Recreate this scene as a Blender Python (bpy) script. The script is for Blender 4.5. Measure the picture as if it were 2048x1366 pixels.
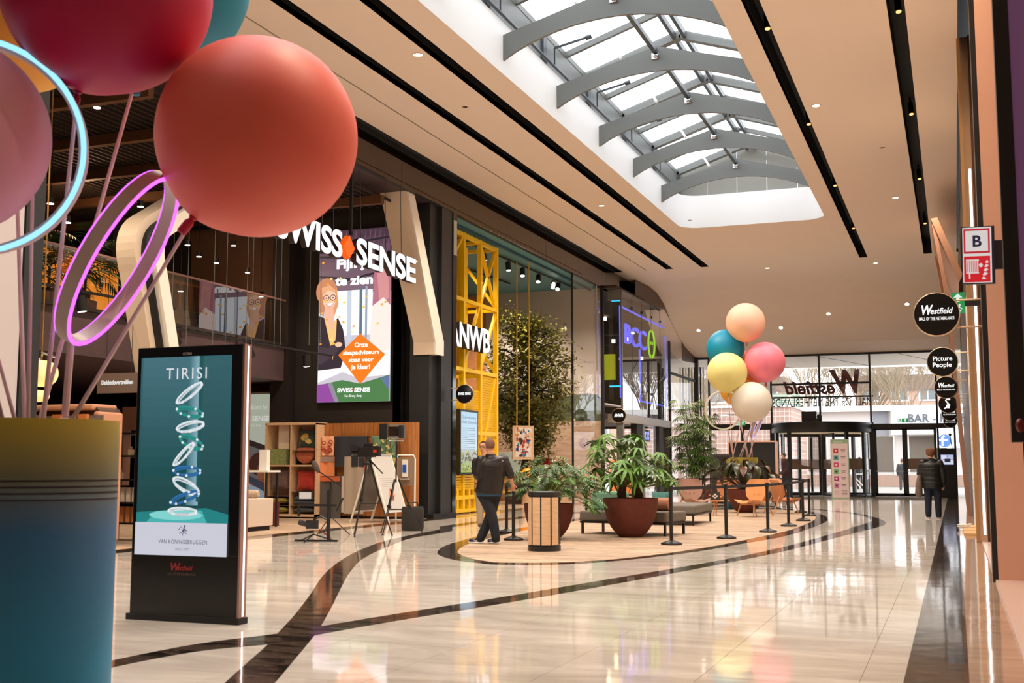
import bpy, bmesh, math, random
from mathutils import Vector, Matrix, noise
C = bpy.context.scene.collection
for o in list(bpy.data.objects): bpy.data.objects.remove(o)
random.seed(7)
PI = math.pi
# ------------------------------------------------------------------ camera
FPX = 2340.0; EYE = 1.25
PITCH = math.atan(249/FPX); YAW = math.atan(887*math.cos(PITCH)/FPX)
cd = bpy.data.cameras.new('camera'); cam = bpy.data.objects.new('camera', cd); C.objects.link(cam)
cd.sensor_width = 36.0; cd.lens = FPX/2048*36.0; cd.clip_end = 500; cd.clip_start = .05
cam.location = (0, 0, EYE); cam.rotation_euler = (PI/2+PITCH, 0, YAW)
cd.dof.use_dof = True; cd.dof.focus_distance = 27.0; cd.dof.aperture_fstop = 4.5
bpy.context.scene.camera = cam
# ------------------------------------------------------------------ world, view
sc = bpy.context.scene
sc.view_settings.view_transform = 'Standard'; sc.view_settings.look = 'None'
sc.view_settings.gamma = 1; sc.view_settings.exposure = -0.08; sc.view_settings.use_curve_mapping = False
w = bpy.data.worlds.new('overcast'); sc.world = w; w.use_nodes = True
bg = w.node_tree.nodes['Background']; bg.inputs[0].default_value = (.93, .96, 1, 1); bg.inputs[1].default_value = 4.1
LAMPS = []
def lamp(kind, loc, energy, col=(1, .78, .55), target=None, size=.1, angle=110, blend=.8, name='spot_light', sy=None):
    d = bpy.data.lights.new(name, kind); d.energy = energy; d.color = col
    o = bpy.data.objects.new(name, d); C.objects.link(o); o.location = loc
    if kind == 'SPOT': d.spot_size = math.radians(angle); d.spot_blend = blend; d.shadow_soft_size = size
    elif kind == 'AREA':
        d.size = size
        if sy: d.shape = 'RECTANGLE'; d.size_y = sy
    else: d.shadow_soft_size = size
    if target is not None:
        v = Vector(target)-Vector(loc); o.rotation_euler = v.to_track_quat('-Z', 'Y').to_euler()
    LAMPS.append(o); return o
WARM = (1, .80, .60)
# lamps in the ceiling slots of the hall
for x, E in ((-9.63, 760), (-8.3, 760), (-2.73, 700), (-.62, 480)):
    for y in (7, 13, 19, 25, 31, 37, 41.3):
        lamp('SPOT', (x, y, 8.47), E*.95, WARM, (x*.9-.4, y, 0), .03, 130)
# ------------------------------------------------------------------ pixel rays (the camera's own geometry, used to lay out the plan)
Rv = Vector((math.cos(YAW), math.sin(YAW), 0)); Fh = Vector((-math.sin(YAW), math.cos(YAW), 0))
Fv = Fh*math.cos(PITCH)+Vector((0, 0, math.sin(PITCH))); Uv = Vector((0, 0, math.cos(PITCH)))-Fh*math.sin(PITCH)
EY = Vector((0, 0, EYE))
def ray(x, y): return Fv+Rv*((x-1024)/FPX)+Uv*((683-y)/FPX)
def G(x, y, z=0.): d = ray(x, y); return EY+d*((z-EYE)/d.z)
def PX(x, y, X): d = ray(x, y); return EY+d*(X/d.x)
def PY(x, y, Y): d = ray(x, y); return EY+d*(Y/d.y)
def AT(x, y, F): return EY+ray(x, y)*F
# ------------------------------------------------------------------ materials
def S(r, g=None, b=None):
    if g is None: g = b = r
    return tuple(((c/255)/12.92 if c/255 <= .04045 else ((c/255+.055)/1.055)**2.4) for c in (r, g, b))
MATS = {}
def mat(name, col, rough=.5, metal=0, em=None, es=0, noise_s=0, noise_a=0, bump=0, bs=40, coat=0, sheen=0, trans=0, stretch=None, spec=None, sss=0):
    if name in MATS: return MATS[name]
    m = bpy.data.materials.new(name); m.use_nodes = True; nt = m.node_tree; b = nt.nodes['Principled BSDF']
    b.inputs['Base Color'].default_value = (*col, 1); b.inputs['Roughness'].default_value = rough; b.inputs['Metallic'].default_value = metal
    if coat: b.inputs['Coat Weight'].default_value = coat; b.inputs['Coat Roughness'].default_value = .05
    if sheen: b.inputs['Sheen Weight'].default_value = sheen
    if spec is not None: b.inputs['Specular IOR Level'].default_value = spec
    if trans: b.inputs['Transmission Weight'].default_value = trans
    if sss: b.inputs['Subsurface Weight'].default_value = sss; b.inputs['Subsurface Radius'].default_value = (.1, .05, .04)
    if em: b.inputs['Emission Color'].default_value = (*em, 1); b.inputs['Emission Strength'].default_value = es
    if noise_a or bump:
        tc = nt.nodes.new('ShaderNodeTexCoord'); mp = nt.nodes.new('ShaderNodeMapping'); nt.links.new(tc.outputs['Object'], mp.inputs[0])
        if stretch: mp.inputs['Scale'].default_value = stretch
        n = nt.nodes.new('ShaderNodeTexNoise'); n.inputs['Scale'].default_value = noise_s or bs; n.inputs['Detail'].default_value = 5
        nt.links.new(mp.outputs[0], n.inputs['Vector'])
        if noise_a:
            mx = nt.nodes.new('ShaderNodeMixRGB'); mx.inputs[1].default_value = (*[c*(1-noise_a) for c in col], 1); mx.inputs[2].default_value = (*[min(1, c*(1+noise_a)) for c in col], 1)
            cr = nt.nodes.new('ShaderNodeMapRange'); cr.inputs[1].default_value = .3; cr.inputs[2].default_value = .7
            nt.links.new(n.outputs[0], cr.inputs[0]); nt.links.new(cr.outputs[0], mx.inputs[0]); nt.links.new(mx.outputs[0], b.inputs['Base Color'])
        if bump:
            n2 = nt.nodes.new('ShaderNodeTexNoise'); n2.inputs['Scale'].default_value = bs; n2.inputs['Detail'].default_value = 3
            nt.links.new(mp.outputs[0], n2.inputs['Vector'])
            bu = nt.nodes.new('ShaderNodeBump'); bu.inputs['Strength'].default_value = bump; bu.inputs['Distance'].default_value = .01
            nt.links.new(n2.outputs[0], bu.inputs['Height']); nt.links.new(bu.outputs[0], b.inputs['Normal'])
    MATS[name] = m; return m
def glow(name, col, s=1):
    if name in MATS: return MATS[name]
    m = bpy.data.materials.new(name); m.use_nodes = True; nt = m.node_tree; nt.nodes.clear()
    e = nt.nodes.new('ShaderNodeEmission'); e.inputs[0].default_value = (*col, 1); e.inputs[1].default_value = s
    o = nt.nodes.new('ShaderNodeOutputMaterial'); nt.links.new(e.outputs[0], o.inputs[0]); MATS[name] = m; return m
def glassmat(name, tint=(1, 1, 1), ior=1.5, gcol=(1, 1, 1), rough=0.0):
    m = bpy.data.materials.new(name); m.use_nodes = True; nt = m.node_tree; nt.nodes.clear()
    t = nt.nodes.new('ShaderNodeBsdfTransparent'); t.inputs[0].default_value = (*tint, 1)
    g = nt.nodes.new('ShaderNodeBsdfGlossy'); g.inputs[0].default_value = (*gcol, 1); g.inputs['Roughness'].default_value = rough
    f = nt.nodes.new('ShaderNodeFresnel'); ge = nt.nodes.new('ShaderNodeNewGeometry'); io = nt.nodes.new('ShaderNodeMapRange'); io.inputs[3].default_value = ior; io.inputs[4].default_value = 1/ior; nt.links.new(ge.outputs['Backfacing'], io.inputs[0]); nt.links.new(io.outputs[0], f.inputs[0]); mx = nt.nodes.new('ShaderNodeMixShader')
    o = nt.nodes.new('ShaderNodeOutputMaterial'); nt.links.new(f.outputs[0], mx.inputs[0]); nt.links.new(t.outputs[0], mx.inputs[1]); nt.links.new(g.outputs[0], mx.inputs[2]); nt.links.new(mx.outputs[0], o.inputs[0])
    MATS[name] = m; return m
def printmat(name, emit=0, rough=.5, streak=0):
    """flat print or a lit screen: colour comes from the mesh's own colour layer"""
    if name in MATS: return MATS[name]
    m = bpy.data.materials.new(name); m.use_nodes = True; nt = m.node_tree; b = nt.nodes['Principled BSDF']
    a = nt.nodes.new('ShaderNodeVertexColor'); a.layer_name = 'Col'
    if emit:
        b.inputs['Base Color'].default_value = (.02, .02, .02, 1); nt.links.new(a.outputs[0], b.inputs['Emission Color']); b.inputs['Emission Strength'].default_value = emit
    else: nt.links.new(a.outputs[0], b.inputs['Base Color'])
    b.inputs['Roughness'].default_value = rough; MATS[name] = m; return m
white = mat('white_paint', S(240, 238, 232), .6)
black = mat('black_metal', (.012, .012, .013), .35)
blackm = mat('matt_black', (.01, .01, .011), .7)
blackg = mat('black_gloss', (.008, .008, .009), .08)
dkgrey = mat('dark_anthracite', (.022, .024, .027), .45)
ceil_m = mat('ceiling_paint', (.80, .66, .555), .75)
well_m = mat('white_plaster', (.86, .87, .86), .7)
steel = mat('grey_steel', S(112, 115, 112), .45, .1)
steeld = mat('dark_grey_steel', S(66, 74, 80), .4, .2)
chrome = mat('chrome', (.7, .7, .7), .15, 1)
alu = mat('aluminium', (.62, .62, .62), .3, 1)
champ = mat('champagne_metal', (.62, .48, .36), .22, 1)
copper = mat('copper_cladding', S(196, 150, 124), .35, .4)
cream = mat('cream_panel', (.80, .66, .52), .5)
creamw = mat('pale_cream_edge', (.86, .82, .74), .5)
darkwall = mat('dark_brown_wall', (.020, .0165, .0165), .6, noise_s=3, noise_a=.12)
teal = mat('teal_ceiling_paint', S(78, 132, 142), .6)
mirror = mat('bronze_mirror_panel', (.085, .066, .054), .03, 1, bump=.06, bs=1.2)
yellow = mat('yellow_paint', S(252, 206, 6), .4)
oak = mat('pale_oak', S(222, 186, 148), .45, noise_s=6, noise_a=.12, stretch=(1, 1, 8))
oakd = mat('teak_cladding', S(172, 110, 58), .45, noise_s=5, noise_a=.25, stretch=(6, 6, .5))
rust = mat('rust_red_fibreclay', S(98, 44, 30), .75, noise_s=9, noise_a=.12, bump=.1, bs=60)
soil = mat('dark_soil', (.02, .014, .01), .9)
glass = glassmat('clear_glass')
sglass = glassmat('skylight_glass', (.97, .98, 1))
bglass = glassmat('balustrade_glass', (.9, .92, .92), 2.5)
lowglass = glassmat('low_reflection_glass', (.98, .98, .97), 1.22)
ffglass = glassmat('shopfront_glass', (.93, .93, .92), 2.1)
# ------------------------------------------------------------------ mesh building
class MB:
    def __init__(s): s.v = []; s.f = []; s.c = []
    def add(s, vs, fs):
        n = len(s.v); s.v += [tuple(p) for p in vs]; s.f += [tuple(n+i for i in q) for q in fs]; return s
    def box(s, x0, x1, y0, y1, z0, z1):
        return s.add([(x0,y0,z0),(x1,y0,z0),(x1,y1,z0),(x0,y1,z0),(x0,y0,z1),(x1,y0,z1),(x1,y1,z1),(x0,y1,z1)],
            [(0,3,2,1),(4,5,6,7),(0,1,5,4),(1,2,6,5),(2,3,7,6),(3,0,4,7)])
    def obox(s, c, sz, rz=0, M=None):
        a, b, d = sz[0]/2, sz[1]/2, sz[2]/2; R = M or Matrix.Rotation(rz, 3, 'Z'); c = Vector(c)
        return s.add([c+R@Vector(p) for p in [(-a,-b,-d),(a,-b,-d),(a,b,-d),(-a,b,-d),(-a,-b,d),(a,-b,d),(a,b,d),(-a,b,d)]],
            [(0,3,2,1),(4,5,6,7),(0,1,5,4),(1,2,6,5),(2,3,7,6),(3,0,4,7)])
    def bar(s, p, q, w, h=None, up=(0,0,1)):
        h = h or w; p = Vector(p); q = Vector(q); t = (q-p).normalized(); u = Vector(up)
        if abs(t.dot(u)) > .98: u = Vector((0, 1, 0))
        a = t.cross(u).normalized()*(w/2); b = a.cross(t).normalized()*(h/2)
        return s.add([p-a-b, p+a-b, p+a+b, p-a+b, q-a-b, q+a-b, q+a+b, q-a+b], [(0,1,2,3),(7,6,5,4),(0,4,5,1),(1,5,6,2),(2,6,7,3),(3,7,4,0)])
    def tube(s, pts, r, n=8, closed=False, ref=None, ry=None):
        pts = [Vector(p) for p in pts]; m = len(pts); rr = r if isinstance(r, (list, tuple)) else [r]*m
        ry = ry if isinstance(ry, (list, tuple)) else (rr if ry is None else [ry]*m)
        ts = []
        for i in range(m):
            a = pts[(i-1) % m] if (closed or i) else pts[i]; b = pts[(i+1) % m] if (closed or i < m-1) else pts[i]
            ts.append((b-a).normalized())
        if ref is None:
            u = Vector((0,0,1)) if abs(ts[0].z) < .9 else Vector((1,0,0)); a = ts[0].cross(u).normalized()
        else: a = Vector(ref)
        base = len(s.v); vs = []; fs = []
        for i in range(m):
            t = ts[i]; src = Vector(ref) if ref is not None else a
            a = (src-t*src.dot(t)).normalized(); b = t.cross(a)
            for k in range(n):
                g = 2*PI*k/n; vs.append(pts[i]+a*math.cos(g)*rr[i]+b*math.sin(g)*ry[i])
        for i in range(m if closed else m-1):
            j = (i+1) % m
            for k in range(n):
                l = (k+1) % n; fs.append((i*n+k, i*n+l, j*n+l, j*n+k))
        if not closed:
            fs.append(tuple(range(n-1, -1, -1))); fs.append(tuple((m-1)*n+k for k in range(n)))
        return s.add(vs, fs)
    def cyl(s, p, q, r0, r1=None, n=12): return s.tube([p, q], [r0, r0 if r1 is None else r1], n)
    def lathe(s, prof, c=(0,0,0), n=24, cap=True):
        vs = []; fs = []; m = len(prof)
        for r, z in prof:
            for k in range(n): g = 2*PI*k/n; vs.append((c[0]+r*math.cos(g), c[1]+r*math.sin(g), c[2]+z))
        for i in range(m-1):
            for k in range(n): l = (k+1) % n; fs.append((i*n+k, i*n+l, (i+1)*n+l, (i+1)*n+k))
        if cap: fs.append(tuple(range(n-1, -1, -1))); fs.append(tuple((m-1)*n+k for k in range(n)))
        return s.add(vs, fs)
    def prism(s, poly, a, b, axis='z'):
        """extrude a 2-d outline between a and b along an axis: x:(y,z) y:(x,z) z:(x,y)"""
        f = {'z': lambda p, t: (p[0], p[1], t), 'y': lambda p, t: (p[0], t, p[1]), 'x': lambda p, t: (t, p[0], p[1])}[axis]
        n = len(poly); vs = [f(p, a) for p in poly]+[f(p, b) for p in poly]
        fs = [tuple(range(n)), tuple(range(2*n-1, n-1, -1))]+[(i, i+n, (i+1) % n+n, (i+1) % n) for i in range(n)]
        return s.add(vs, fs)
    def sphere(s, c, r, nu=16, nv=10, M=None):
        if not isinstance(r, (tuple, list)): r = (r, r, r)
        vs = []; c = Vector(c)
        def P(x, y, z):
            p = Vector((x*r[0], y*r[1], z*r[2])); return c+(M@p if M else p)
        vs.append(P(0,0,-1))
        for i in range(1, nv):
            t = PI*i/nv-PI/2
            for k in range(nu): g = 2*PI*k/nu; vs.append(P(math.cos(t)*math.cos(g), math.cos(t)*math.sin(g), math.sin(t)))
        vs.append(P(0,0,1)); L = len(vs)-1
        fs = [(0, 1+(k+1) % nu, 1+k) for k in range(nu)]
        for i in range(nv-2):
            for k in range(nu): a = 1+i*nu; l = (k+1) % nu; fs.append((a+k, a+l, a+nu+l, a+nu+k))
        a = 1+(nv-2)*nu; fs += [(a+k, a+(k+1) % nu, L) for k in range(nu)]
        return s.add(vs, fs)
    def build(s, name, m, parent=None, smooth=False, bevel=0, loc=None, rot=None, stuff=False, fixn=True):
        me = bpy.data.meshes.new(name); me.from_pydata(s.v, [], s.f); me.update()
        if fixn:
            b = bmesh.new(); b.from_mesh(me); bmesh.ops.recalc_face_normals(b, faces=b.faces); b.to_mesh(me); b.free()
        if smooth:
            me.shade_smooth(); me.set_sharp_from_angle(angle=math.radians(40))
        if m: me.materials.append(m)
        o = bpy.data.objects.new(name, me); C.objects.link(o)
        if parent: o.parent = parent
        if loc is not None: o.location = loc
        if rot is not None: o.rotation_euler = rot
        if bevel:
            bv = o.modifiers.new('bevel', 'BEVEL'); bv.width = bevel; bv.segments = 2; bv.limit_method = 'ANGLE'
        if stuff: o['kind'] = 'stuff'
        return o
def inst(name, src, parent=None, loc=None, rot=None, scale=None):
    o = bpy.data.objects.new(name, src.data if hasattr(src, 'data') else src); C.objects.link(o)
    if parent: o.parent = parent
    if loc is not None: o.location = loc
    if rot is not None: o.rotation_euler = rot
    if scale is not None: o.scale = scale if isinstance(scale, (tuple, list, Vector)) else (scale,)*3
    return o
def tag(o, label=None, cat=None, group=None, kind=None):
    if label: o['label'] = label
    if cat: o['category'] = cat
    if group: o['group'] = group
    if kind: o['kind'] = kind
    return o
def thing(name, label, cat, loc=(0,0,0), rz=0, group=None):
    o = bpy.data.objects.new(name, None); C.objects.link(o); o.location = loc; o.rotation_euler = (0,0,rz); o.empty_display_size = .2
    return tag(o, label, cat, group)
def struct(name, mb, m, parent=None, **k):
    o = mb.build(name, m, parent, **k)
    if parent is None: o['kind'] = 'structure'
    return o
def kids(o): return [c for c in bpy.data.objects if c.parent == o]
def copy_tree(o, parent=None, cache={}):
    ch = kids(o); c = o.copy(); C.objects.link(c); c.parent = parent
    for k in ch: copy_tree(k, c)
    return c
FR = {'-Y': ((1,0,0), (0,0,1), (0,-1,0)), '+X': ((0,1,0), (0,0,1), (1,0,0)), '-X': ((0,-1,0), (0,0,1), (-1,0,0)), '+Y': ((-1,0,0), (0,0,1), (0,1,0)), '-Z': ((1,0,0), (0,-1,0), (0,0,-1)), '+Z': ((1,0,0), (0,1,0), (0,0,1))}
def frame(facing, O=(0,0,0)):
    r, u, n = (Vector(a) for a in (FR[facing] if isinstance(facing, str) else facing))
    return Matrix(((r.x,u.x,n.x,O[0]),(r.y,u.y,n.y,O[1]),(r.z,u.z,n.z,O[2]),(0,0,0,1)))
def textmesh(s, h, depth=0, bold=0, shear=0, width=None, align='CENTER', space=1):
    """lettering of cap height h, baseline at y=0"""
    cu = bpy.data.curves.new('lettering', 'FONT'); cu.body = s; cu.size = 1; cu.offset = bold; cu.shear = shear; cu.align_x = align; cu.space_character = space; cu.resolution_u = 4
    cu.extrude = (depth/2) if depth else 0
    o = bpy.data.objects.new('lettering', cu); C.objects.link(o); dg = bpy.context.evaluated_depsgraph_get()
    me = bpy.data.meshes.new_from_object(o.evaluated_get(dg)); bpy.data.objects.remove(o)
    k = h/.70; xs = [v.co.x for v in me.vertices] or [0, 1]; kx = k
    if width: kx = width/max(1e-6, max(xs)-min(xs))
    for v in me.vertices: v.co.x *= kx; v.co.y *= k
    me.materials.clear(); return me
def letters(name, s, h, O, facing, m, parent=None, depth=.02, **k):
    me = textmesh(s, h, depth, **k); me.materials.append(m)
    o = bpy.data.objects.new(name, me); C.objects.link(o); o.parent = parent; o.matrix_local = frame(facing, O); return o
class Pic:
    """flat print / screen content: coloured shapes laid over each other, one mesh"""
    def __init__(s, step=.00015): s.v = []; s.f = []; s.c = []; s.z = 0; s.step = step
    def poly(s, pts, col, lift=True):
        if lift: s.z += s.step
        n = len(s.v); s.v += [(p[0], p[1], s.z) for p in pts]; s.f.append(tuple(range(n, n+len(pts)))); s.c.append(col); return s
    def rect(s, x0, y0, x1, y1, col, lift=True): return s.poly([(x0,y0),(x1,y0),(x1,y1),(x0,y1)], col, lift)
    def ell(s, x, y, a, b, col, n=24, rot=0, t0=0, t1=2*PI, lift=True):
        ca, sa = math.cos(rot), math.sin(rot); p = []
        full = abs(t1-t0-2*PI) < 1e-6
        for k in range(n if full else n+1):
            g = t0+(t1-t0)*k/n; u, v = a*math.cos(g), b*math.sin(g); p.append((x+u*ca-v*sa, y+u*sa+v*ca))
        return s.poly(p, col, lift)
    def line(s, pts, w, col, closed=False):
        s.z += s.step; P = [Vector((p[0], p[1])) for p in pts]; m = len(P); L = []; R = []
        for i in range(m):
            a = P[(i-1) % m] if (closed or i) else P[i]; b = P[(i+1) % m] if (closed or i < m-1) else P[i]
            t = (b-a).normalized(); n = Vector((-t.y, t.x))*(w/2); L.append(P[i]+n); R.append(P[i]-n)
        for i in range(m if closed else m-1):
            j = (i+1) % m; s.poly([R[i], R[j], L[j], L[i]], col, False)
        return s
    def ring(s, x, y, a, b, w, col, rot=0, n=28, t0=0, t1=2*PI):
        ca, sa = math.cos(rot), math.sin(rot); full = abs(t1-t0-2*PI) < 1e-6; p = []
        for k in range(n if full else n+1):
            g = t0+(t1-t0)*k/n; u, v = a*math.cos(g), b*math.sin(g); p.append((x+u*ca-v*sa, y+u*sa+v*ca))
        return s.line(p, w, col, full)
    def grad(s, x0, y0, x1, y1, c0, c1, n=12):
        s.z += s.step
        for i in range(n):
            t = i/(n-1); a = y0+(y1-y0)*i/n; b = y0+(y1-y0)*(i+1)/n
            s.poly([(x0,a),(x1,a),(x1,b),(x0,b)], tuple(c0[k]+(c1[k]-c0[k])*t for k in range(3)), False)
        return s
    def text(s, t, x, y, h, col, **k):
        me = textmesh(t, h, 0, **k); s.z += s.step; n = len(s.v)
        s.v += [(v.co.x+x, v.co.y+y, s.z) for v in me.vertices]
        for p in me.polygons: s.f.append(tuple(n+i for i in p.vertices)); s.c.append(col)
        bpy.data.meshes.remove(me); return s
    def build(s, name, m, parent, O, facing):
        me = bpy.data.meshes.new(name); me.from_pydata(s.v, [], s.f)
        a = me.color_attributes.new('Col', 'FLOAT_COLOR', 'CORNER'); i = 0; buf = []
        for f, c in zip(me.polygons, s.c): buf += [c[0], c[1], c[2], 1]*f.loop_total
        a.data.foreach_set('color', buf); me.materials.append(m)
        o = bpy.data.objects.new(name, me); C.objects.link(o); o.parent = parent; o.matrix_local = frame(facing, O); return o
def cat_rom(P, k=6, closed=False):
    P = [Vector(p) for p in P]; n = len(P); out = []
    for i in range(n if closed else n-1):
        g = lambda j: P[j % n] if closed else P[max(0, min(n-1, j))]
        a, b, c, d = g(i-1), g(i), g(i+1), g(i+2)
        for t in range(k):
            u = t/k; out.append(.5*((2*b)+(c-a)*u+(2*a-5*b+4*c-d)*u*u+(3*b-a-3*c+d)*u**3))
    if not closed: out.append(P[-1])
    return out
P_PRINT = printmat('flat_print'); P_SCREEN = printmat('lit_screen', 1.0, .25)
# ================================================================== THE SETTING
ZC = 8.5; XF = -11.76; YE = 50.6
def stone(name, c0, c1, rough, vein=None, sc=.5, var=.06):
    m = bpy.data.materials.new(name); m.use_nodes = True; nt = m.node_tree; b = nt.nodes['Principled BSDF']
    g = nt.nodes.new('ShaderNodeNewGeometry'); mp = nt.nodes.new('ShaderNodeMapping'); mp.inputs['Scale'].default_value = (sc*.6, sc*2.2, sc); mp.inputs['Rotation'].default_value = (0, 0, .35)
    nt.links.new(g.outputs['Position'], mp.inputs[0])
    n = nt.nodes.new('ShaderNodeTexNoise'); n.inputs['Scale'].default_value = 1.6; n.inputs['Detail'].default_value = 9; n.inputs['Distortion'].default_value = 1.6; n.inputs['Roughness'].default_value = .62
    nt.links.new(mp.outputs[0], n.inputs['Vector'])
    cr = nt.nodes.new('ShaderNodeValToRGB'); cr.color_ramp.elements[0].position = .34; cr.color_ramp.elements[1].position = .66
    cr.color_ramp.elements[0].color = (*c0, 1); cr.color_ramp.elements[1].color = (*c1, 1)
    if vein:
        e = cr.color_ramp.elements.new(.5); e.color = (*[(a+b2)/2 for a, b2 in zip(c0, c1)], 1); e = cr.color_ramp.elements.new(.515); e.color = (*vein, 1); e = cr.color_ramp.elements.new(.53); e.color = (*c1, 1)
    nt.links.new(n.outputs[0], cr.inputs[0]); oi = nt.nodes.new('ShaderNodeObjectInfo'); mr = nt.nodes.new('ShaderNodeMapRange'); mr.inputs[3].default_value = 1-var; mr.inputs[4].default_value = 1+var*.3; nt.links.new(oi.outputs['Random'], mr.inputs[0]); hs_ = nt.nodes.new('ShaderNodeHueSaturation'); nt.links.new(mr.outputs[0], hs_.inputs['Value']); nt.links.new(cr.outputs[0], hs_.inputs['Color']); nt.links.new(hs_.outputs[0], b.inputs['Base Color'])
    b.inputs['Roughness'].default_value = rough; b.inputs['IOR'].default_value = 1.52
    n2 = nt.nodes.new('ShaderNodeTexNoise'); n2.inputs['Scale'].default_value = 1.9; n2.inputs['Detail'].default_value = 2; nt.links.new(g.outputs['Position'], n2.inputs['Vector'])
    bu = nt.nodes.new('ShaderNodeBump'); bu.inputs['Strength'].default_value = .035; bu.inputs['Distance'].default_value = .05; nt.links.new(n2.outputs[0], bu.inputs['Height']); nt.links.new(bu.outputs[0], b.inputs['Normal'])
    MATS[name] = m; return m
marble = stone('polished_pale_marble', S(204, 196, 186), S(238, 232, 224), .055)
dmarble = stone('polished_dark_marble', S(26, 22, 20), S(74, 62, 54), .07, S(120, 104, 92), 1.6)
gmarble = stone('polished_grey_brown_marble', S(176, 148, 128), S(206, 180, 158), .06)
plank_m = stone('ash_plank', S(164, 138, 116), S(214, 188, 162), .5, None, 3.0, .25)
# floor: base bed, stone slabs, inlays
fl = MB().box(-26, 3.0, -4, 52.2, -.16, -.012); floor = struct('floor', fl, mat('floor_bed', S(150, 140, 128), .6))
SL = .9; protoslab = MB().box(.0015, SL-.0015, .0015, SL-.0015, -.02, 0).build('slab', marble, floor)
cells = []
for i in range(-13, 0):
    for j in range(5, 56):
        x = .33+i*SL; y = j*SL-.1
        if y < 50.1: cells.append((math.hypot(x, y), x, y))
cells.sort(); far = MB()
protoslab.location = (cells[0][1], cells[0][2], 0)
for k, (d, x, y) in enumerate(cells[1:]):
    if k < 298: inst('slab', protoslab, floor, (x, y, 0))
    else: far.box(x+.0015, x+SL-.0015, y+.0015, y+SL-.0015, -.02, 0)
far.build('far_slabs', marble, floor, stuff=True)
def strip(name, A, B, m, z=.0016, k=5, parent=floor):
    A = cat_rom([G(*p) for p in A], k); B = cat_rom([G(*p) for p in B], k); n = len(A); vs = []; fs = []
    for a, b in zip(A, B): vs += [(a.x, a.y, z), (b.x, b.y, z)]
    for i in range(n-1): fs.append((2*i, 2*i+1, 2*i+3, 2*i+2))
    mb = MB().add(vs, fs); vb = [(v[0], v[1], -.004) for v in vs]; mb.add(vb, [tuple(reversed(f)) for f in fs])
    for s0 in (0, 1):
        for i in range(n-1): a = 2*i+s0; mb.f.append((a, a+2, a+2+2*n, a+2*n))
    return mb.build(name, m, parent)
# the two dark ribbons that cross in front of the display and close around the seating island
strip('dark_ribbon', [(150,1345),(212,1324),(395,1288),(551,1268),(634,1254),(786,1229),(1000,1195),(1220,1158),(1439,1121),(1571,1093),(1659,1069),(1715,1052),(1742,1043),(1738,1037),(1722,1031),(1686,1025),(1650,1021.5),(1613,1018),(1571,1015),(1480,1012.5),(1400,1014),(1300,1017.5),(1200,1023),(1079,1034),(960,1046),(880,1059)],
      [(150,1361),(212,1338),(395,1303),(551,1287),(634,1270),(786,1243),(1000,1208),(1220,1170),(1439,1129),(1571,1102),(1659,1079),(1721,1063),(1757,1054),(1771,1046),(1757,1037),(1715,1027),(1660,1021),(1613,1016.5),(1571,1013.2),(1480,1010.5),(1400,1012),(1300,1015),(1200,1020.5),(1079,1030),(960,1042),(880,1053)], dmarble)
strip('dark_ribbon', [(400,1420),(450,1366),(536,1289),(553,1269.5),(591,1228),(622,1187),(649,1148),(688,1117),(735,1094),(786,1078),(880,1059),(905,1055)],
      [(500,1420),(550,1366),(626,1275),(641,1254),(665,1211),(682,1176),(700,1144.5),(727,1117),(778,1092),(825,1076),(890,1065),(905,1061)], dmarble, .0022)
# edge of the island: dark outer border, ash planks inside
isl_o = [(1264,1119),(1396,1103),(1483,1088),(1571,1072),(1628,1054),(1655,1041),(1648,1031),(1625,1024),(1598,1019.5),(1540,1017),(1440,1017.5),(1330,1021),(1240,1028),(1150,1038),(1060,1053),(975,1068),(925,1081),(890,1092),(875,1104),(884,1113),(915,1121),(957,1126),(1000,1129.5),(1132,1128.5)]
isl_i = [(1264,1115.5),(1396,1098),(1483,1082),(1571,1063),(1613,1048),(1632,1037),(1625,1030),(1606,1024.5),(1585,1021),(1535,1019),(1440,1019.5),(1330,1023.5),(1245,1031),(1160,1041),(1075,1056),(1000,1072),(955,1083),(928,1092),(915,1103),(921,1110),(940,1117),(968,1122),(1005,1125.5),(1132,1125)]
Oc = [Vector((p.x, p.y)) for p in cat_rom([G(*p) for p in isl_o], 4, True)]; Ic = [Vector((p.x, p.y)) for p in cat_rom([G(*p) for p in isl_i], 4, True)]
n = len(Oc); mb = MB().add([(p.x,p.y,.002) for p in Oc]+[(p.x,p.y,.002) for p in Ic]+[(p.x,p.y,-.004) for p in Oc]+[(p.x,p.y,-.004) for p in Ic],
    [(i,(i+1)%n,(i+1)%n+n,i+n) for i in range(n)]+[(i+2*n,i+3*n,(i+1)%n+3*n,(i+1)%n+2*n) for i in range(n)]+[(i,i+2*n,(i+1)%n+2*n,(i+1)%n) for i in range(n)]+[(i+n,(i+1)%n+n,(i+1)%n+3*n,i+3*n) for i in range(n)])
mb.build('island_border', dmarble, floor)
def xspan(poly, y):
    xs = []
    for i in range(len(poly)):
        a, b = poly[i], poly[(i+1) % len(poly)]
        if (a.y-y)*(b.y-y) < 0: xs.append(a.x+(b.x-a.x)*(y-a.y)/(b.y-a.y))
    return (min(xs), max(xs)) if len(xs) >= 2 else None
ymin = min(p.y for p in Ic); ymax = max(p.y for p in Ic); PW = .2; planks = []; y = ymin+.01; r = 0
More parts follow.
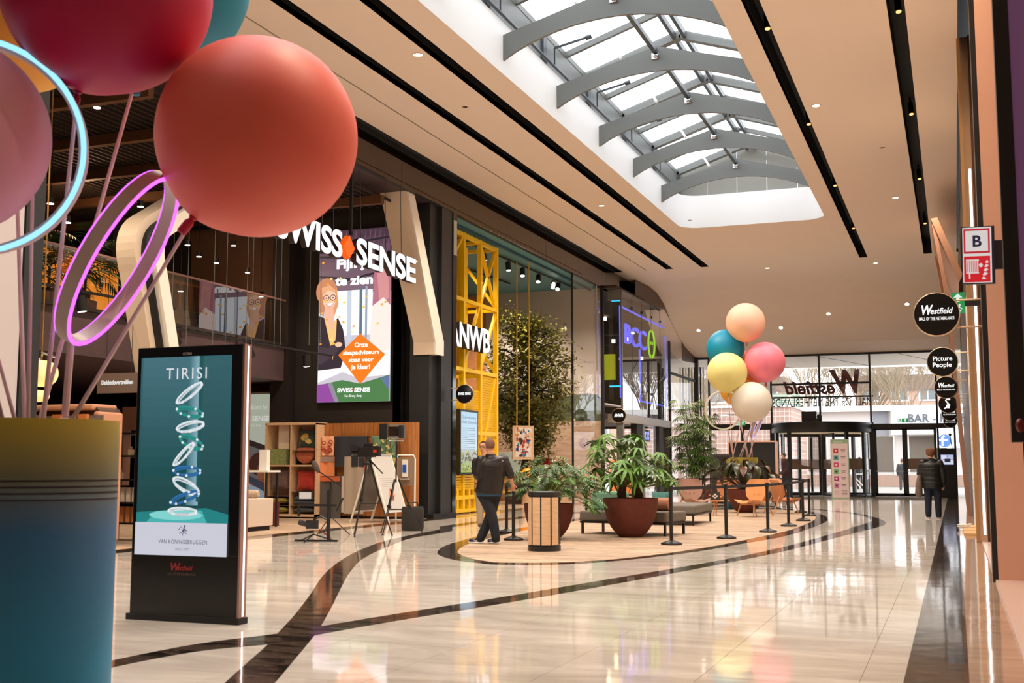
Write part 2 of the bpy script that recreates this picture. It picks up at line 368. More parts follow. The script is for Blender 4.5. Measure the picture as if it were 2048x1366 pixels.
while y < ymax-.02:
    y2 = min(y+PW, ymax-.01); s0 = xspan(Ic, y+.002); s1 = xspan(Ic, y2-.002)
    if s0 and s1:
        a0, b0 = s0; a1, b1 = s1; cuts = []; x = max(a0, a1)-((r*.77) % 1.9)+.4
        while x < min(b0, b1)-.3:
            if x > max(a0, a1)+.3: cuts.append(x)
            x += 1.9
        L = [(a0, a1)]+[(c, c) for c in cuts]+[(b0, b1)]
        for (p0, p1), (q0, q1) in zip(L, L[1:]): planks.append([(p0+.002, y+.0015), (q0-.002, y+.0015), (q1-.002, y2-.0015), (p1+.002, y2-.0015)])
    y += PW; r += 1
planks.sort(key=lambda q: math.hypot(q[0][0], q[0][1])); far = MB()
for k, q in enumerate(planks):
    if k < 300: MB().prism(q, -.002, .004+.0008*((k*7) % 3)).build('plank', plank_m, floor)
    else: far.prism(q, -.002, .005)
if far.v: far.build('far_planks', plank_m, floor, stuff=True)
MB().box(-.33, .03, 4, 50.2, -.01, .0014).build('dark_border', dmarble, floor)
MB().box(.03, .36, 4, 50.2, -.01, .0016).build('brown_border', gmarble, floor)
MB().box(-11.78, -11.34, 8, 27.6, -.01, .0014).build('dark_border', dmarble, floor)
MB().box(-12.2, -11.5, 27.6, 40.4, -.01, .0014).build('brown_border', gmarble, floor)
# shop floors
for k in range(22):
    for x0 in range(3): MB().box(-22+x0*3.4, -22+x0*3.4+3.39, 8+k*.8, 8+k*.8+.79, -.01, .004).build('shop_board', plank_m, floor)
MB().box(-22, -12.2, 26.4, 40.4, -.01, .002).build('shop_floor_sheet', mat('pale_screed', S(206, 178, 150), .25), floor)
MB().box(-9, 0, 50.2, 50.75, -.005, .006).build('door_mat_strip', mat('brown_mat', S(92, 74, 62), .8), floor)
MB().box(.36, 2.6, 4, 22, -.01, .03).build('shop_threshold', mat('pink_grey_screed', S(206, 178, 166), .3), floor)
# ceiling with its slots
ce = MB(); S0, S1 = -3.0, 42.1
SLOTS = [(-9.77, -9.49), (-8.46, -8.16), (-2.87, -2.6), (-.75, -.48)]
edges = [-11.42, -9.77, -9.49, -8.46, -8.16, -7.6, -3.3, -2.87, -2.6, -.75, -.48, .3]
for i in range(len(edges)-1):
    a, b = edges[i], edges[i+1]
    if (a, b) in SLOTS: continue
    if a == -7.6: continue
    if i == 0:
        ce.box(a, -10.53, S0, S1, ZC, ZC+.12); ce.box(-10.49, b, S0, S1, ZC, ZC+.12); continue
    ce.box(a+(.004 if a == -3.3 else 0), b-(.004 if b == -7.6 else 0), S0, S1, ZC, ZC+.12)
# skylight opening, rounded far corners
R0 = .62; YN, YF = 2.6, 35.0; XL0, XR0 = -7.6, -3.3
def arc(cx, cy, r, a0, a1, n=8): return [(cx+r*math.cos(a0+(a1-a0)*i/n), cy+r*math.sin(a0+(a1-a0)*i/n)) for i in range(n+1)]
hole = [(XL0, YN)]+list(reversed([(x, y) for x, y in arc(XL0+R0, YF-R0, R0, PI/2, PI)]))+[(x, y) for x, y in reversed(arc(XR0-R0, YF-R0, R0, 0, PI/2))]+[(XR0, YN)]
cap = [(XL0-.004, S1), (XL0-.004, YF-R0)]+[(x, y+.005) for x, y in hole[2:-1]]+[(XR0+.004, S1)]
ce.prism(cap, ZC, ZC+.12); ce.box(XL0, XR0, S0, YN, ZC, ZC+.12)
# far end: flat, then sweeping down to the head of the entrance glazing
prof = [(S1, ZC), (44.2, 8.49), (45.4, 8.42), (46.2, 8.25), (46.9, 7.9), (47.6, 7.3), (48.4, 6.75), (49.3, 6.3), (50.6, 5.94)]
def lx(y): return -11.42 if y < 44 else -11.42+(y-44)/6.6*1.0
vs = []; fs = []
for y, z in prof: vs += [(-11.85, y, z), (.4, y, z), (.4, y+.02, z+.12), (-11.85, y+.02, z+.12)]
for i in range(len(prof)-1):
    for k in range(4): l = (k+1) % 4; fs.append((i*4+k, i*4+l, (i+1)*4+l, (i+1)*4+k))
ce.add(vs, fs)
ceiling = struct('ceiling', ce, ceil_m)
for k, (a, b) in enumerate(SLOTS):
    m = MB().box(a-.01, a+.0, S0, S1, ZC+.005, ZC+.5).box(b, b+.01, S0, S1, ZC+.005, ZC+.5).box(a, b, S0, S1, ZC+.5, ZC+.52).box(a, b, S1, S1+.01, ZC+.005, ZC+.5)
    m.build('slot_recess', blackm, ceiling)
    for j, y in enumerate((7.6, 13.6, 19.6, 25.6, 31.6, 37.6)):
        f = MB().cyl(((a+b)/2, y, ZC+.42), ((a+b)/2+.02, y-.05, ZC+.16), .055, .06, 10).box((a+b)/2-.02, (a+b)/2+.02, y-.14, y+.14, ZC+.42, ZC+.5)
        o = f.build('track_spot', black, ceiling, smooth=True)
        MB().cyl(((a+b)/2+.02, y-.05, ZC+.158), ((a+b)/2+.021, y-.052, ZC+.15), .045, .045, 10).build('spot_lens', glow('warm_lens', (1, .45, .16), 2.2), o)
MB().box(-10.53, -10.49, S0, S1, ZC+.02, ZC+.1).box(-11.76, -11.42, S0, 46.2, ZC+.12, ZC+.14).build('shadow_gap', blackm, ceiling)
tag(struct('trim_1', MB().box(-11.76, -11.74, S0, 46.2, ZC, ZC+.13), blackm))
# small recessed ceiling lights and sprinkler roses
dl = MB().lathe([(.075, .004), (.09, -.012), (.1, -.012), (.1, .004)], n=20).build('rim', mat('lamp_rim', S(225, 200, 170), .4), None, smooth=True)
dn = MB().cyl((0,0,.0), (0,0,-.006), .074, .074, 18).build('diffuser', glow('lamp_on', (1, .9, .74), 7), None)
dloc = [(836,109),(1632,211),(1751,526),(1535,536),(1657,627),(1562,655),(1397,660),(1814,608),(1203,411),(1791,395)]
DLL = ['second from the near end, between the two left slots', 'right of the skylight', 'near the end of the right slots', 'beyond the skylight end', 'in the dropping ceiling above the pink balloon', 'in the dropping ceiling beside the peach balloon', 'left of the teal balloon', 'beside the first round blade sign', 'beside the skylight, left of its far end', 'between the two right slots']
first = True
def zceil(P0, P1):
    for i in range(400):
        y = P0.y+(P1.y-P0.y)*i/400
    return None
def hit_ceiling(px, py):
    d = ray(px, py); p = G(px, py, ZC)
    if p.y <= 44.2: return p
    for i in range(len(prof)-1):
        (y0, z0), (y1, z1) = prof[i], prof[i+1]
        for k in range(20):
            y = y0+(y1-y0)*k/20; z = z0+(z1-z0)*k/20; q = EY+d*(y/d.y)
            if q.z >= z: return Vector((q.x, y, z))
    return p
for (px, py), lab in zip(dloc, DLL):
    p = hit_ceiling(px, py); t = thing('downlight', 'round recessed downlight in the ceiling, '+lab, 'downlight', (p.x, p.y, p.z-.002))
    if p.y > 44.2: t.rotation_euler = (-.35 if p.z > 8 else -.6, 0, 0)
    if first: dl.parent = t; dn.parent = t; first = False
    else: inst('rim', dl, t); inst('diffuser', dn, t)
for px, py in ((930,214),(1765,295),(1698,560),(1380,440)):
    p = hit_ceiling(px, py); MB().lathe([(.05, .0), (.06, -.008), (.0601, 0)], (p.x, p.y, p.z), 14).build('sprinkler_rose', ceil_m, ceiling)
# skylight: well, frame, glass
vs = []; fs = []; n = len(hole)
for z in (ZC, 9.5): vs += [(x, y, z) for x, y in hole]
ow = [(x+(-.12 if x < -5.4 else .12), y+(.12 if y > 20 else -.12)) for x, y in hole]
for z in (ZC, 9.5): vs += [(x, y, z) for x, y in ow]
for i in range(n):
    j = (i+1) % n; fs += [(i, j, n+j, n+i), (2*n+i, 3*n+i, 3*n+j, 2*n+j), (n+i, n+j, 3*n+j, 3*n+i)]
struct('trim_2', MB().add(vs, fs), well_m, smooth=True)
sky = thing('skylight', 'long gabled glass skylight with curved grey steel arches over the hall', 'skylight', (-5.45, 19, 9.5))
def sk(mb): 
    mb.v = [(x+5.45, y-19, z-9.5) for x, y, z in mb.v]; return mb
def beam(y):
    top = [(XL0-.02, 9.24), (-5.45, 9.84), (XR0+.02, 9.24)]; bot = []
    for i in range(17):
        x = XR0+.02+(XL0-.02-XR0-.02)*i/16; u = (x+5.45)/2.17; bot.append((x, 8.75+.57*(1-u*u)**.9 if abs(u) < 1 else 8.75))
    pl = top+bot; return sk(MB().prism(pl, y-.035, y+.035, 'y'))
BY = [3.97+3.15*k for k in range(10)]
for y in BY: beam(y).build('arch_beam', steel, sky)
for k, y in enumerate(BY):
    if k: sk(MB().bar((-5.45, y-3.1, 9.72), (-5.45, y, 9.72), .09, .09)).build('purlin', steeld, sky)
    sk(MB().obox((-5.45, y-.06, 9.62), (.16, .03, .12)).sphere((-5.45, y-.09, 9.62), .05, 8, 6)).build('cleat', chrome, sky)
    sk(MB().cyl((-6.6, y+1.0, 10.3), (-6.25, y+.2, 9.75), .03)).build('tie_rod', white, sky)
ev, rg = 10.2, 10.92
for k in range(11):
    y = 2.4+3.15*k+.78
    for sx in (-1, 1):
        xe = -5.45+sx*2.2
        sk(MB().bar((xe, y, ev), (-5.45, y, rg), .2, .18)).build('rafter', steel, sky)
        sk(MB().bar((xe, y+1.57, ev), (-5.45, y+1.57, rg), .1, .12)).build('glazing_bar', steel, sky)
        sk(MB().box(xe-.06, xe+.06, y-.1, y+.1, 9.5, ev)).build('post', steeld, sky)
        if sx < 0: sk(MB().bar((xe+.08, y+.55, 9.6), (xe+.08, y+.55, 10.0), .03).bar((xe+.08, y+.55, 10.0), (xe+.75, y+.75, 10.22), .04).cyl((xe+.7, y+.74, 10.2), (xe+.82, y+.77, 10.24), .05)).build('window_opener', steeld, sky)
        sk(MB().box(xe-.03, xe+.0, y+.12, y+3.02, 9.52, ev-.04)).build('side_panel', steel, sky)
        for q in (0, 1.575): sk(MB().add([(xe, y+.05+q, ev+.05), (-5.45, y+.05+q, rg+.05), (-5.45, y+1.52+q, rg+.05), (xe, y+1.52+q, ev+.05)], [(0,1,2,3)])).build('pane', sglass, sky)
for sx in (-1, 1):
    xe = -5.45+sx*2.25
    sk(MB().bar((xe, 2, ev), (xe, 36, ev), .12, .12)).build('eave_beam', steel, sky)
    sk(MB().cyl((XL0+.06 if sx < 0 else XR0-.06, 2.6, 9.56), (XL0+.06 if sx < 0 else XR0-.06, 34, 9.56), .035)).build('gutter_pipe', steeld, sky)
    sk(MB().bar((-5.45+sx*.12, 2, rg-.04), (-5.45+sx*.12, 35.3, rg-.04), .08, .14)).build('ridge_beam', steeld, sky)
for i in range(5):
    x0 = -7.7+i*.9; x1 = x0+.885; h = lambda x: ev+(rg-ev)*(1-abs(x+5.45)/2.26)
    pl = [(x0, 9.35), (x1, 9.35), (x1, h(x1))]+([(-5.45, rg)] if x0 < -5.45 < x1 else [])+[(x0, h(x0))]
    sk(MB().prism(pl, 35.05, 35.12, 'y')).build('end_panel', mat('grey_end_panel', S(140, 140, 132), .6), sky)
    sk(MB().prism(pl, 2.3, 2.36, 'y')).build('end_panel', MATS['grey_end_panel'], sky)
# roof above the ceiling keeps daylight out except through the skylight
struct('trim_3', MB().box(-26, -8.0, -6, 51, 9.3, 9.45).box(-2.9, 3, -6, 51, 9.3, 9.45).box(-8.0, -2.9, 36, 51, 9.3, 9.45).box(-8, -2.9, -6, 2.2, 9.3, 9.45), blackm)
# walls behind the camera and outside the frame, so that the hall is closed
struct('wall_near', MB().box(-26, 3, -4.2, -4, 0, 9.3), cream)
struct('wall_left', MB().box(-24.2, -24, -4, 51, 0, 9.3).box(-24, XF, -4, -3.8, 0, 9.3), darkwall)
# fascia mirror panels over the shopfronts
fas = MB().box(XF-.14, XF-.02, -4, 46.4, 7.7, 9.3); wl = struct('wall_left', fas, blackm)
y = -3.4
while y < 46.2:
    y2 = min(y+3.42, 46.35); MB().box(XF-.02, XF, y+.006, y2-.006, 7.7, ZC+.02).build('mirror_panel', mirror, wl); y = y2
# slim panel that follows the slope of the end ceiling
pp = [(44.0, 7.7), (50.55, 5.2), (50.55, 5.94)]+[(y_, z_) for y_, z_ in reversed(prof[1:-1])]
sw = MB(); vs = []; sy = [44.0, 45.4, 46.2, 46.9, 47.6, 48.4, 48.84, 48.86, 49.3, 50.0, 50.6]
def zc_(y):
    for (a, za), (b, zb) in zip(prof, prof[1:]):
        if a <= y <= b: return za+(zb-za)*(y-a)/(b-a)
    return prof[-1][1]
for y in sy: vs += [(lx(y)-.02, y, min(7.7, zc_(y)) if y < 48.85 and zc_(y) > 7.7 else (min(zc_(y), 7.7)-.02 if y < 48.85 else 5.7)), (lx(y)-.02, y, max(zc_(y), 5.75)+.05)]
sw.add(vs, [(2*i, 2*i+2, 2*i+3, 2*i+1) for i in range(len(sy)-1)])
sw.add([(XF-.1, 43.6, 7.7), (lx(44)-.02, 43.6, 7.7), (lx(48.84)-.02, 48.84, 7.7), (XF-.1, 48.84, 7.7)], [(0,1,2,3)]).add([(XF-.1, 43.6, 7.69), (XF-.1, 51.2, 7.69), (XF-.1, 51.2, 9.2), (XF-.1, 43.6, 9.2)], [(0,1,2,3)])
struct('wall_left', sw, mat('fascia_brown', S(84, 66, 54), .3), fixn=False)
# ================================================================== ENTRANCE FRONT
dkred = mat('dark_red_lettering', S(96, 26, 30), .4)
ent = thing('window_1', 'x', 'x', (0, YE, 0)); del ent['label'], ent['category']; tag(ent, kind='structure')
def E_(mb): mb.v = [(x, y-YE, z) for x, y, z in mb.v]; return mb
MX = [-10.4, -9.9, -7.24, -5.23, -3.19, -.62, .02]
for x in MX:
    z0 = 0 if x in (-10.4, -7.24, -3.19, .02, -.62, -9.9) else 3.1
    E_(MB().box(x-(.09 if x in (-7.24, -3.19) else .04), x+(.09 if x in (-7.24, -3.19) else .04), YE-.08, YE+.08, z0, 3.05 if x in (-7.24, -3.19) else 5.94)).build('mullion', black, ent)
    if x in (-7.24, -3.19): E_(MB().box(x-.04, x+.04, YE-.08, YE+.08, 3.05, 5.94)).build('mullion', black, ent)
E_(MB().box(-10.4, .1, YE-.07, YE+.07, 5.87, 5.96)).build('head', black, ent)
E_(MB().box(-7.24, -3.19, YE-.06, YE+.06, 4.66, 4.74)).build('transom', black, ent)
E_(MB().box(-9.9, -7.24, YE-.1, YE+.1, 2.78, 3.04)).build('transom', black, ent)
E_(MB().box(-3.19, .02, YE-.1, YE+.1, 2.78, 2.98)).build('transom', black, ent)
E_(MB().box(-8.55, -8.42, YE-.06, YE+.06, 0, 2.8)).build('mullion', black, ent)
E_(MB().box(-9.9, -7.24, YE-.06, YE+.06, 0, .14)).build('bottom_rail', black, ent)
for a, b, z0, z1 in ((-10.36,-9.94,.1,5.87),(-9.86,-7.3,3.04,5.87),(-9.86,-8.55,.14,2.8),(-8.42,-7.3,.14,2.8),(-7.2,-5.27,3.05,4.66),(-5.19,-3.23,3.05,4.66),(-7.2,-5.27,4.74,5.87),(-5.19,-3.23,4.74,5.87),(-3.15,-.66,3.06,5.87),(-.58,-.02,3.06,5.87),(-.58,-.02,1.95,2.78)):
    E_(MB().add([(a,YE,z0),(b,YE,z0),(b,YE,z1),(a,YE,z1)], [(0,1,2,3)])).build('pane', ffglass if False else glass, ent)
# slanting side glass between the electronics shop and the entrance
sg = thing('window_2', 'x', 'x', (0,0,0)); del sg['label'], sg['category']; tag(sg, kind='structure')
MB().add([(-11.22,48.9,0),(-10.44,50.52,0),(-10.44,50.52,5.2),(-11.22,48.9,6.1)], [(0,1,2,3)]).build('pane', ffglass, sg)
MB().bar((-11.25,48.86,0), (-11.25,48.86,7.7), .1).bar((-10.42,50.5,0), (-10.42,50.5,5.94), .16).bar((-11.25,48.86,5.2), (-10.42,50.5,4.9), .1).build('post', black, sg)
for i in range(9): MB().box(-11.35+i*.13, -11.28+i*.13, 51.2, 51.26, 3.4, 5.6).build('lamella', black if i % 2 else white, sg)
# lettering outside the glass, read from outside
tt = thing('mall_name_sign', 'large dark red and black mall name lettering seen from behind over the revolving door', 'sign', (-5.3, 50.95, 4.2), 0)
def TL(s, h, x, z, m, **k):
    return letters('lettering', s, h, (x+5.3, 0, z-4.2), '+Y', m, tt, .06, **k)
TL('W', .92, -4.05, 4.34, dkred, shear=.25, bold=.045, width=1.25); TL('estfield', .52, -5.62, 4.3, dkred, shear=.28, bold=.03, width=2.15)
TL('MALL OF THE NETHERLANDS', .36, -5.2, 3.76, black, width=4.1)
MB().box(-2.1, 2.1, -.03, .03, -.13, -.09).build('rail', black, tt, loc=(.1, 0, 0.05)); MB().box(-2.1, 2.1, -.03, .03, -.05, -.01).build('rail', black, tt, loc=(.1, 0, 0))
# revolving door
rd = thing('door_1', 'x', 'x', (-5.2, YE, 0)); del rd['label'], rd['category']; tag(rd, kind='structure')
RR = 1.95
MB().lathe([(RR+.08, 2.62), (RR+.1, 2.66), (RR+.1, 3.02), (RR-.1, 3.05), (.02, 3.05)], n=40).build('canopy_drum', black, rd, smooth=True)
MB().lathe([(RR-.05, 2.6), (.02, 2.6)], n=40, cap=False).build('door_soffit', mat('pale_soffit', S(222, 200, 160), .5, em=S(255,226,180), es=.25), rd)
for i, a in enumerate((-2.52, -2.05, -1.1, -.62, .62, 1.1, 2.05, 2.52)):
    x, y = RR*math.sin(a+0), -RR*math.cos(a+0)
    MB().obox((x, y, 1.32), (.12, .12, 2.64), math.atan2(y, x)).build('drum_post', black, rd)
tint = mat('brown_glass_band', S(128, 104, 84), .35)
for s0, s1 in ((-2.52, -.62-.0), (.62, 2.52)):
    P = [(RR*math.sin(s0+(s1-s0)*i/10), -RR*math.cos(s0+(s1-s0)*i/10)) for i in range(11)]
    MB().add([(x, y, .1) for x, y in P]+[(x, y, 2.6) for x, y in P], [(i, i+1, i+12, i+11) for i in range(10)]).build('curved_pane', glass, rd, smooth=True)
    MB().add([(x*.995, y*.995, 1.1) for x, y in P]+[(x*.995, y*.995, 1.55) for x, y in P], [(i, i+1, i+12, i+11) for i in range(10)]).build('tinted_band', tint, rd, smooth=True)
    MB().tube([(x, y, .07) for x, y in P], .06, 6).build('floor_rail', black, rd)
for a in (.35, .35+PI/2, .35+PI, .35+1.5*PI):
    d = Vector((math.cos(a), math.sin(a), 0)); m = MB()
    for z in (.09, 2.52): m.bar(d*.06+Vector((0,0,z)), d*(RR-.08)+Vector((0,0,z)), .07, .12)
    for r in (.1, RR-.12): m.bar(d*r+Vector((0,0,.05)), d*r+Vector((0,0,2.56)), .09, .09, up=(0,1,0))
    o = m.build('door_wing', black, rd)
    q = [d*.14, d*(RR-.16)]; MB().add([(q[0].x,q[0].y,.15),(q[1].x,q[1].y,.15),(q[1].x,q[1].y,2.46),(q[0].x,q[0].y,2.46)], [(0,1,2,3)]).build('wing_pane', glass, o)
    MB().add([(q[0].x,q[0].y,1.12),(q[1].x,q[1].y,1.12),(q[1].x,q[1].y,1.52),(q[0].x,q[0].y,1.52)], [(0,1,2,3)]).build('wing_band', tint, o)
MB().cyl((0,0,.02), (0,0,2.6), .07, n=12).build('centre_post', alu, rd)
cb = tag(MB().box(-.3,.3,-.12,.12,0,.42).cyl((.42,-.1,.2),(.42,-.24,.2),.1).box(.3,.5,-.1,.1,.0,.14).build('sensor_box', black, loc=(-5.55, YE-1.2, 3.056)), 'small black sensor box on top of the revolving door drum', 'sensor')
# double doors
dd = thing('door_2', 'x', 'x', (-1.9, YE, 0)); del dd['label'], dd['category']; tag(dd, kind='structure')
for x0, x1 in ((-1.2, 0.0), (.0, 1.22)):
    lf = MB().box(x0, x0+.1, -.05, .05, .02, 2.84).box(x1-.1, x1, -.05, .05, .02, 2.84).box(x0, x1, -.05, .05, .02, .14).box(x0, x1, -.05, .05, 2.72, 2.84).build('door_leaf', black, dd)
    MB().add([(x0+.1,0,.14),(x1-.1,0,.14),(x1-.1,0,2.72),(x0+.1,0,2.72)], [(0,1,2,3)]).build('leaf_pane', glass, lf)
    MB().bar((x0+.06,-.12,1.04), (x1-.06,-.12,1.04), .04).build('push_bar', alu, lf)
MB().add([(.1,.012,1.12),(1.12,.012,1.12),(1.12,.012,1.55),(.1,.012,1.55)], [(0,1,2,3)]).build('tinted_band', tint, dd)
# ticket terminal beside the doors
tk = thing('service_terminal', 'tall black terminal with a small lit screen beside the entrance doors', 'terminal', (-.3, 50.3, 0))
MB().box(-.33, .33, -.2, .2, 0, 1.95).build('body', blackm, tk, bevel=.01)
p = Pic().rect(-.24, -.2, .24, .2, S(150,160,210)).rect(-.22,.02,-.02,.18,S(225,228,245)).rect(.02,.02,.22,.18,S(190,196,228)).rect(-.22,-.18,.22,-.02,S(216,220,240)).rect(-.1,-.1,.12,.04,S(40,40,60)); p.build('screen', P_SCREEN, tk, (0, -.202, 1.5), '-Y')
MB().bar((.2,-.1,1.95), (.14,-.1,2.45), .03).sphere((.14,-.1,2.5), .06, 8, 6).build('microphone_arm', black, tk)
# exit signs
def exitsign(nm, lab, O, facing, w=.42, h=.18, two=True):
    t = thing(nm, lab, 'sign', O)
    M = frame(facing); bx = MB().obox((0,0,0), (w, h, .03)); bx.v = [tuple(M@Vector(v)) for v in bx.v]; bx.build('case', mat('green_case', S(0, 120, 60), .4), t)
    p = Pic(); g = S(0, 150, 78)
    p.rect(-w/2, -h/2, w/2, h/2, g)
    if w > h:
        p.rect(-w/2+.01, -h/2+.015, -.03, h/2-.015, S(235,250,240)).ell(-.1, .04, .018, .018, g).line([(-.1,.02),(-.12,-.02),(-.15,-.06)], .02, g).line([(-.1,.02),(-.07,-.01),(-.08,-.06)], .02, g)
        p.poly([(.1,.07),(.04,.01),(.08,.01),(.08,-.06),(.12,-.06),(.12,.01),(.16,.01)], S(240,250,245))
    else:
        p.poly([(0,.13),(-.06,.07),(-.02,.07),(-.02,.015),(.02,.015),(.02,.07),(.06,.07)], S(240,250,245))
        p.ell(.02,-.03,.014,.014,S(240,250,245)).line([(.02,-.045),(0,-.08),(.035,-.12)],.017,S(240,250,245)).line([(0,-.08),(-.035,-.13)],.017,S(240,250,245)).line([(-.04,-.05),(.015,-.06),(.05,-.085)],.014,S(240,250,245))
    p.build('pictogram', printmat('sign_screen', .9, .3), t, Vector(FR[facing][2])*.017, facing); return t
exitsign('exit_sign', 'small green and white exit sign over the revolving door side bay, left', (-8.55, 50.42, 3.06), '-Y')
exitsign('exit_sign', 'small green and white exit sign over the double doors', (-1.95, 50.42, 3.1), '-Y')
# floor-standing list of shops by the revolving door
dp = thing('directory_panel', 'tall pale directory panel with a column of coloured squares before the revolving door', 'sign', (-4.2, 47.3, 0))
p0 = PX(1680, 905, -4.2)
MB().box(-.34, .34, -.05, .05, 0, 2.28).build('board', mat('pale_green_edge', S(150, 178, 150), .5), dp)
p = Pic().rect(-.31, .04, .31, 2.12, S(226, 208, 212)); p.text('Welkom', -.05, 2.15, .07, S(210,240,215))
for i, c in enumerate((S(196,44,50), S(90,160,160), S(206,70,120), S(110,180,120), S(170,40,110), S(206,120,170))):
    z = 1.84-i*.27; p.rect(-.23, z-.09, -.05, z+.09, c).ell(-.14, z, .04, .04, S(240,230,230) if i % 2 == 0 else S(60,40,60)); p.rect(.04, z+.02, .22, z+.045, S(120,100,110)).rect(.06, z-.03, .2, z-.005, S(140,120,130))
p.ring(-.14, .22, .07, .05, .012, S(120,120,120)); 
for k in range(4): p.rect(.05, .15+k*.045, .25, .165+k*.045, S(130,112,120))
p.build('print', P_PRINT, dp, (0, -.051, 0), '-Y')
# ================================================================== OUTSIDE
struct('trim_4', MB().box(-14, 4, 50.72, 57.8, 5.98, 6.1).add([(-14,57.8,5.98),(4,59.4,5.98),(4,59.5,6.5),(-14,57.9,6.5)], [(0,1,2,3)]), mat('outdoor_soffit', S(214, 206, 196), .7))
for x in (-8.2, -4.6, -1.2): struct('trim_4', MB().bar((x-1.2, 50.8, 5.975), (x+1.0, 57.8, 5.975), .04, .01), blackm)
ground = struct('floor', MB().box(-60, 40, 50.75, 190, -.1, -.01), mat('pale_paving', S(150, 144, 136), .7, noise_s=.6, noise_a=.08))
def cells_mat(nm, c0, c1, sc, mort):
    m = bpy.data.materials.new(nm); m.use_nodes = True; nt = m.node_tree; b = nt.nodes['Principled BSDF']
    tc = nt.nodes.new('ShaderNodeTexCoord'); mp = nt.nodes.new('ShaderNodeMapping'); mp.inputs['Rotation'].default_value = (PI/2, 0, 0); br = nt.nodes.new('ShaderNodeTexBrick'); br.offset = 0
    br.inputs['Color1'].default_value = (*c0, 1); br.inputs['Color2'].default_value = (*[x*.82 for x in c0], 1); br.inputs['Mortar'].default_value = (*c1, 1); br.inputs['Scale'].default_value = sc; br.inputs['Mortar Size'].default_value = mort
    br.inputs['Brick Width'].default_value = .5; br.inputs['Row Height'].default_value = .5; nt.links.new(tc.outputs['Object'], mp.inputs[0]); nt.links.new(mp.outputs[0], br.inputs['Vector']); nt.links.new(br.outputs[0], b.inputs['Base Color']); b.inputs['Roughness'].default_value = .6; return m
tb = thing('tiled_building', 'low building clad in small pinkish square tiles outside the left bay of the entrance', 'building', (-13, 66, 0))
MB().box(-5, 4.6, 0, 7, 0, 4.5).build('wall', cells_mat('square_tiles', S(186, 152, 138), S(226, 206, 196), 2.0, .028), tb); MB().box(-5.1, 4.7, -.1, 7, 4.5, 4.62).build('roof_edge', white, tb)
lb = thing('low_shop_row', 'long low white shop building with a restaurant front across the square', 'building', (-4, 76, 0))
MB().box(-16, 12, 0, 8, 0, 4.85).build('wall', mat('pale_render', S(206, 200, 196), .7), lb); MB().box(-16.2, 12, -.5, 8, 4.62, 4.95).build('roof_edge', white, lb)
MB().box(-.7, .2, -.06, 0, 3.1, 4.6).build('grey_panel', mat('grey_cladding', S(140, 142, 150), .6), lb)
for x0, x1 in ((-10,-7.6),(-7.4,-5.95),(-5.9,-4.8),(-4.7,-3.5),(-.65,.5),(1.35,3.6)):
    wn = MB().box(x0, x1, -.05, .02, .9, 3.05).build('window', mat('dim_shop_window', S(116, 108, 98), .12), lb); MB().box(x0-.05, x0+.04, -.09, 0, .7, 3.1).box(x1-.04, x1+.05, -.09, 0, .7, 3.1).build('window_frame', white, wn)
MB().box(-16, 12, -.08, .0, 0, .7).build('plinth', mat('pinkish_brick', S(170, 140, 124), .8), lb)
bs = thing('restaurant_sign', 'white fascia sign reading BAR - REST in dark serif letters across the square', 'sign', (-1.0, 75.3, 3.9))
MB().box(-2.6, 4.2, -.05, .1, -.75, .7).build('board', mat('sign_white', S(235, 235, 238), .5), bs)
letters('lettering', 'BAR - REST', .5, (.02, -.12, .0), '-Y', mat('grey_serif', S(84, 92, 100), .5), bs, .06, bold=.01, width=3.25)
hs = thing('hotel_sign', 'white hotel sign with round blue logo low on the right across the square', 'sign', (-.05, 74.6, 2.75))
MB().box(-.95, 3, -.05, .05, -.42, .45).build('board', MATS['sign_white'], hs); p = Pic().ell(-.5, .0, .38, .38, S(70,116,190)).line([(-.5,.3),(-.62,.2),(-.62,-.3)], .12, S(240,240,250)).line([(-.85,.05),(-.3,.05)], .1, S(240,240,250)); p.text('HOTEL', .9, -.12, .28, S(80,120,120)); p.build('print', P_PRINT, hs, (0,-.052,0), '-Y')
hv = thing('rooftop_vent', 'pale louvred ventilation box on the low roof behind the mall lettering', 'vent', (-10.5, 78, 4.97))
MB().box(-1.3, 1.3, 0, 1.6, 0, 1.0).build('casing', mat('pale_casing', S(206, 200, 180), .6), hv)
for i in range(7): MB().box(-1.2, .45, -.05, .0, .1+i*.14, .17+i*.14).box(.6, 1.2, -.05, 0, .1+i*.14, .17+i*.14).build('louvre', mat('green_louvre', S(92, 124, 108), .6), hv)
bk = mat('red_brown_brick', S(184, 152, 136), .85)
for (x, y, wx, h, lab) in ((-22, 118, 14, 8.6, 'brown brick flats far behind the trees, left of the ivory balloon'), (-2.5, 120, 13, 8.6, 'tall brown brick flats with white windows behind the trees over the restaurant'), (-36, 122, 18, 11, 'brown brick flats far left behind the tiled building')):
    t = thing('apartment_block', lab, 'building', (x, y, 0)); MB().box(-wx/2, wx/2, 0, 8, 0, h).build('wall', bk, t); MB().prism([(-wx/2-.3, h), (wx/2+.3, h), (wx/2-.6, h+1.5), (-wx/2+.6, h+1.5)], -.2, 8.2, 'y').build('roof', mat('dark_roof', S(120, 100, 92), .8), t)
    for i in range(int(wx/2.6)):
        for j in range(int((h-4.6)/2.9)+1):
            f = MB().box(-wx/2+.7+i*2.6, -wx/2+2.4+i*2.6, -.08, .0, 4.6+j*2.9, 6.1+j*2.9).build('window', white, t); MB().box(-wx/2+.85+i*2.6, -wx/2+1.5+i*2.6, -.1, -.02, 4.75+j*2.9, 5.95+j*2.9).box(-wx/2+1.6+i*2.6, -wx/2+2.25+i*2.6, -.1, -.02, 4.75+j*2.9, 5.95+j*2.9).build('pane', mat('grey_pane', S(120, 126, 130), .2), f)
bark = mat('bare_bark', S(158, 142, 120), .9)
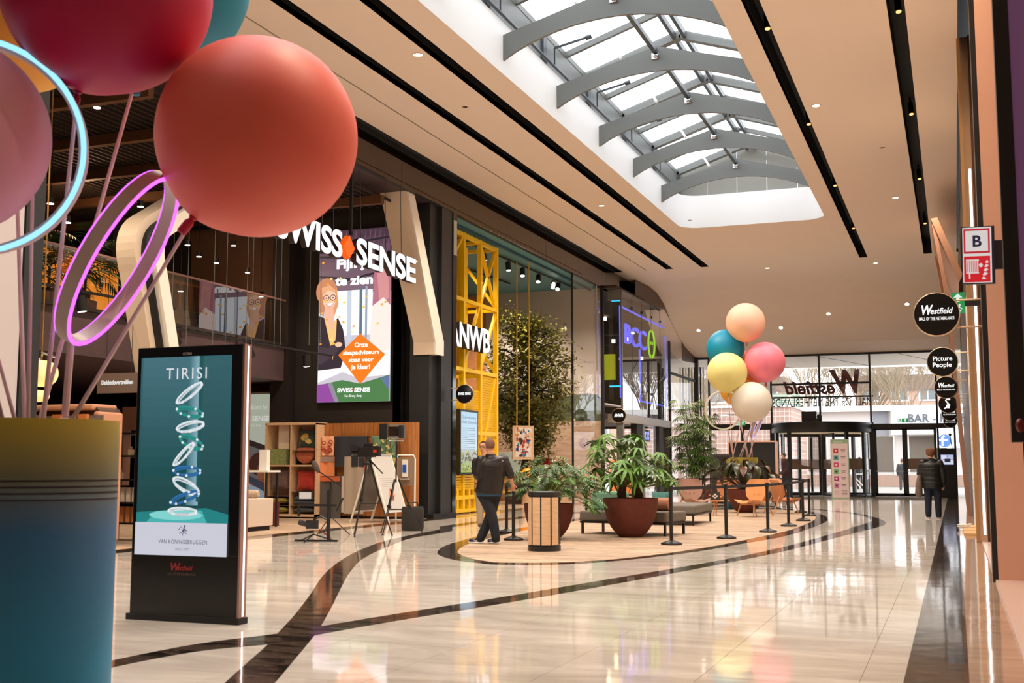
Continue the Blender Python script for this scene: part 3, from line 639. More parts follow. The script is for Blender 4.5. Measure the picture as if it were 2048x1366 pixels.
def bare_tree(x, y, h, seed, lab):
    rnd = random.Random(seed); t = thing('bare_tree', lab, 'tree', (x, y, 0)); m = MB(); tw = MB()
    def go(p, d, L, r, k):
        q = p+d*L; (m if k < 2 else tw).tube([p, q], [r, r*.68], 5 if k < 2 else 3)
        if k >= 5 or r < .004: return
        for _ in range((7, 5, 5, 4, 3)[k]):
            nd = (d+Vector((rnd.uniform(-1,1), rnd.uniform(-1,1), rnd.uniform(-.1,1.0)))*.7).normalized(); go(p+d*L*rnd.uniform(.55, 1), nd, L*rnd.uniform(.62, .92), max(r*.5, .007), k+1)
    go(Vector((0,0,0)), Vector((0,0,1)), h*.26, h*.010, 0)
    m.build('trunk', bark, t); tw.build('twigs', bark, t, stuff=True, fixn=False)
for i, (x, y, h, lab) in enumerate(((-19,92,15,'leftmost'),(-14.5,98,17,'second from the left'),(-10,90,16,'behind the louvred vent'),(-6.5,97,17,'behind the middle mullion'),(-3,90,16,'left of the tall brick flats'),(1.5,96,18,'in front of the tall brick flats'),(5,90,15,'right, over the restaurant sign'),(9,97,18,'rightmost'))):
    bare_tree(x, y, h, i+3, 'bare leafless tree across the square, '+lab)
lp = thing('street_lamp', 'grey double-armed street lamp outside the left bay of the entrance', 'lamp', (-10.3, 61, 0)); MB().cyl((0,0,0),(0,0,3.9),.06).build('pole', steel, lp); MB().bar((-.9,0,3.9),(.9,0,3.9),.05).build('arm', steel, lp); MB().sphere((-.85,0,3.85),(.22,.14,.07),10,6).sphere((.85,0,3.85),(.22,.14,.07),10,6).build('lantern', white, lp)
# bicycle-stand railing and chairs outside
br = thing('bench_frame', 'white bent-tube outdoor bench seen through the doors', 'bench', (-5.2, 62, 0)); MB().tube([(-1,0,.02),(-.2,0,.9),(.2,0,.9),(1,0,.02)], .035, 6).tube([(-.7,.4,.02),(-.1,.4,.9),(.1,.4,.9),(.7,.4,.02)], .035, 6).build('tube_frame', white, br); MB().box(-.9,.9,-.2,.5,.82,.86).build('seat', white, br)
# ================================================================== ELECTRONICS SHOP (glass box)
bw = mat('shop_back_wall', S(60, 48, 40), .7)
struct('wall_left', MB().box(-20.2, -20, 40.7, 50.9, 0, 7.7).box(-20, -11.9, 50.75, 50.9, 2.9, 7.7).box(-20, -17, 50.75, 50.9, 0, 2.9), bw)
struct('ceiling', MB().box(-20, -11.3, 40.7, 50.9, 7.7, 7.8), mat('dark_shop_ceiling', S(58, 46, 40), .8))
struct('floor', MB().box(-20, -11.3, 41.3, 50.9, -.01, .005), mat('shop_grey_floor', S(170, 150, 130), .3))
BX = thing('glass_box', 'projecting two-storey glass shop box with a hollow blue light frame', 'shopfront', (-11.25, 45, 3.15))
def B_(mb): mb.v = [(x+11.25, y-45, z-3.15) for x, y, z in mb.v]; return mb
by = [41.2, 42.7, 44.2, 45.7, 47.2, 48.84]
for a, b in zip(by, by[1:]): B_(MB().add([(-11.25,a+.012,3.15),(-11.25,b-.012,3.15),(-11.25,b-.012,7.66),(-11.25,a+.012,7.66)], [(0,1,2,3)])).build('pane', ffglass, BX)
B_(MB().add([(-11.74,41.2,3.15),(-11.27,41.2,3.15),(-11.27,41.2,7.3),(-11.74,41.2,7.3)], [(0,1,2,3)])).build('pane', glass, BX)
B_(MB().box(-11.76,-11.25,41.18,41.24,7.3,7.7)).build('top_band', mat('grey_band', S(120,118,112), .5), BX)
B_(MB().box(-11.28,-11.22,41.16,41.22,3.1,7.7).box(-11.3,-11.22,41.2,48.84,7.64,7.7)).build('edge_trim', steel, BX)
for y in by[1:-1]:
    B_(MB().box(-11.255,-11.245,y-.011,y+.011,3.15,7.66)).build('glass_seam', black, BX)
    for z in (7.2, 4.1): B_(MB().cyl((-11.24,y,z),(-11.2,y,z),.05,n=8)).build('glass_fixing', steeld, BX)
blue = glow('blue_led', (.12, .14, 1), 1.5); green = glow('green_led', (.35, .85, .01), 1.2)
lf = thing('neon_outline', 'hollow blue light frame behind the glass of the electronics shop', 'light', (-11.33, 45, 5.5))
def tb_(y0, z0, y1, z1): return MB().bar((0,y0-45,z0-5.5),(0,y1-45,z1-5.5),.05,.05).build('light_bar', blue, lf)
tb_(41.3,7.1,48.3,7.05); tb_(41.3,7.1,41.3,3.75); tb_(48.5,6.9,48.5,3.75); tb_(41.3,3.75,48.5,3.75)
MB().bar((-.3,41.25-45,7.3-5.5),(.05,41.25-45,7.3-5.5),.05).bar((-.4,41.25-45,4.15-5.5),(.05,41.25-45,4.15-5.5),.05).build('light_bar', glow('cyan_led', (.02,.3,1), 3), lf)
bc = thing('shop_name_sign', 'three large lit blue letters with a green ring beside them behind the glass box', 'sign', (-11.45, 44.3, 5.9))
letters('lettering', 'BCC', .76, (0, -.3, -.05), '+X', blue, bc, .08, bold=0, width=3.2)
pts = [(0, 2.25+.52*math.cos(2*PI*k/28), .3+.56*math.sin(2*PI*k/28)) for k in range(28)]; MB().tube(pts, .04, 6, True).build('ring', green, bc); MB().obox((0,2.25-.12,.34),(.05,.09,.12)).obox((0,2.25+.12,.34),(.05,.09,.12)).obox((0,2.25,-.2),(.05,.14,.1)).build('socket_dots', green, bc)
MB().bar((0,.3,-.1),(0,.3,-2.1),.06).build('hanger', blue, bc)
# interior of that shop
up = struct('floor', MB().box(-19.9, -12.1, 41.4, 50.7, 3.0, 3.2), bw)
tag(MB().box(-19.6,-12.3,0,.1,0,1.0).build('lime_wall_panel', mat('lime', S(176,190,30), .6, em=S(176,190,30), es=.25), loc=(0,44,4.6)), 'lime green wall band inside the upper floor of the electronics shop', 'panel')
for i in range(7):
    x = -12.2-.45*(i % 3)-.3*i; t = tag(MB().box(-.09,.09,-.07,.07,0,.32).sphere((0,0,.38),.08,8,6).build('boxed_goods', mat(('dark_goods','brown_goods')[i % 2], (S(40,32,30), S(120,60,30))[i % 2], .4), loc=(x, 41.7+.2*i, 3.56)), 'small dark boxed appliance on the shelf in the upper corner of the electronics shop', 'box', 'goods on the upper shelf')
tag(MB().box(-15,-11.95,41.5,43.6,3.5,3.555).build('display_shelf', white), 'white display shelf in the upper corner of the electronics shop', 'shelf')
for i in range(14):
    x, y = -12.4-(i % 4)*1.6, 42+(i//4)*2.2; tag(MB().cyl((0,0,0),(0,0,-.14),.07).build('shop_spot', glow('shop_spot_glow', (1,.75,.45), 9), loc=(x, y, 7.68 if i % 2 else 5.9+.3*(i % 3))), 'small warm spotlight hanging in the electronics shop', 'spotlight', 'spotlights in the electronics shop')
for z in (5.9, 6.3): tag(MB().box(-15.6,-12,0,.08,0,.06).build('lighting_rail', blackm, loc=(0,44.1,z+.05)), 'black lighting rail hanging in the electronics shop', 'rail', 'rails in the electronics shop')
# ground floor front of that shop
sf = thing('shopfront_frame', 'grey and black ground floor shopfront frame under the glass box', 'shopfront', (-11.3, 45, 0))
def F_(mb): mb.v = [(x+11.3, y-45, z) for x, y, z in mb.v]; return mb
F_(MB().box(-11.8,-11.22,41.2,48.9,2.85,3.14)).build('header', mat('grey_header', S(150,142,130), .35), sf)
for y0, y1, m in ((41.3,41.5,steel),(43.3,44.15,blackm),(44.25,44.5,steel),(46.9,47.6,blackm),(48.6,48.9,black)): F_(MB().box(-11.5,-11.26,y0,y1,0,2.85)).build('post', m, sf)
F_(MB().add([(-11.3,44.5,0),(-11.3,46.9,0),(-11.3,46.9,2.85),(-11.3,44.5,2.85)], [(0,1,2,3)])).build('pane', glass, sf)
hb = thing('hanging_shop_sign', 'small blue lit three-letter sign hanging in the ground floor shopfront', 'sign', (-11.6, 46.0, 2.45)); MB().box(-.03,.0,-.55,.75,-.22,.25).build('case', mat('navy_case', S(20,30,90), .4), hb); letters('lettering','BCC',.3,(.012,-.0,-.14),'+X',glow('blue_led_soft',(.25,.35,1),1.6),hb,.02,bold=.05,width=.95)
for i, (x, y, c, h) in enumerate(((-13.6,43.2,S(222,150,60),1.9),(-15.2,45.2,S(230,170,80),2.0),(-13.0,47.6,S(196,120,70),1.5))):
    t = thing('wooden_display_stand', ('tall orange wooden display stand inside the electronics shop, nearest', 'orange wooden display stand deep inside the electronics shop', 'low brown wooden display stand at the far side of the electronics shop')[i], 'stand', (x,y,0)); MB().box(-.5,.5,-.2,.2,.1,h).build('body', mat('orange_wood%d' % i, c, .5), t); MB().box(-.55,.55,-.25,.25,0,.1).build('base', black, t); MB().box(-.4,.4,-.21,-.2,h*.55,h*.9).build('screen', blackg, t)
lamp('AREA', (-14.5, 45, 2.9), 420, (1,.8,.55), (-14.5,45,0), 3); lamp('AREA', (-14, 45, 7.4), 200, (1,.78,.5), (-13,45,0), 3)
# ================================================================== RIGHT SIDE
struct('wall_right', MB().box(.62, .8, 13.9, 50.7, 0, 8.5).box(.7, 2.8, 4, 13.7, 3.9, 9.3).box(2.6, 2.8, -4, 22, 0, 9.3), cream)
struct('wall_right', MB().box(.36, .6, 27.2, 50.6, 0, 8.5), mat('dark_wood_wall', S(60, 42, 32), .4))
struct('wall_right', MB().box(.36, .6, 21.3, 27.1, 4.7, 8.5), mat('warm_grey_panel', S(190, 176, 158), .45))
wp = mat('hoarding_white', (.9,.88,.87), .45)
for k, (a, b) in enumerate(((21.4, 24.2), (24.25, 27.1))):
    t = thing('hoarding_panel', ('near', 'far')[k]+' one of two tall white hoarding panels with small dark logos, on the right wall', 'panel', (.36, (a+b)/2, 0)); MB().box(-.03, .22, a-(a+b)/2, b-(a+b)/2, .02, 4.68).build('board', wp, t)
    p = Pic()
    for i in range(5):
        z = .7+i*.8; p.rect(-.25, z, .2, z+.08, S(60,50,52)).rect(-.2, z+.12, .1, z+.2, S(90,80,82)).rect(-.25, z+.26, .25, z+.29, S(60,50,52))
    p.ell(.1, 2.6, .2, .3, S(50,40,46)); p.build('logo_print', P_PRINT, t, (-.032, 0, 0), '-X')
# pier with champagne edges and a vertical light strip
pr = thing('lit_pier', 'champagne metal pier with a tall white vertical light strip, right wall', 'pier', (.4, 20.7, 0))
MB().box(-.07, .22, 0, .55, 0, 8.5).build('cladding', champ, pr); MB().box(-.01, .028, -.04, .0, .14, 6.2).build('light_strip', glow('white_led', (1, .97, 1), 3), pr); MB().box(.05, .24, -.07, 0, 0, 8.5).build('reveal', mat('bronze_reveal', S(96, 70, 52), .25, .8), pr)
MB().box(-.12, -.07, .02, .5, 0, 8.5).build('edge_profile', mat('gold_edge', S(190, 150, 104), .3, .7), pr)
# pink plaster pier, its black edge, and the near shop's framed purple panel
pp_ = thing('plaster_pier', 'broad pinkish plaster pier with a black metal edge at the right', 'pier', (.52, 13.9, 0))
MB().box(-.13, .17, -.1, .3, .0, 8.5).build('plaster', mat('pink_plaster', S(214, 164, 140), .6, noise_s=1.2, noise_a=.03), pp_); MB().box(-.185, -.13, -.06, .3, 0, 8.5).build('black_edge', black, pp_); MB().box(.17, .23, .0, .3, 0, 8.5).build('chrome_edge', champ, pp_)
nf = thing('framed_display_panel', 'near purple display panel in a deep black frame, cut off by the right edge', 'panel', (.3, 6, 0))
MB().box(-.05, .02, -.05, .03, 1.36, 4.6).build('frame', black, nf); MB().box(.02, 1.2, -.03, .1, 1.40, 4.6).build('panel', mat('purple_print', S(104, 70, 104), .5, em=S(110,70,104), es=.45), nf)  # faint glow added to the purple so the otherwise unlit panel shows
MB().box(.02, .12, -.05, .12, 0, 1.36).build('glass_edge', mat('steel_edge', S(150, 140, 124), .2, .9), nf); MB().box(.1, 1.2, -.1, .5, 0, 1.36).build('lower_panel', blackg, nf)
tag(MB().sphere((0,0,0),(.02,.02,.032),12,8).box(-.01,.01,-.01,.13,-.01,.01).build('red_button', mat('dark_red', S(110,10,12), .3), loc=(.284, 5.84, 1.435)), 'small dark red knob on the black frame at the right edge', 'knob', None)
# fire-hose sign on a bracket
fs = thing('fire_hose_sign', 'red and white sign with letter B over a fire hose and flames', 'sign', (.2, 10.3, 3.02))
a = PY(1921, 455, 10.3); b = PY(1987, 566, 10.3); w_, h_ = b.x-a.x, a.z-b.z; fs.location = ((a.x+b.x)/2, 10.3, (a.z+b.z)/2); fs.rotation_euler = (0, .02, 0)
MB().box(-w_/2, w_/2+.02, 0, .05, -h_/2, h_/2).build('case', mat('dark_case', S(30, 30, 50), .4), fs); MB().box(w_/2, w_/2+.12, .01, .04, -.12, .12).build('bracket', black, fs)
u = w_/2; hh = h_/2; R_ = S(214, 24, 48); W_ = S(244, 236, 232)
p = Pic().rect(-u+.008, -hh+.008, u-.004, hh-.008, W_).rect(-u*.86, hh*.06, u*.86, hh*.92, R_).rect(-u*.74, hh*.13, u*.74, hh*.85, W_).rect(-u*.86, -hh*.94, u*.86, -hh*.04, S(232, 20, 40))
p.text('B', 0, hh*.30, hh*.38, S(20, 22, 60), bold=.03)
for i in range(7): p.rect(-u*.72+i*u*.12, -hh*.62, -u*.64+i*u*.12, -hh*.16, W_)
p.rect(-u*.72, -hh*.2, u*.12, -hh*.15, W_).rect(-u*.72, -hh*.64, u*.12, -hh*.6, W_).rect(-u*.55, -hh*.82, -u*.45, -hh*.6, W_).ell(u*.24, -hh*.36, u*.13, hh*.07, W_)
for i in range(5):
    x, z = u*(.28+.06*i), -hh*(.84-.14*i); p.poly([(x, z), (x+u*.2, z-hh*.02), (x+u*.42-u*.05*i, z+hh*.06), (x+u*.3, z+hh*.02), (x+u*.12, z+hh*.1)], W_)
p.build('face', printmat('lit_sign', .75, .3), fs, (0, -.002, 0), '-Y')
exitsign('hanging_exit_sign', 'upright green exit sign with white arrow behind the first round blade sign', tuple(PY(1916, 606, 17)), '-Y', .17, .29)
MB().box(0,.28,-.01,.02,-.05,.05).build('bracket', black, bpy.data.objects['hanging_exit_sign'], loc=(.07,.0,0))
# round blade signs
def _kw(kw, D): return {k: (v*D if k == 'width' else v) for k, v in kw.items()}
def blade(nm, lab, F, px, py, lines, D=.5, name='round_blade_sign', side=1, wallx=.6, grp=None):
    c = AT(px, py, F); t = thing(name, lab, 'sign', (c.x, c.y, c.z), 0, grp); d = MB().cyl((0,-.035,0), (0,.035,0), D/2, n=40).build('disc', blackg, t, smooth=True)
    rim = MB().tube([(math.cos(2*PI*k/40)*D/2, 0, math.sin(2*PI*k/40)*D/2) for k in range(40)], .035, 8, True, ry=.012).build('rim', mat('pale_champagne_rim', S(206,180,150), .3, .5), t, smooth=True)
    L = wallx-c.x if side > 0 else c.x-wallx
    for z in (-.16*D/.5, .16*D/.5): MB().cyl((side*D*.44, .01, z), (side*L, .01, z), .012, n=6).build('arm', champ, t)
    p = Pic(.0003)
    for (s, x, z, h, kw) in lines: p.text(s, x*D, z*D, h*D, S(250,248,244), **_kw(kw, D))
    if not lines: 
        p.line([(.09*D,.24*D),(-.04*D,.3*D),(-.12*D,.2*D),(-.02*D,.06*D),(.08*D,-.06*D),(.04*D,-.22*D),(-.12*D,-.2*D),(-.2*D,-.28*D)], .07*D, S(250,248,244)).ell(.0, -.08*D, .12*D, .07*D, S(250,248,244), rot=.6).ell(.05*D,.26*D,.08*D,.05*D,S(250,248,244))
    p.build('lettering', printmat('lit_letters', 1.3, .3), t, (0, -.038, 0), '-Y'); return t
WL = [('W', -.24, .0, .22, dict(shear=.25, bold=.03, width=.26)), ('estfield', .1, .01, .14, dict(shear=.25, bold=.02, width=.5)), ('MALL OF THE NETHERLANDS', 0, -.14, .075, dict(bold=.01, width=.78))]
blade('a', 'nearest and largest round black blade sign with white mall lettering', 13.8, 1873, 629, WL)
blade('b', 'second round black blade sign, with two stacked bold white words', 20.5, 1885, 724, [('Picture', 0, .04, .16, dict(bold=.018, width=.64)), ('People', -.02, -.18, .16, dict(bold=.018, width=.62))])
blade('c', 'third round black blade sign, with white mall lettering', 27.2, 1892, 775, WL)
blade('d', 'fourth round black blade sign, with a white swan-like emblem', 33, 1896, 808, [])
blade('e', 'fifth round black blade sign, small, mall lettering', 39.5, 1899, 826, WL)
blade('f', 'sixth and farthest round black blade sign', 46, 1900.5, 842, WL)
# copper folded portal leaning out of the right wall
cf = thing('copper_portal', 'tall copper folded portal frame leaning out of the right wall', 'frame', (.3, 32, 0))
def leg(y, name='leg'):
    pts = [(.0,.15,.0), (-.34,.15,5.65), (-.58,.15,7.5)]
    MB().bar((0,y,0),(-.34,y,5.65),.09,.3,up=(0,1,0)).bar((-.34,y,5.6),(-.6,y,7.5),.09,.3,up=(0,1,0)).build(name, copper, cf)
leg(0); leg(5)
MB().add([(-.66,-.4,7.6),(-.50,-.4,7.62),(.06,-.4,6.1),(-.04,-.4,5.9),(-.66,6.5,7.6),(-.5,6.5,7.62),(.06,6.5,6.1),(-.04,6.5,5.9)], [(0,1,2,3),(4,7,6,5),(0,4,5,1),(1,5,6,2),(2,6,7,3),(3,7,4,0)]).build('folded_top', copper, cf)
cl = tag(MB().tube([(.12*math.cos(k*.5)*(1+.12*math.sin(k*1.7)), .25*math.sin(k*.5), .015+.0025*k) for k in range(40)], .012, 5).build('cable_coil', mat('white_cable', S(226,214,204), .5), loc=(.12, 25.0, 0)), 'loose coil of white cable on the floor by the right wall', 'cable')
for i in range(3): tag(MB().box(-.12,.12,-.5,.5,0,.05).build('timber_batten', mat('timber_raw', S(200,160,110), .6), loc=(.22, 23.2+i*1.15, 0)), 'short pale timber batten lying along the foot of the right wall', 'batten', 'battens along the right wall')
# ================================================================== OUTDOOR-GOODS SHOP (yellow tower, tree, dune mural)
struct('ceiling', MB().box(-20, XF-.14, 26.9, 40.6, 7.68, 7.78), teal)
struct('trim_5', MB().box(XF-.5, XF-.42, 27.2, 40.5, 7.6, 7.68), mat('teal_trim', S(30, 78, 96), .5))
mu = bpy.data.materials.new('dune_mural'); mu.use_nodes = True; nt = mu.node_tree; b = nt.nodes['Principled BSDF']
tc = nt.nodes.new('ShaderNodeTexCoord'); sp = nt.nodes.new('ShaderNodeSeparateXYZ'); nt.links.new(tc.outputs['Object'], sp.inputs[0])
n1 = nt.nodes.new('ShaderNodeTexNoise'); n1.inputs['Scale'].default_value = 1.4; n1.inputs['Detail'].default_value = 8; nt.links.new(tc.outputs['Object'], n1.inputs['Vector'])
ad = nt.nodes.new('ShaderNodeMath'); ad.operation = 'MULTIPLY_ADD'; ad.inputs[1].default_value = -1.3; nt.links.new(n1.outputs[0], ad.inputs[0]); nt.links.new(sp.outputs['Z'], ad.inputs[2])
sky_ = nt.nodes.new('ShaderNodeMath'); sky_.operation = 'GREATER_THAN'; sky_.inputs[1].default_value = 3.1; nt.links.new(ad.outputs[0], sky_.inputs[0])
gr = nt.nodes.new('ShaderNodeMath'); gr.operation = 'LESS_THAN'; gr.inputs[1].default_value = 2.86; nt.links.new(sp.outputs['Z'], gr.inputs[0])
n2 = nt.nodes.new('ShaderNodeTexNoise'); n2.inputs['Scale'].default_value = 5; n2.inputs['Detail'].default_value = 9; nt.links.new(tc.outputs['Object'], n2.inputs['Vector'])
tr = nt.nodes.new('ShaderNodeValToRGB'); tr.color_ramp.elements[0].position = .35; tr.color_ramp.elements[0].color = (*S(36,44,34), 1); tr.color_ramp.elements[1].position = .7; tr.color_ramp.elements[1].color = (*S(100,118,88), 1); nt.links.new(n2.outputs[0], tr.inputs[0])
mpp = nt.nodes.new('ShaderNodeMapping'); mpp.inputs['Scale'].default_value = (1, 1, 7); nt.links.new(tc.outputs['Object'], mpp.inputs[0]); n3 = nt.nodes.new('ShaderNodeTexNoise'); n3.inputs['Scale'].default_value = 3; n3.inputs['Detail'].default_value = 8; nt.links.new(mpp.outputs[0], n3.inputs['Vector'])
sa = nt.nodes.new('ShaderNodeValToRGB'); sa.color_ramp.elements[0].position = .3; sa.color_ramp.elements[0].color = (*S(184,152,132), 1); sa.color_ramp.elements[1].position = .62; sa.color_ramp.elements[1].color = (*S(214,188,166), 1); nt.links.new(n3.outputs[0], sa.inputs[0])
m1 = nt.nodes.new('ShaderNodeMixRGB'); nt.links.new(sky_.outputs[0], m1.inputs[0]); nt.links.new(tr.outputs[0], m1.inputs[1]); m1.inputs[2].default_value = (*S(208,198,192), 1)
m2 = nt.nodes.new('ShaderNodeMixRGB'); nt.links.new(gr.outputs[0], m2.inputs[0]); nt.links.new(m1.outputs[0], m2.inputs[1]); nt.links.new(sa.outputs[0], m2.inputs[2]); nt.links.new(m2.outputs[0], b.inputs['Base Color']); b.inputs['Roughness'].default_value = .6
wm = struct('wall_far', MB().box(-20, XF, 40.5, 40.66, 0, 7.68), mu)
tag(MB().box(-19.8,-16.3,-.06,0,0,7.6).build('wood_map_panel', mat('lit_wood_panel', S(206, 140, 90), .55, noise_s=3, noise_a=.1), loc=(0,40.48,0)), 'tall orange wooden wall panel behind the yellow tower', 'panel')
p = Pic().line([(-18.2,1),(-17.5,3.5),(-16.9,5.8),(-16.5,7)], .04, S(240,220,190)).line([(-17.2,1.5),(-16.6,2.6),(-17.0,4.2),(-17.9,6.0)], .04, S(240,220,190)); p.build('route_lines', P_PRINT, bpy.data.objects['wood_map_panel'], (0,-.063,0), '-Y')
struct('wall_left', MB().box(-20.1, -20, 26.5, 40.6, 0, 7.7).box(-20, -12.4, 26.6, 26.8, 0, 7.7), mat('brown_side_wall', S(120, 88, 70), .6))
# dark column between the two shops
col = thing('dark_column', 'tall dark anthracite column between the bed shop and the yellow shop', 'column', (-12.0, 26.6, 0))
MB().box(-.42, .1, -.75, -.3, 0, 7.7).build('near_flank', dkgrey, col); MB().box(-.3, .22, -.3, .35, 0, 7.7).build('core', mat('anthracite_2', (.018,.019,.021), .4), col); MB().box(.0, .24, .36, .6, 0, 7.7).build('gloss_flank', blackg, col); MB().box(.241, .246, .38, .58, 6.6, 7.5).build('white_plate', mat('plate', S(190,196,192), .4), col)
MB().box(-.5, .26, -.8, .6, 0, .1).build('plinth', black, col)
# store glass near the mural
gp = thing('window_3', 'x', 'x', (XF, 37.4, 0)); del gp['label'], gp['category']; tag(gp, kind='structure')
MB().add([(0,-.5,.02),(0,3.0,.02),(0,3.0,7.66),(0,-.5,7.66)], [(0,1,2,3)]).build('pane', lowglass, gp); MB().box(-.03,.03,-.55,-.49,0,7.68).box(-.05,.05,2.98,3.1,0,7.68).build('mullion', blackm, gp)
MB().cyl((.04,2.2,7.66),(.04,2.2,4.6),.02).build('rod', alu, gp)
# yellow lattice tower
ty = [27.3, 28.86, 30.07, 31.3]; tw = thing('yellow_lattice_tower', 'tall yellow steel lattice tower with louvred lower panels', 'tower', (-12.9, 29.3, 0))
def T_(mb): mb.v = [(x+12.9, y-29.3, z) for x, y, z in mb.v]; return mb
for X in (-12.3, -13.5):
    for y in ty: T_(MB().box(X-.06, X+.06, y-.06, y+.06, .06, 7.56)).build('upright', yellow, tw)
    for z in (.42, 2.15 if X > -13 else 3.0, 3.83, 5.72, 7.5): T_(MB().box(X-.053, X+.053, 27.3, 31.3, z-.05, z+.05)).build('rail', yellow, tw)
for y in ty:
    for z in (3.83, 5.72, 7.5): T_(MB().box(-13.5, -12.3, y-.045, y+.045, z-.045, z+.045)).build('cross_rail', yellow, tw)
for (y0, z0, y1, z1) in ((30.1,5.75,31.25,7.45),(31.25,5.75,30.1,7.45),(27.35,6.0,28.8,7.45),(30.07,3.9,31.3,5.66),(28.86,3.9,30.0,5.66),(30.1,1.3,31.2,3.75)):
    T_(MB().bar((-12.3,y0,z0),(-12.3,y1,z1),.08)).build('brace', yellow, tw)
for y0, y1 in ((31.3, 31.3),):
    T_(MB().bar((-12.3,31.3,3.9),(-13.5,31.3,5.66),.08).bar((-12.3,31.3,5.8),(-13.5,31.3,7.4),.08)).build('brace', yellow, tw)
for k in range(3): T_(MB().box(-13.3+k*.28, -13.08+k*.28, 29.5, 29.72, 3.9, 7.3)).build('inner_tube', yellow, tw)
nsl = 0
for (y0, y1, z0, z1) in ((27.36,28.8,.62,3.2),(28.92,30.0,.62,3.3),(30.13,31.24,1.25,3.75)):
    z = z0
    while z < z1: T_(MB().add([(-12.30,y0,z),(-12.30,y1,z),(-12.28,y1,z+.05),(-12.28,y0,z+.05),(-12.32,y0,z+.008),(-12.32,y1,z+.008),(-12.30,y1,z+.058),(-12.30,y0,z+.058)], [(0,1,2,3),(7,6,5,4),(0,4,5,1),(1,5,6,2),(2,6,7,3),(3,7,4,0)])).build('slat', yellow, tw); z += .066
T_(MB().box(-12.4,-12.36,27.36,30.0,.62,3.3).box(-12.4,-12.36,30.13,31.24,1.25,3.75)).build('backing_panel', mat('ochre_backing', S(214,150,10), .5), tw)
for y in (27.9,28.5,29.3,29.7): T_(MB().box(-12.34,-12.26,y-.05,y+.05,.0,.62)).build('foot', yellow, tw)
T_(MB().box(-13.55,-12.2,27.2,31.4,0.03,.12)).build('base_frame', yellow, tw)
# name letters in front of the tower
nm = thing('shop_name_letters', 'four big lit white letters standing out from the yellow tower', 'sign', (-11.95, 28.4, 4.34))
me = letters('letters', 'ANWB', .62, (0, 0, 0), '+X', mat('dark_letter_side', S(50,40,40), .5), nm, .14, bold=.03, width=2.78); letters('lit_faces', 'ANWB', .62, (.075, 0, 0), '+X', glow('letter_white', (1,.97,.98), 1.25), nm, .006, bold=.03, width=2.78)
# screen fixed to the tower
ts = thing('upright_screen', 'tall lit information screen with a heath photo on the yellow slats', 'screen', (-12.16, 28.92, 1.88))
MB().box(-.08, .04, -.62, .62, -.86, .86).build('case', black, ts)
p = Pic().grad(-.56, -.2, .56, .8, S(206,226,238), S(170,206,232), 6); p.text('Online bestelling', -.5, .62, .075, S(40,70,90), width=.95, align='LEFT').text('afhalen bij de winkel', -.5, .5, .075, S(40,70,90), width=1.0, align='LEFT')
for i in range(13): p.rect(-.5, .36-i*.05, -.5+(.9 if i not in (2,5,9) else .35), .367-i*.05+.008, S(110,140,156))
p.grad(-.56, -.8, .56, -.2, S(160,180,70), S(190,196,190), 6)
rnd = random.Random(3)
for i in range(90): x, y_ = rnd.uniform(-.54,.54), rnd.uniform(-.78,-.25); p.ell(x, y_, .05, .02+.02*rnd.random(), rnd.choice([S(110,96,110),S(150,166,60),S(90,110,60),S(200,200,150),S(140,120,140)]), 6, lift=(i % 6 == 0))
p.build('picture', P_SCREEN, ts, (.042, 0, 0), '+X')
blade('sw', 'round black blade sign with small white lettering on the dark column', 29.2, 930, 788, [('SWISS', -.19, -.05, .13, dict(bold=.04, width=.34)), ('SENSE', .2, -.05, .13, dict(bold=.04, width=.34))], .46, side=-1, wallx=-11.78)
blade('an', 'round black blade sign with four bold white letters over the electronics shopfront', 41.3, 1238, 831, [('ANWB', 0, -.1, .22, dict(bold=.05, width=.66))], .5, side=-1, wallx=-11.3)
# ropes and the hanging picture frame, the small lamp below
hp = thing('hanging_picture', 'narrow wooden frame with a colourful collage hung on two yellow ropes', 'picture', tuple(PX(1046, 885, -12.5)))
wd, ht = .34, .5
MB().box(-wd,wd,-.03,.03,-.52,.52).build('frame', oak, hp, rot=(0,0,PI/2-.9)); 
for s in (-1, 1): MB().cyl((s*.2*math.cos(PI/2-.9), s*.2*math.sin(PI/2-.9), .5), (s*.2*math.cos(PI/2-.9), s*.2*math.sin(PI/2-.9), 5.65), .018, n=6).build('rope', mat('yellow_rope', S(210,170,60), .7), hp)
p = Pic(.0003).rect(-.26,-.45,.26,.45,S(236,226,220)); rnd = random.Random(9)
for i in range(60): p.ell(rnd.uniform(-.22,.22), rnd.uniform(-.42,.42), rnd.uniform(.02,.07), rnd.uniform(.02,.08), rnd.choice([S(190,50,40),S(40,60,120),S(230,190,150),S(60,40,40),S(240,240,240),S(220,140,60),S(60,120,160)]), 7)
a_ = PI/2-.9; p.build('collage', P_PRINT, hp, (.04*math.sin(a_), -.04*math.cos(a_), 0), ((math.cos(a_),math.sin(a_),0),(0,0,1),(math.sin(a_),-math.cos(a_),0)))
ol = tag(MB().lathe([(.02,0),(.2,.1),(.26,.3),(.2,.5),(.08,.6)], n=20).build('orange_lamp', mat('amber_glass', S(240,130,20), .3, em=S(255,140,20), es=1.0), loc=tuple(PX(1055, 955, -13.0)), smooth=True), 'round glowing amber lamp behind the man, under the hanging picture', 'lamp')
ol.location.z -= .3; tag(MB().cyl((0,0,0),(0,0,ol.location.z),.2,.16,12).build('lamp_pedestal', oak, loc=(ol.location.x, ol.location.y, 0)), 'round wooden pedestal under the glowing amber lamp', 'pedestal')
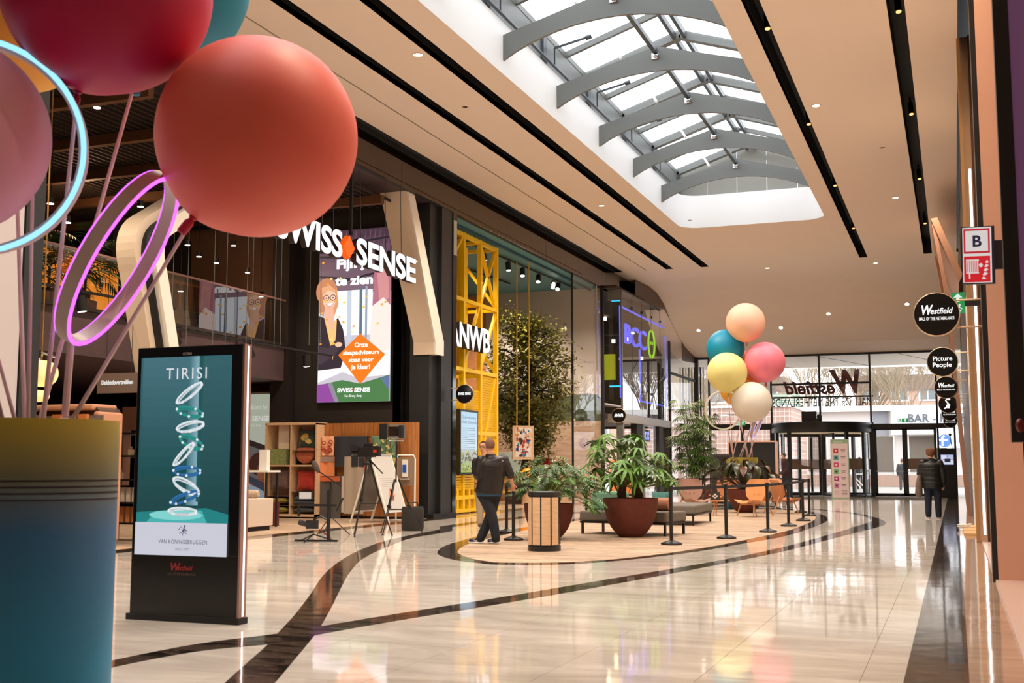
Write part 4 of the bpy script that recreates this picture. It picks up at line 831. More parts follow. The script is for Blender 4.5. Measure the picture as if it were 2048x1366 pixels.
# landscape easel board
eb = thing('easel_board', 'yellow-framed board with a pale landscape photo behind the rope posts', 'board', (-12.0, 33.2, 0), 0); eb.location = G(1012, 1003); 
M = Matrix.Rotation(.5, 3, 'Z')
MB().box(-.62,.62,-.02,.02,.35,1.75).build('board', MATS['sign_white'], eb, rot=(0,0,.5)); MB().box(-.68,-.62,-.04,.04,0,1.8).box(.62,.68,-.04,.04,0,1.8).box(-.68,.68,-.04,.04,.3,.36).build('stand', yellow, eb, rot=(0,0,.5))
p = Pic(.0003).rect(-.6,.9,.6,1.72,S(196,222,224)).rect(-.6,.38,.6,.9,S(206,160,96))
for i in range(40): p.ell(rnd.uniform(-.55,.55), rnd.uniform(.42,.88), .1, .03, rnd.choice([S(180,120,60),S(220,190,140),S(150,110,60)]), 7, lift=(i % 5 == 0))
p.build('photo', P_PRINT, eb, tuple(M@Vector((0,-.022,0))), (tuple(M@Vector((1,0,0))), (0,0,1), tuple(M@Vector((0,-1,0)))))
# track lights of that shop
def track(P0, P1, ts_, tgt, lab, name='ceiling_track', n=6, lampcol=(1,.8,.55), E=60):
    P0, P1 = Vector(P0), Vector(P1); t = thing(name, lab, 'track light', tuple(P0)); MB().bar((0,0,0), tuple(P1-P0), .05, .04).build('rail', blackm, t)
    for u in ts_:
        q = (P1-P0)*u; d = (Vector(tgt)-(P0+q)).normalized(); o = MB().cyl(tuple(q+Vector((0,0,-.03))), tuple(q+Vector((0,0,-.16))), .02, n=6).cyl(tuple(q+Vector((0,0,-.18))-d*.1), tuple(q+Vector((0,0,-.18))+d*.16), .085, n=12).build('spot', black, t, smooth=True)
        MB().cyl(tuple(q+Vector((0,0,-.18))+d*.161), tuple(q+Vector((0,0,-.18))+d*.166), .07, n=12).build('lens', glow('spot_lens_warm', (1,.88,.7), 9), o)
    return t
track((-12.9,28,7.62), (-12.6,40,7.62), (.30,.46,.56,.68,.80,.84), (-12,33,2), 'near black ceiling track with six spots under the teal ceiling')
track((-15,28,7.62), (-14.4,38,7.62), (.3,.52,.76), (-13.5,36,3), 'far black ceiling track with three spots under the teal ceiling')
tk2 = track((-14.2,34.5,3.75), (-12.2,37.3,3.72), (.25,.5,.75,.92), (-14.5,40,2), 'low black track with four spots in front of the leafy tree')
for x, y, E_2 in ((-13, 30, 220), (-13.2, 35, 300), (-15.5, 37, 260), (-16, 32, 150), (-12.6, 37.5, 320), (-14.4, 38.2, 300)): lamp('SPOT', (x, y, 7.5), E_2*2.6, (1,.82,.64), (x-.8, y+2.6, 1.5), .08, 95)
# ================================================================== BED SHOP (left)
struct('ceiling', MB().box(-24, XF-.14, 5, 26.2, 7.72, 7.8), mat('plum_soffit', S(66, 46, 48), .6))
struct('wall_left', MB().box(-12.2, XF-.02, 6.0, 12.36, 0, 7.7), mat('lilac_grey_pier', S(196, 188, 190), .5)); struct('wall_left', MB().box(-11.9, XF-.0, 12.38, 12.72, 0, 7.7), dkgrey)
# end wall with the big screen
struct('wall_left', MB().box(-15.5, -12.68, 25.5, 25.9, 2.3, 7.72).box(-12.68, -12.1, 26.15, 26.3, 2.3, 7.72).box(-12.7, -12.68, 25.5, 26.3, 2.3, 7.72), darkwall)
struct('wall_left', MB().box(-15.9, -15.42, 25.1, 25.9, 2.3, 7.72), mat('brown_black_pilaster', S(38, 30, 30), .5))
struct('wall_left', MB().box(-24, -15.9, 33, 33.2, 0, 7.7), darkwall)
# screen
ls = thing('led_screen', 'big bright portrait screen of a smiling person in glasses, orange diamond over it', 'screen', (-13.72, 25.42, 4.95))
MB().box(-1.02, 1.02, -.03, .08, -2.16, 2.16).build('case', black, ls)
p = Pic(.0003); W2, H2 = 1.0, 2.14
p.rect(-W2, -H2, W2, H2, S(196,190,200))
p.grad(-W2, .55, W2, H2, S(120,96,110), S(70,50,62), 8)
for i in range(16): p.line([(-1+i*.13, 1.15), (-.92+i*.135, 2.1)], .025, S(96+10*(i%3),74,92))
for (a, b, c, d) in ((-.99,1.0,.3,.86),(-.99,1.5,.99,1.36),(-.6,.8,.99,1.1),(-.99,1.72,.99,1.9)): p.line([(a,b),(c,d)], .05, S(42,34,44))
p.rect(-.55,-.5,.5,.62,S(240,246,252)).rect(-.2,-.6,-.08,.62,S(190,200,214)).rect(.14,-.6,.22,.7,S(90,110,130)).rect(.3,-.6,.36,.7,S(150,160,176))
p.poly([(.55,1.25),(.99,1.5),(.99,-.3),(.62,-.2),(.5,.2)], S(176,110,126)).poly([(.62,1.0),(.9,1.3),(.95,.4),(.7,.1)], S(206,140,140)).poly([(.5,.2),(.8,.4),(.99,.2),(.99,-1.5),(.4,-1.5),(.45,-.3)], S(252,224,216))
p.poly([(-.99,-1.35),(-.99,-1.65),(-.3,-1.4),(.1,-1.55),(.99,-1.5),(.99,-.9),(-.2,-.95)], S(250,246,250))
# person
hair = S(196,128,92); skin = S(250,196,168)
p.ell(-.78,.62,.30,.34,hair).poly([(-.99,.8),(-.99,.1),(-.86,-.0),(-.8,.3)],hair).poly([(-.5,.7),(-.44,.3),(-.55,.0),(-.64,.3)],S(214,150,108))
p.ell(-.7,.44,.185,.27,skin).poly([(-.8,.25),(-.6,.25),(-.56,.0),(-.62,-.2),(-.84,-.05)],S(240,176,148)).poly([(-.92,.72),(-.7,.78),(-.5,.62),(-.6,.6),(-.74,.66),(-.9,.5)],S(226,162,120))
p.ring(-.79,.46,.075,.07,.018,S(70,40,50)).ring(-.6,.46,.075,.07,.018,S(70,40,50)).line([(-.72,.47),(-.67,.47)],.015,S(70,40,50)).ell(-.79,.455,.025,.018,S(60,50,60)).ell(-.6,.455,.025,.018,S(60,50,60))
p.poly([(-.78,.29),(-.68,.25),(-.58,.3),(-.62,.33),(-.7,.32)],S(255,248,246)).line([(-.8,.31),(-.69,.24),(-.57,.31)],.014,S(190,70,80)).line([(-.7,.44),(-.68,.36),(-.71,.35)],.012,S(206,140,116))
p.poly([(-.99,.02),(-.82,-.05),(-.6,-.2),(-.45,-.05),(-.3,-.35),(-.22,-.85),(-.35,-1.3),(-.99,-1.35)],S(46,36,48)).poly([(-.84,-.02),(-.6,-.16),(-.48,-.1),(-.5,-.5),(-.58,-1.1),(-.66,-.7)],S(250,190,120)).poly([(-.8,-.05),(-.56,-.12),(-.55,-.4),(-.66,-.3)],S(244,180,150))
p.poly([(-.99,-.75),(-.7,-.8),(-.5,-.6),(-.35,-.72),(-.5,-.95),(-.9,-1.2),(-.99,-1.2)],S(64,50,62)).ell(-.42,-.72,.1,.06,S(246,190,160))
rnd = random.Random(5)
for i in range(34):
    x, y = rnd.uniform(-.95,.9), rnd.uniform(-1.3,1.5); a = rnd.uniform(0,3); p.poly([(x+.05*math.cos(a+q),y+.03*math.sin(a+q)) for q in (0,1.3,3.1,4.4)], rnd.choice([S(250,190,60),S(240,160,40),S(255,226,120)]))
p.poly([(.18,-.05-.42+.0),(.87,-1.0),(.2,-1.72),(-.42,-.98)], S(238,118,22))
for s, z, h, w in (('Onze',-.80,.11,.36),('slaapadviseurs',-.98,.10,1.0),('staan voor',-1.16,.10,.68),('je klaar!',-1.34,.11,.52)): p.text(s,.21,z,h,S(255,248,238),bold=.03,width=w)
p.text('Fijn je', -.02, 1.18, .22, S(255,252,255), bold=.045, width=.98).text('te zien', 0, .76, .22, S(255,252,255), bold=.045, width=1.05)
p.poly([(-W2,-1.72),(-.3,-1.60),(.2,-1.7),(W2,-1.5),(W2,-H2),(-W2,-H2)],S(70,120,70)).poly([(-W2,-1.7),(-.7,-1.68),(-.5,-H2),(-W2,-H2)],S(140,70,150)).poly([(-.7,-1.68),(-.58,-1.66),(-.38,-H2),(-.5,-H2)],S(140,130,150)).poly([(.75,-1.58),(W2,-1.52),(W2,-1.9)],S(90,110,150))
p.text('SWISS SENSE',.02,-1.9,.10,S(250,250,250),bold=.04,width=.9).text('For. Every. Body.',.02,-2.02,.055,S(250,250,250),bold=.02,width=.48).ell(-.0,-1.85,.03,.03,S(220,60,40),4)
p.build('picture', printmat('bright_screen', 1.25, .3), ls, (0, -.032, 0), '-Y')
# letters of the shop name hung along the front
sl = thing('shop_name_letters', 'big lit white hanging letters with an orange diamond between two words', 'sign', (-11.86, 22, 5.57))
LW = glow('letter_white', (1,.97,.98), 1.25)
for s, y0, wd in (('SWISS', -3.3, 2.56), ('SENSE', -.13, 2.95)):
    letters('letters', s, .54, (0, y0+wd/2, 0), '+X', mat('dark_letter_side', S(50,40,40), .5), sl, .12, bold=.03, width=wd); letters('lit_faces', s, .54, (.066, y0+wd/2, 0), '+X', LW, sl, .006, bold=.03, width=wd)
MB().prism([(-.44,.02),(-.2,.27),(-.44,.52),(-.68,.27)], -.06, .07, 'x').build('diamond', mat('orange_diamond', S(236,100,20), .4, em=S(240,90,10), es=.7), sl, loc=(0,-.0,0)); letters('trade_mark', 'o', .09, (.07, 2.86, .48), '+X', LW, sl, .01)
for y in (-3.3,-2.0,-.9,.3,1.5,2.3): MB().cyl((-.06,y,.5),(-.1,y,2.17),.008,n=5).build('wire', steeld, sl)
tag(MB().box(-.03,.03,-.03,.03,0,1.55).build('drop_rod', blackm, loc=(-11.95, 21.9, 6.17)), 'thin black rod dropping from the soffit above the hanging letters', 'rod')
# folded cream portal
pf = thing('folded_portal', 'giant folded cream portal frame round the bed shop front', 'frame', (-11.9, 20, 0))
def Q_(mb): mb.v = [(x+11.9, y-20, z) for x, y, z in mb.v]; return mb
X0, X1 = -12.45, -11.86
def band(pts, w, nm, m, xa=X0, xb=X1):
    P = [Vector(q) for q in pts]; L = []; R = []
    for i in range(len(P)):
        a = P[max(0,i-1)]; b = P[min(len(P)-1,i+1)]; t = (b-a).normalized(); n = Vector((-t.y, t.x))*(w/2); L.append(P[i]+n); R.append(P[i]-n)
    mb = MB()
    for i in range(len(P)-1): mb.prism([tuple(L[i]),tuple(L[i+1]),tuple(R[i+1]),tuple(R[i])], xa, xb, 'x')
    return Q_(mb).build(nm, m, pf)
# right leg: the broad inner face looks at the hall, thin pale edge
def rleg(xa, xb, y_off, nm, m): return Q_(MB().prism([(24.5,7.72),(24.85,7.72),(26.3,4.3),(26.3,3.95),(25.8,3.95),(25.8,4.25)], xa, xb, 'x')).build(nm, m, pf)
Q_(MB().add([(-11.9,24.5,7.72),(-11.9,24.85,7.72),(-11.76,26.3,4.3),(-11.76,26.3,3.95),(-11.76,25.8,3.95),(-11.76,25.8,4.25),(-11.86,24.5,7.72),(-11.86,24.85,7.72),(-11.71,26.3,4.3),(-11.71,26.3,3.95),(-11.71,25.8,3.95),(-11.71,25.8,4.25)],[(0,1,2,3,4,5),(11,10,9,8,7,6)]+[(i,i+6,(i+1)%6+6,(i+1)%6) for i in range(6)])).build('pale_edge', creamw, pf)
Q_(MB().add([(-11.9,24.5,7.72),(-12.6,24.5,7.72),(-12.3,25.8,4.25),(-11.76,25.8,4.25),(-11.76,25.8,3.95),(-12.3,25.8,3.95),(-11.9,24.8,7.72),(-12.6,24.8,7.72),(-12.3,26.1,4.25),(-11.76,26.1,4.25),(-11.76,26.1,3.95),(-12.3,26.1,3.95)],
    [(0,1,2,3),(3,2,5,4),(6,9,8,7),(9,10,11,8),(0,6,7,1),(1,7,8,2),(2,8,11,5),(5,11,10,4)])).build('cream_face', cream, pf)
lp_ = cat_rom([(16.35,1.2),(16.1,2.2),(15.8,3.2),(15.5,4.2),(15.36,4.65),(15.46,5.0),(15.9,5.3),(16.8,5.85),(18.2,6.75),(19.7,7.6)], 4)
band([(p.x, p.y) for p in lp_], .24, 'pale_edge', creamw, -11.95, -11.84)
band([(p.x-.08, p.y) for p in lp_], .16, 'dark_groove', blackm, -12.1, -11.95)
band([(p.x-.16, p.y+.04) for p in lp_], .3, 'cream_face', cream, -12.45, -12.08)
# mezzanine with glass balustrade that mirrors the screen
mz = thing('mezzanine', 'dark mezzanine deck with frameless glass balustrade inside the bed shop', 'balcony', (-15.5, 18, 4.2))
def M_(mb): mb.v = [(x+15.5, y-18, z-4.2) for x, y, z in mb.v]; return mb
M_(MB().box(-24, -15.52, 6, 25.1, 3.35, 4.2).box(-24,-15.95,25.1,33,3.35,4.2)).build('deck_edge', mat('plum_grey_beam', S(84, 66, 70), .6, noise_s=4, noise_a=.08), mz); M_(MB().box(-15.9,-15.42,6,25.1,4.2,4.27)).build('edge_cap', mat('dark_cap', S(46,38,36), .4), mz)
yy = [11.0, 13.0, 15, 17, 19, 21, 23, 25.08]
for a, b in zip(yy, yy[1:]): M_(MB().add([(-15.5,a+.01,4.27),(-15.5,b-.01,4.27),(-15.5,b-.01,5.34),(-15.5,a+.01,5.34)], [(0,1,2,3)])).build('glass_pane', bglass, mz)
M_(MB().box(-15.525,-15.475,11,25.08,5.33,5.37)).build('handrail', mat('rose_handrail', S(190,150,140), .3, .5), mz)
tag(MB().box(-.05,.05,-4.2,4.2,0,3.2).build('slatted_backing', darkwall, loc=(-19.5, 27.6, 4.2)), 'dark backing wall on the mezzanine behind the slatted screen', 'wall')
ss = thing('slatted_screen', 'wooden slatted screen standing on the mezzanine', 'screen', (-18.6, 27.6, 4.2))
for i in range(18): MB().box(-.04,.04,-4.5+i*.45,-4.36+i*.45,0,1.75).build('slat', mat('brown_slat', S(128, 78, 40), .5), ss)
MB().box(-.06,.06,-4.55,3.4,1.72,1.8).build('top_rail', MATS['brown_slat'], ss)
gpn = tag(MB().box(-.02,.02,-.8,.8,0,1.15).build('green_picture', mat('green_cloth', S(96,130,36), .7), loc=(-17.2, 28.0, 4.25)), 'green and beige picture leaning on the mezzanine behind the glass', 'picture')
tag(MB().box(-.5,.5,-1.0,1.0,0,.55).box(-.5,-.3,-1,1,.55,.9).build('dark_bed', mat('charcoal_cloth', S(40,38,40), .8), loc=(-17.4, 24.0, 4.2), bevel=.03), 'dark upholstered bed on the mezzanine at the left end of the slatted screen', 'bed')
# glowing curtain, palms on the mezzanine
cu = MB(); vs = []; n = 60
for i in range(n+1):
    y = 19.6+3.3*i/n; x = -18.9+.06*math.sin(i*1.7); vs += [(x, y, 4.2), (x, y, 6.1)]
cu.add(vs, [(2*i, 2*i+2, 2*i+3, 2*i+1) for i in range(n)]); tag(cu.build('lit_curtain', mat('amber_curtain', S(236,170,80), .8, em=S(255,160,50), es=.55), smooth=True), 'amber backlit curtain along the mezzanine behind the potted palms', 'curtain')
leafg = mat('palm_green', S(58, 84, 34), .5); leafd = mat('deep_green', S(30, 50, 22), .45)
def frond(L, nl=12, w=.05, droop=.9):
    m = MB(); pts = []
    for i in range(9):
        t = i/8; pts.append(Vector((L*t*math.cos(.5*t), 0, L*(.75*t-droop*t*t))))
    m.tube(pts, [.012*(1-.8*i/8)+.002 for i in range(9)], 4)
    for i in range(nl):
        t = .25+.75*i/nl; k = t*8; a = pts[int(k)].lerp(pts[min(8,int(k)+1)], k-int(k)); l = L*.42*(math.sin(PI*min(1,t*1.02))*.7+.3)
        for s in (-1, 1):
            e = a+Vector((l*.55, s*l*.8, -l*.35)); mid = a.lerp(e, .5)+Vector((0,0,l*.08)); m.add([a, mid+Vector((w*.5,0,0)), e, mid-Vector((w*.5,0,0))], [(0,1,2,3)])
    return m
protof = frond(1.3).build('frond', leafg, None, fixn=False); fr_first = True
def palm(x, y, z, h, n, lab, sc=1, seed=1, group=None, m2=None):
    global fr_first
    rnd = random.Random(seed); t = thing('potted_palm', lab, 'plant', (x, y, z), 0, group)
    MB().lathe([(.18,0),(.24,.05),(.27,.42),(.23,.42),(.22,.36)], n=18).build('pot', black, t, smooth=True); MB().tube([(0,0,.3),(.03,0,h*.5),(0,.03,h)], .03, 6).build('stem', mat('brown_stem', S(92,70,44), .8), t)
    for i in range(n):
        a = i*2.4+rnd.random(); z_ = h*(.55+.45*i/n)
        if fr_first: o = protof; fr_first = False; o.parent = t; o.location = (0,0,z_)
        else: o = inst('frond', protof, t, (0,0,z_))
        o.rotation_euler = (0, rnd.uniform(-.5,.3), a); o.scale = (sc*rnd.uniform(.8,1.1),)*3
for i, (x, y, h) in enumerate(((-16.5, 18.0, 1.1), (-16.4, 18.7, 1.25), (-17.0, 19.6, 1.6))):
    palm(x, y, 4.27, h, 13, ('nearest', 'middle', 'farthest')[i]+' of three potted palms on the mezzanine before the amber curtain', .95, i+2, 'palms on the mezzanine')
# mezzanine and shop ceiling beams, spots
for i in range(9): tag(MB().box(-23,-12.2,0,.14,0,.2).build('ceiling_beam', mat('brown_beam', S(104, 66, 40), .7), loc=(0, 7+i*2.1, 7.3)), 'brown timber beam under the dark ceiling of the bed shop', 'beam', 'ceiling beams of the bed shop')
m = MB()
for i in range(60): m.box(-23+i*.18, -22.96+i*.18, 6, 25, 7.5, 7.56)
tag(m.build('ceiling_slats', mat('dark_brown_slat', S(44, 30, 22), .7), stuff=True), 'dark slatted grid under the bed shop ceiling', 'slats')
for px, py in ((194,215),(375,490),(398,513),(433,526),(467,491),(553,514),(495,545),(555,560),(361,582),(101,407),(135,445),(281,413),(522,593)):
    q = PX(px, py, -17.0 if px > 300 else -15.0); 
    if q.z > 7.4: q = G(px, py, 7.3)
    t = thing('ceiling_spot', 'small lit spotlight under the bed shop ceiling', 'spotlight', tuple(q), 0, 'ceiling spots of the bed shop'); MB().cyl((0,0,.0),(.01,-.02,.12),.06,n=10).build('barrel', black, t); MB().cyl((0,0,0),(0,0,-.01),.06,n=12).build('lens', glow('spot_lens_warm', (1,.88,.7), 9), t); MB().cyl((0,0,.2),(0,0,max(.25, 7.7-q.z)),.008,n=5).build('wire', blackm, t)
for x, y in ((-13.5,13),(-13.5,18),(-13.3,22.5),(-17,14),(-17,19)): lamp('SPOT', (x, y, 3.2 if x < -16 else 6.9), 120 if x < -16 else 560, (1,.78,.54), (x-.6, y+1.6, 0), .08, 120)
lamp('POINT', (-17.8, 20.5, 6.9), 60, (1,.65,.35), None, .1); lamp('POINT', (-17.2, 24.8, 6.2), 18, (1,.65,.35), None, .1)
# hanging track in front of the deck, with spots
track((-13.6,14.3,4.15), (-13.2,17.6,4.1), (.35,.7), (-13,16,0), 'black hanging track behind the purple ring, left part of the bed shop', 'hanging_track'); track((-14.6,18.0,4.0), tuple(PX(664,712,-13.6)), (.2,.55,.85), (-14,24,0), 'long black hanging track before the big screen', 'hanging_track')
for i, (px, py) in enumerate(((365,665),(477,683))): 
    q = PX(px, py, -15.2); t = thing('deck_spot', ('left','right')[i]+' of two black spots under the mezzanine edge, above the display totem', 'spotlight', tuple(q)); MB().cyl((0,0,-.12),(0,0,.14),.07,n=12).build('barrel', mat('brown_black', S(60,46,44), .4), t)
for px, y0 in ((342,500),(372,500),(425,455),(450,455),(492,455),(503,455),(548,460),(560,460),(618,500),(640,510)): 
    q = PX(px, 690, -12.4); tag(MB().cyl((0,0,0),(0,0,3.2),.006,n=4).build('suspension_wire', steel, loc=tuple(q)), 'thin suspension wire hanging in the bed shop front', 'wire', 'suspension wires of the bed shop')
# low clad wall under the screen with rails and textiles
cw = thing('clad_wall', 'teak-clad low wall with rounded end below the big screen', 'wall', (-13.3, 25.1, 0))
for i in range(20):
    x = -.98+i*.118; 
    if x < 1.15: MB().box(x, x+.115, -.06, .3, .06, 2.28).build('board', oakd, cw)
for i in range(5):
    a = -PI/2+i*PI/8; MB().obox((1.36+.18*math.cos(a)-.12, .12+.18*math.sin(a), 1.17), (.02, .09, 2.22), a).build('curved_board', oakd, cw)
MB().box(-.98, 1.3, -.02, .3, 0, .06).build('plinth', black, cw)
for z in (1.93, 1.45, .98): MB().bar((-1.1,-.16,z),(.93,-.16,z),.025).box(-1.1,-1.07,-.16,-.05,z-.01,z+.01).box(.9,.93,-.16,-.05,z-.01,z+.01).build('hanging_rail', black, cw)
def cloth(x, z, w, h, c0, c1, lab, pat=None):
    t = thing('hanging_textile', lab, 'textile', (-13.3+x, 24.9, z)); m = MB(); vs = []
    for i in range(9):
        u = i/8; yv = -.02-.02*math.sin(u*11)
        vs += [(w*u, yv, -h), (w*u, yv, 0), (w*u, .05, .01), (w*u, .07, -h*.3)]
    m.add(vs, [(4*i+k, 4*i+k+1, 4*i+5+k, 4*i+4+k) for i in range(8) for k in range(3)]); m.build('cloth', mat('cloth_%d_%d' % (c0[0]*999, c0[1]*999), c0, .85), t, smooth=True)
    p = Pic(.0003); rn = random.Random(int(w*1000+x*77))
    if pat == 'blossom':
        for i in range(5): x0 = rn.uniform(.05,w-.1); p.line([(x0,-h*.95),(x0+rn.uniform(-.1,.15),-h*.5),(x0+rn.uniform(-.1,.2),-.05)],.018,S(110,84,50))
        for i in range(26): p.ell(rn.uniform(.05,w-.05), rn.uniform(-h*.95,-.05), .035, .03, c1, 6, lift=False if i % 3 else True)
    elif pat == 'flower':
        for i in range(9): a = i*.7; p.line([(w*.5,-h*.45),(w*.5+w*.45*math.cos(a),-h*.45+h*.4*math.sin(a))],.05,c1)
        p.ell(w*.5,-h*.45,.06,.06,S(60,20,20),10)
    elif pat == 'spots':
        for i in range(10): p.ring(rn.uniform(.05,w-.05), rn.uniform(-h+.05,-.05), .05,.04,.02,c1,n=8)
    elif pat == 'stripe': p.rect(0,-h*.35,w,-h*.28,c1).rect(0,-h*.95,w,-h*.88,c1)
    elif pat == 'top': p.rect(0,-.12,w,0,c1)
    if p.v: p.build('print', P_PRINT, t, (0,-.045,0), '-Y')
    return t
cloth(-.98,1.95,.32,.45,S(250,190,150),S(170,60,40),'small peach textile with red-brown rings, top left on the clad wall','spots')
cloth(-.62,1.95,.86,.72,S(52,54,64),S(40,40,50),'dark slate textile on the top rail of the clad wall')
cloth(.36,1.95,.66,.66,S(110,150,120),S(226,206,130),'green textile with blossom branches, top right of the clad wall','blossom')
cloth(-1.05,1.47,.42,.46,S(240,150,100),S(160,140,130),'orange textile with grey top on the clad wall','top')
cloth(-.36,1.47,.52,1.35,S(188,172,154),S(170,150,140),'long beige blanket on the clad wall')
cloth(.18,1.47,.6,1.0,S(214,110,60),S(90,30,24),'orange textile with a dark red flower on the clad wall','flower'); cloth(.72,1.47,.35,.24,S(60,120,100),S(226,206,130),'short green textile behind the easel board','blossom')
cloth(-1.05,1.0,.6,1.0,S(90,86,84),S(206,110,70),'grey tweed blanket with orange top edge on the clad wall','top'); cloth(-.43,1.0,.2,.85,S(206,190,182),S(200,180,170),'narrow white towel beside the grey blanket')
# open shelving unit with cushions
bu = thing('open_shelving', 'pale oak open shelving unit with four bays left of the clad wall', 'shelf', (-15.35, 24.65, 0))
MB().box(-.72,-.68,-.25,.25,.04,2.28).build('side', oak, bu); MB().box(.68,.72,-.25,.25,.04,2.28).build('side', oak, bu); MB().box(-.72,.72,-.25,.25,2.24,2.3).build('top', oak, bu); MB().box(-.72,.72,-.25,.25,.04,.1).box(-.68,.68,-.24,.24,1.24,1.28).build('shelf', oak, bu); MB().box(-.015,.015,-.25,.25,.1,2.24).build('divider', oak, bu)
MB().box(-.7,.7,.22,.25,.1,2.24).build('back', mat('rosy_back', S(186,150,134), .7), bu); MB().box(-.4,-.02,.2,.22,1.3,2.2).box(.36,.66,.2,.22,1.3,2.2).build('wood_back', oakd, bu)
for x0, x1, z in ((.02,.68,1.62),(.02,.68,.62),(-.68,-.02,.52),(-.68,-.02,.3),(.02,.68,.3)): MB().box(x0,x1,-.22,.22,z,z+.012).build('glass_shelf', mat('smoky_shelf', S(120,96,84), .2), bu)
def cushion(x, y, z, w, h, d, m, lab, rx=0, nm='cushion', group=None, rz=0):
    mb = MB(); N = 8; vs = []
    for s in (-1, 1):
        for i in range(N+1):
            for j in range(N+1):
                u, v = i/N*2-1, j/N*2-1; e = (1-u**4)*(1-v**4); pin = 1-.10*(1-abs(u))*abs(v)**3; pv = 1-.10*(1-abs(v))*abs(u)**3
                vs.append((u*w/2*pv, s*d/2*e**.6, v*h/2*pin))
    K = (N+1)**2
    for s in (0, 1):
        for i in range(N):
            for j in range(N): a = s*K+i*(N+1)+j; mb.f.append((a, a+1, a+N+2, a+N+1) if s else (a, a+N+1, a+N+2, a+1))
    mb.v = vs; o = mb.build(nm, m, None, smooth=True, loc=(x, y, z), rot=(rx, 0, rz), fixn=False); return tag(o, lab, 'cushion', group)
vel = lambda n, c: mat(n, c, .8, sheen=.3, noise_s=14, noise_a=.15)
tag(MB().box(-.18,.12,-.12,.12,0,.62).build('white_box', mat('box_cream', S(226,206,186), .6), loc=(-15.5,24.6,1.69)), 'tall cream cardboard box in the upper left bay of the shelving', 'box')
tag(MB().box(-.26,.26,-.15,.15,0,.38).build('green_box', mat('green_paper', S(140,150,96), .6, noise_s=20, noise_a=.3), loc=(-15.68,24.62,1.285)), 'mottled green gift box in the upper left bay of the shelving', 'box')
bpy.data.objects['white_box'].location = (-15.58, 24.72, 1.665); tag(MB().box(-.1,.1,-.12,.12,0,.36).build('dark_box', blackm, loc=(-15.47,24.86-.1,1.285)), 'small black box beside the green gift box', 'box'); bpy.data.objects['dark_box'].location.x = -15.4; bpy.data.objects['green_box'].location.x = -15.78; bpy.data.objects['white_box'].location.x=-15.64
c_ = cushion(-15.0,24.6,1.89,.5,.5,.16,vel('portrait_green', S(36,48,36)),'dark green cushion with ochre blotches, upper right bay',-.12)
p = Pic(.0003).ell(-.04,.05,.11,.08,S(190,150,64),rot=.5).ell(.06,-.05,.1,.06,S(206,170,84),rot=-.4).ell(.0,.0,.05,.04,S(120,130,90)); p.build('ochre_print', P_PRINT, c_, (0,-.083,0), '-Y')
r_ = tag(MB().lathe([(.02,-.08),(.22,-.075),(.26,-.05),(.27,0),(.26,.05),(.22,.075),(.02,.08)], n=28).build('round_cushion', vel('rust_velvet', S(170,84,50)), smooth=True, loc=(-15.02,24.58,1.5), rot=(PI/2-.25,0,0)), 'round rust velvet cushion in the upper right bay of the shelving', 'cushion'); r_.location.z = 1.56-.0; r_.scale = (.95,.95,.95)
cushion(-15.72,24.58,.93,.52,.5,.16,vel('taupe_knit', S(106,82,76)),'taupe textured cushion in the lower left bay',-.1); cushion(-15.0,24.58,.9,.52,.5,.16,vel('red_velvet', S(176,44,26)),'red velvet cushion in the lower right bay',-.1)
for i, (x, z, c, lab) in enumerate(((-15.72,.42,S(150,130,40),'flat green and yellow cushion on the left bay glass shelf'),(-15.72,.2,S(140,130,50),'flat green and yellow cushion at the bottom of the left bay'),(-15.0,.48,S(54,70,84),'upper of two flat slate blue cushions in the right bay'),(-15.0,.38,S(50,62,76),'middle flat slate blue cushion in the right bay'),(-15.0,.2,S(50,66,80),'flat slate blue cushion at the bottom of the right bay'))):
    cushion(x,24.6,z,.56,.38,.13 if i<2 else .1,vel('flatc%d'%i,c),lab,PI/2)
for o in bpy.data.objects:
    if o.parent is None and -16.2 < o.location.x < -14.6 and 24.3 < o.location.y < 24.95 and o.location.z < 2.2 and ('category' in o) and o['category'] in ('box', 'cushion', 'shelf') and 'hanging' not in o.name: o.location += Vector((.33, .28, 0))
# lightbox poster and white display blocks behind the totem
lbx = thing('lightbox_poster', 'pale green lightbox poster with a sleeping person, behind the display totem', 'poster', (-16.75, 25.3, 0))
MB().box(-.95,.9,0,.14,.25,3.1).build('case', mat('grey_case', S(150,140,134), .4), lbx)
p = Pic(.0003).rect(-.92,.3,.82,3.05,S(200,206,186)); p.poly([(-.92,1.9),(-.4,1.95),(.3,1.8),(.82,1.5),(.82,.3),(-.92,.3)],S(110,106,104)).poly([(-.92,2.0),(-.2,2.02),(.82,1.7),(.82,1.55),(.2,1.75),(-.92,1.85)],S(50,36,36))
p.ell(.5,1.3,.34,.3,S(70,34,26)).ell(.62,1.12,.22,.28,S(150,84,62)).line([(.52,1.18),(.6,1.16)],.02,S(50,20,20)).line([(.66,1.2),(.74,1.22)],.02,S(50,20,20)).ell(.5,.82,.3,.12,S(140,74,56)).poly([(-.92,.9),(-.2,1.0),(.3,.75),(.82,.6),(.82,.3),(-.92,.3)],S(150,170,190)).poly([(-.92,.9),(0,.95),(.82,.5),(.82,.75),(.2,1.0),(-.5,1.1)],S(60,64,80))
p.text('Welkom bij',.28,2.66,.13,S(250,250,240),shear=.3,width=.72).text('SWISS SENSE',.2,2.38,.12,S(250,250,240),bold=.03,width=1.05).text('For. Every. Body.',.25,2.24,.06,S(240,240,230),width=.5)
p.build('picture', printmat('soft_lightbox', .62, .4), lbx, (0,-.002,0), '-Y')
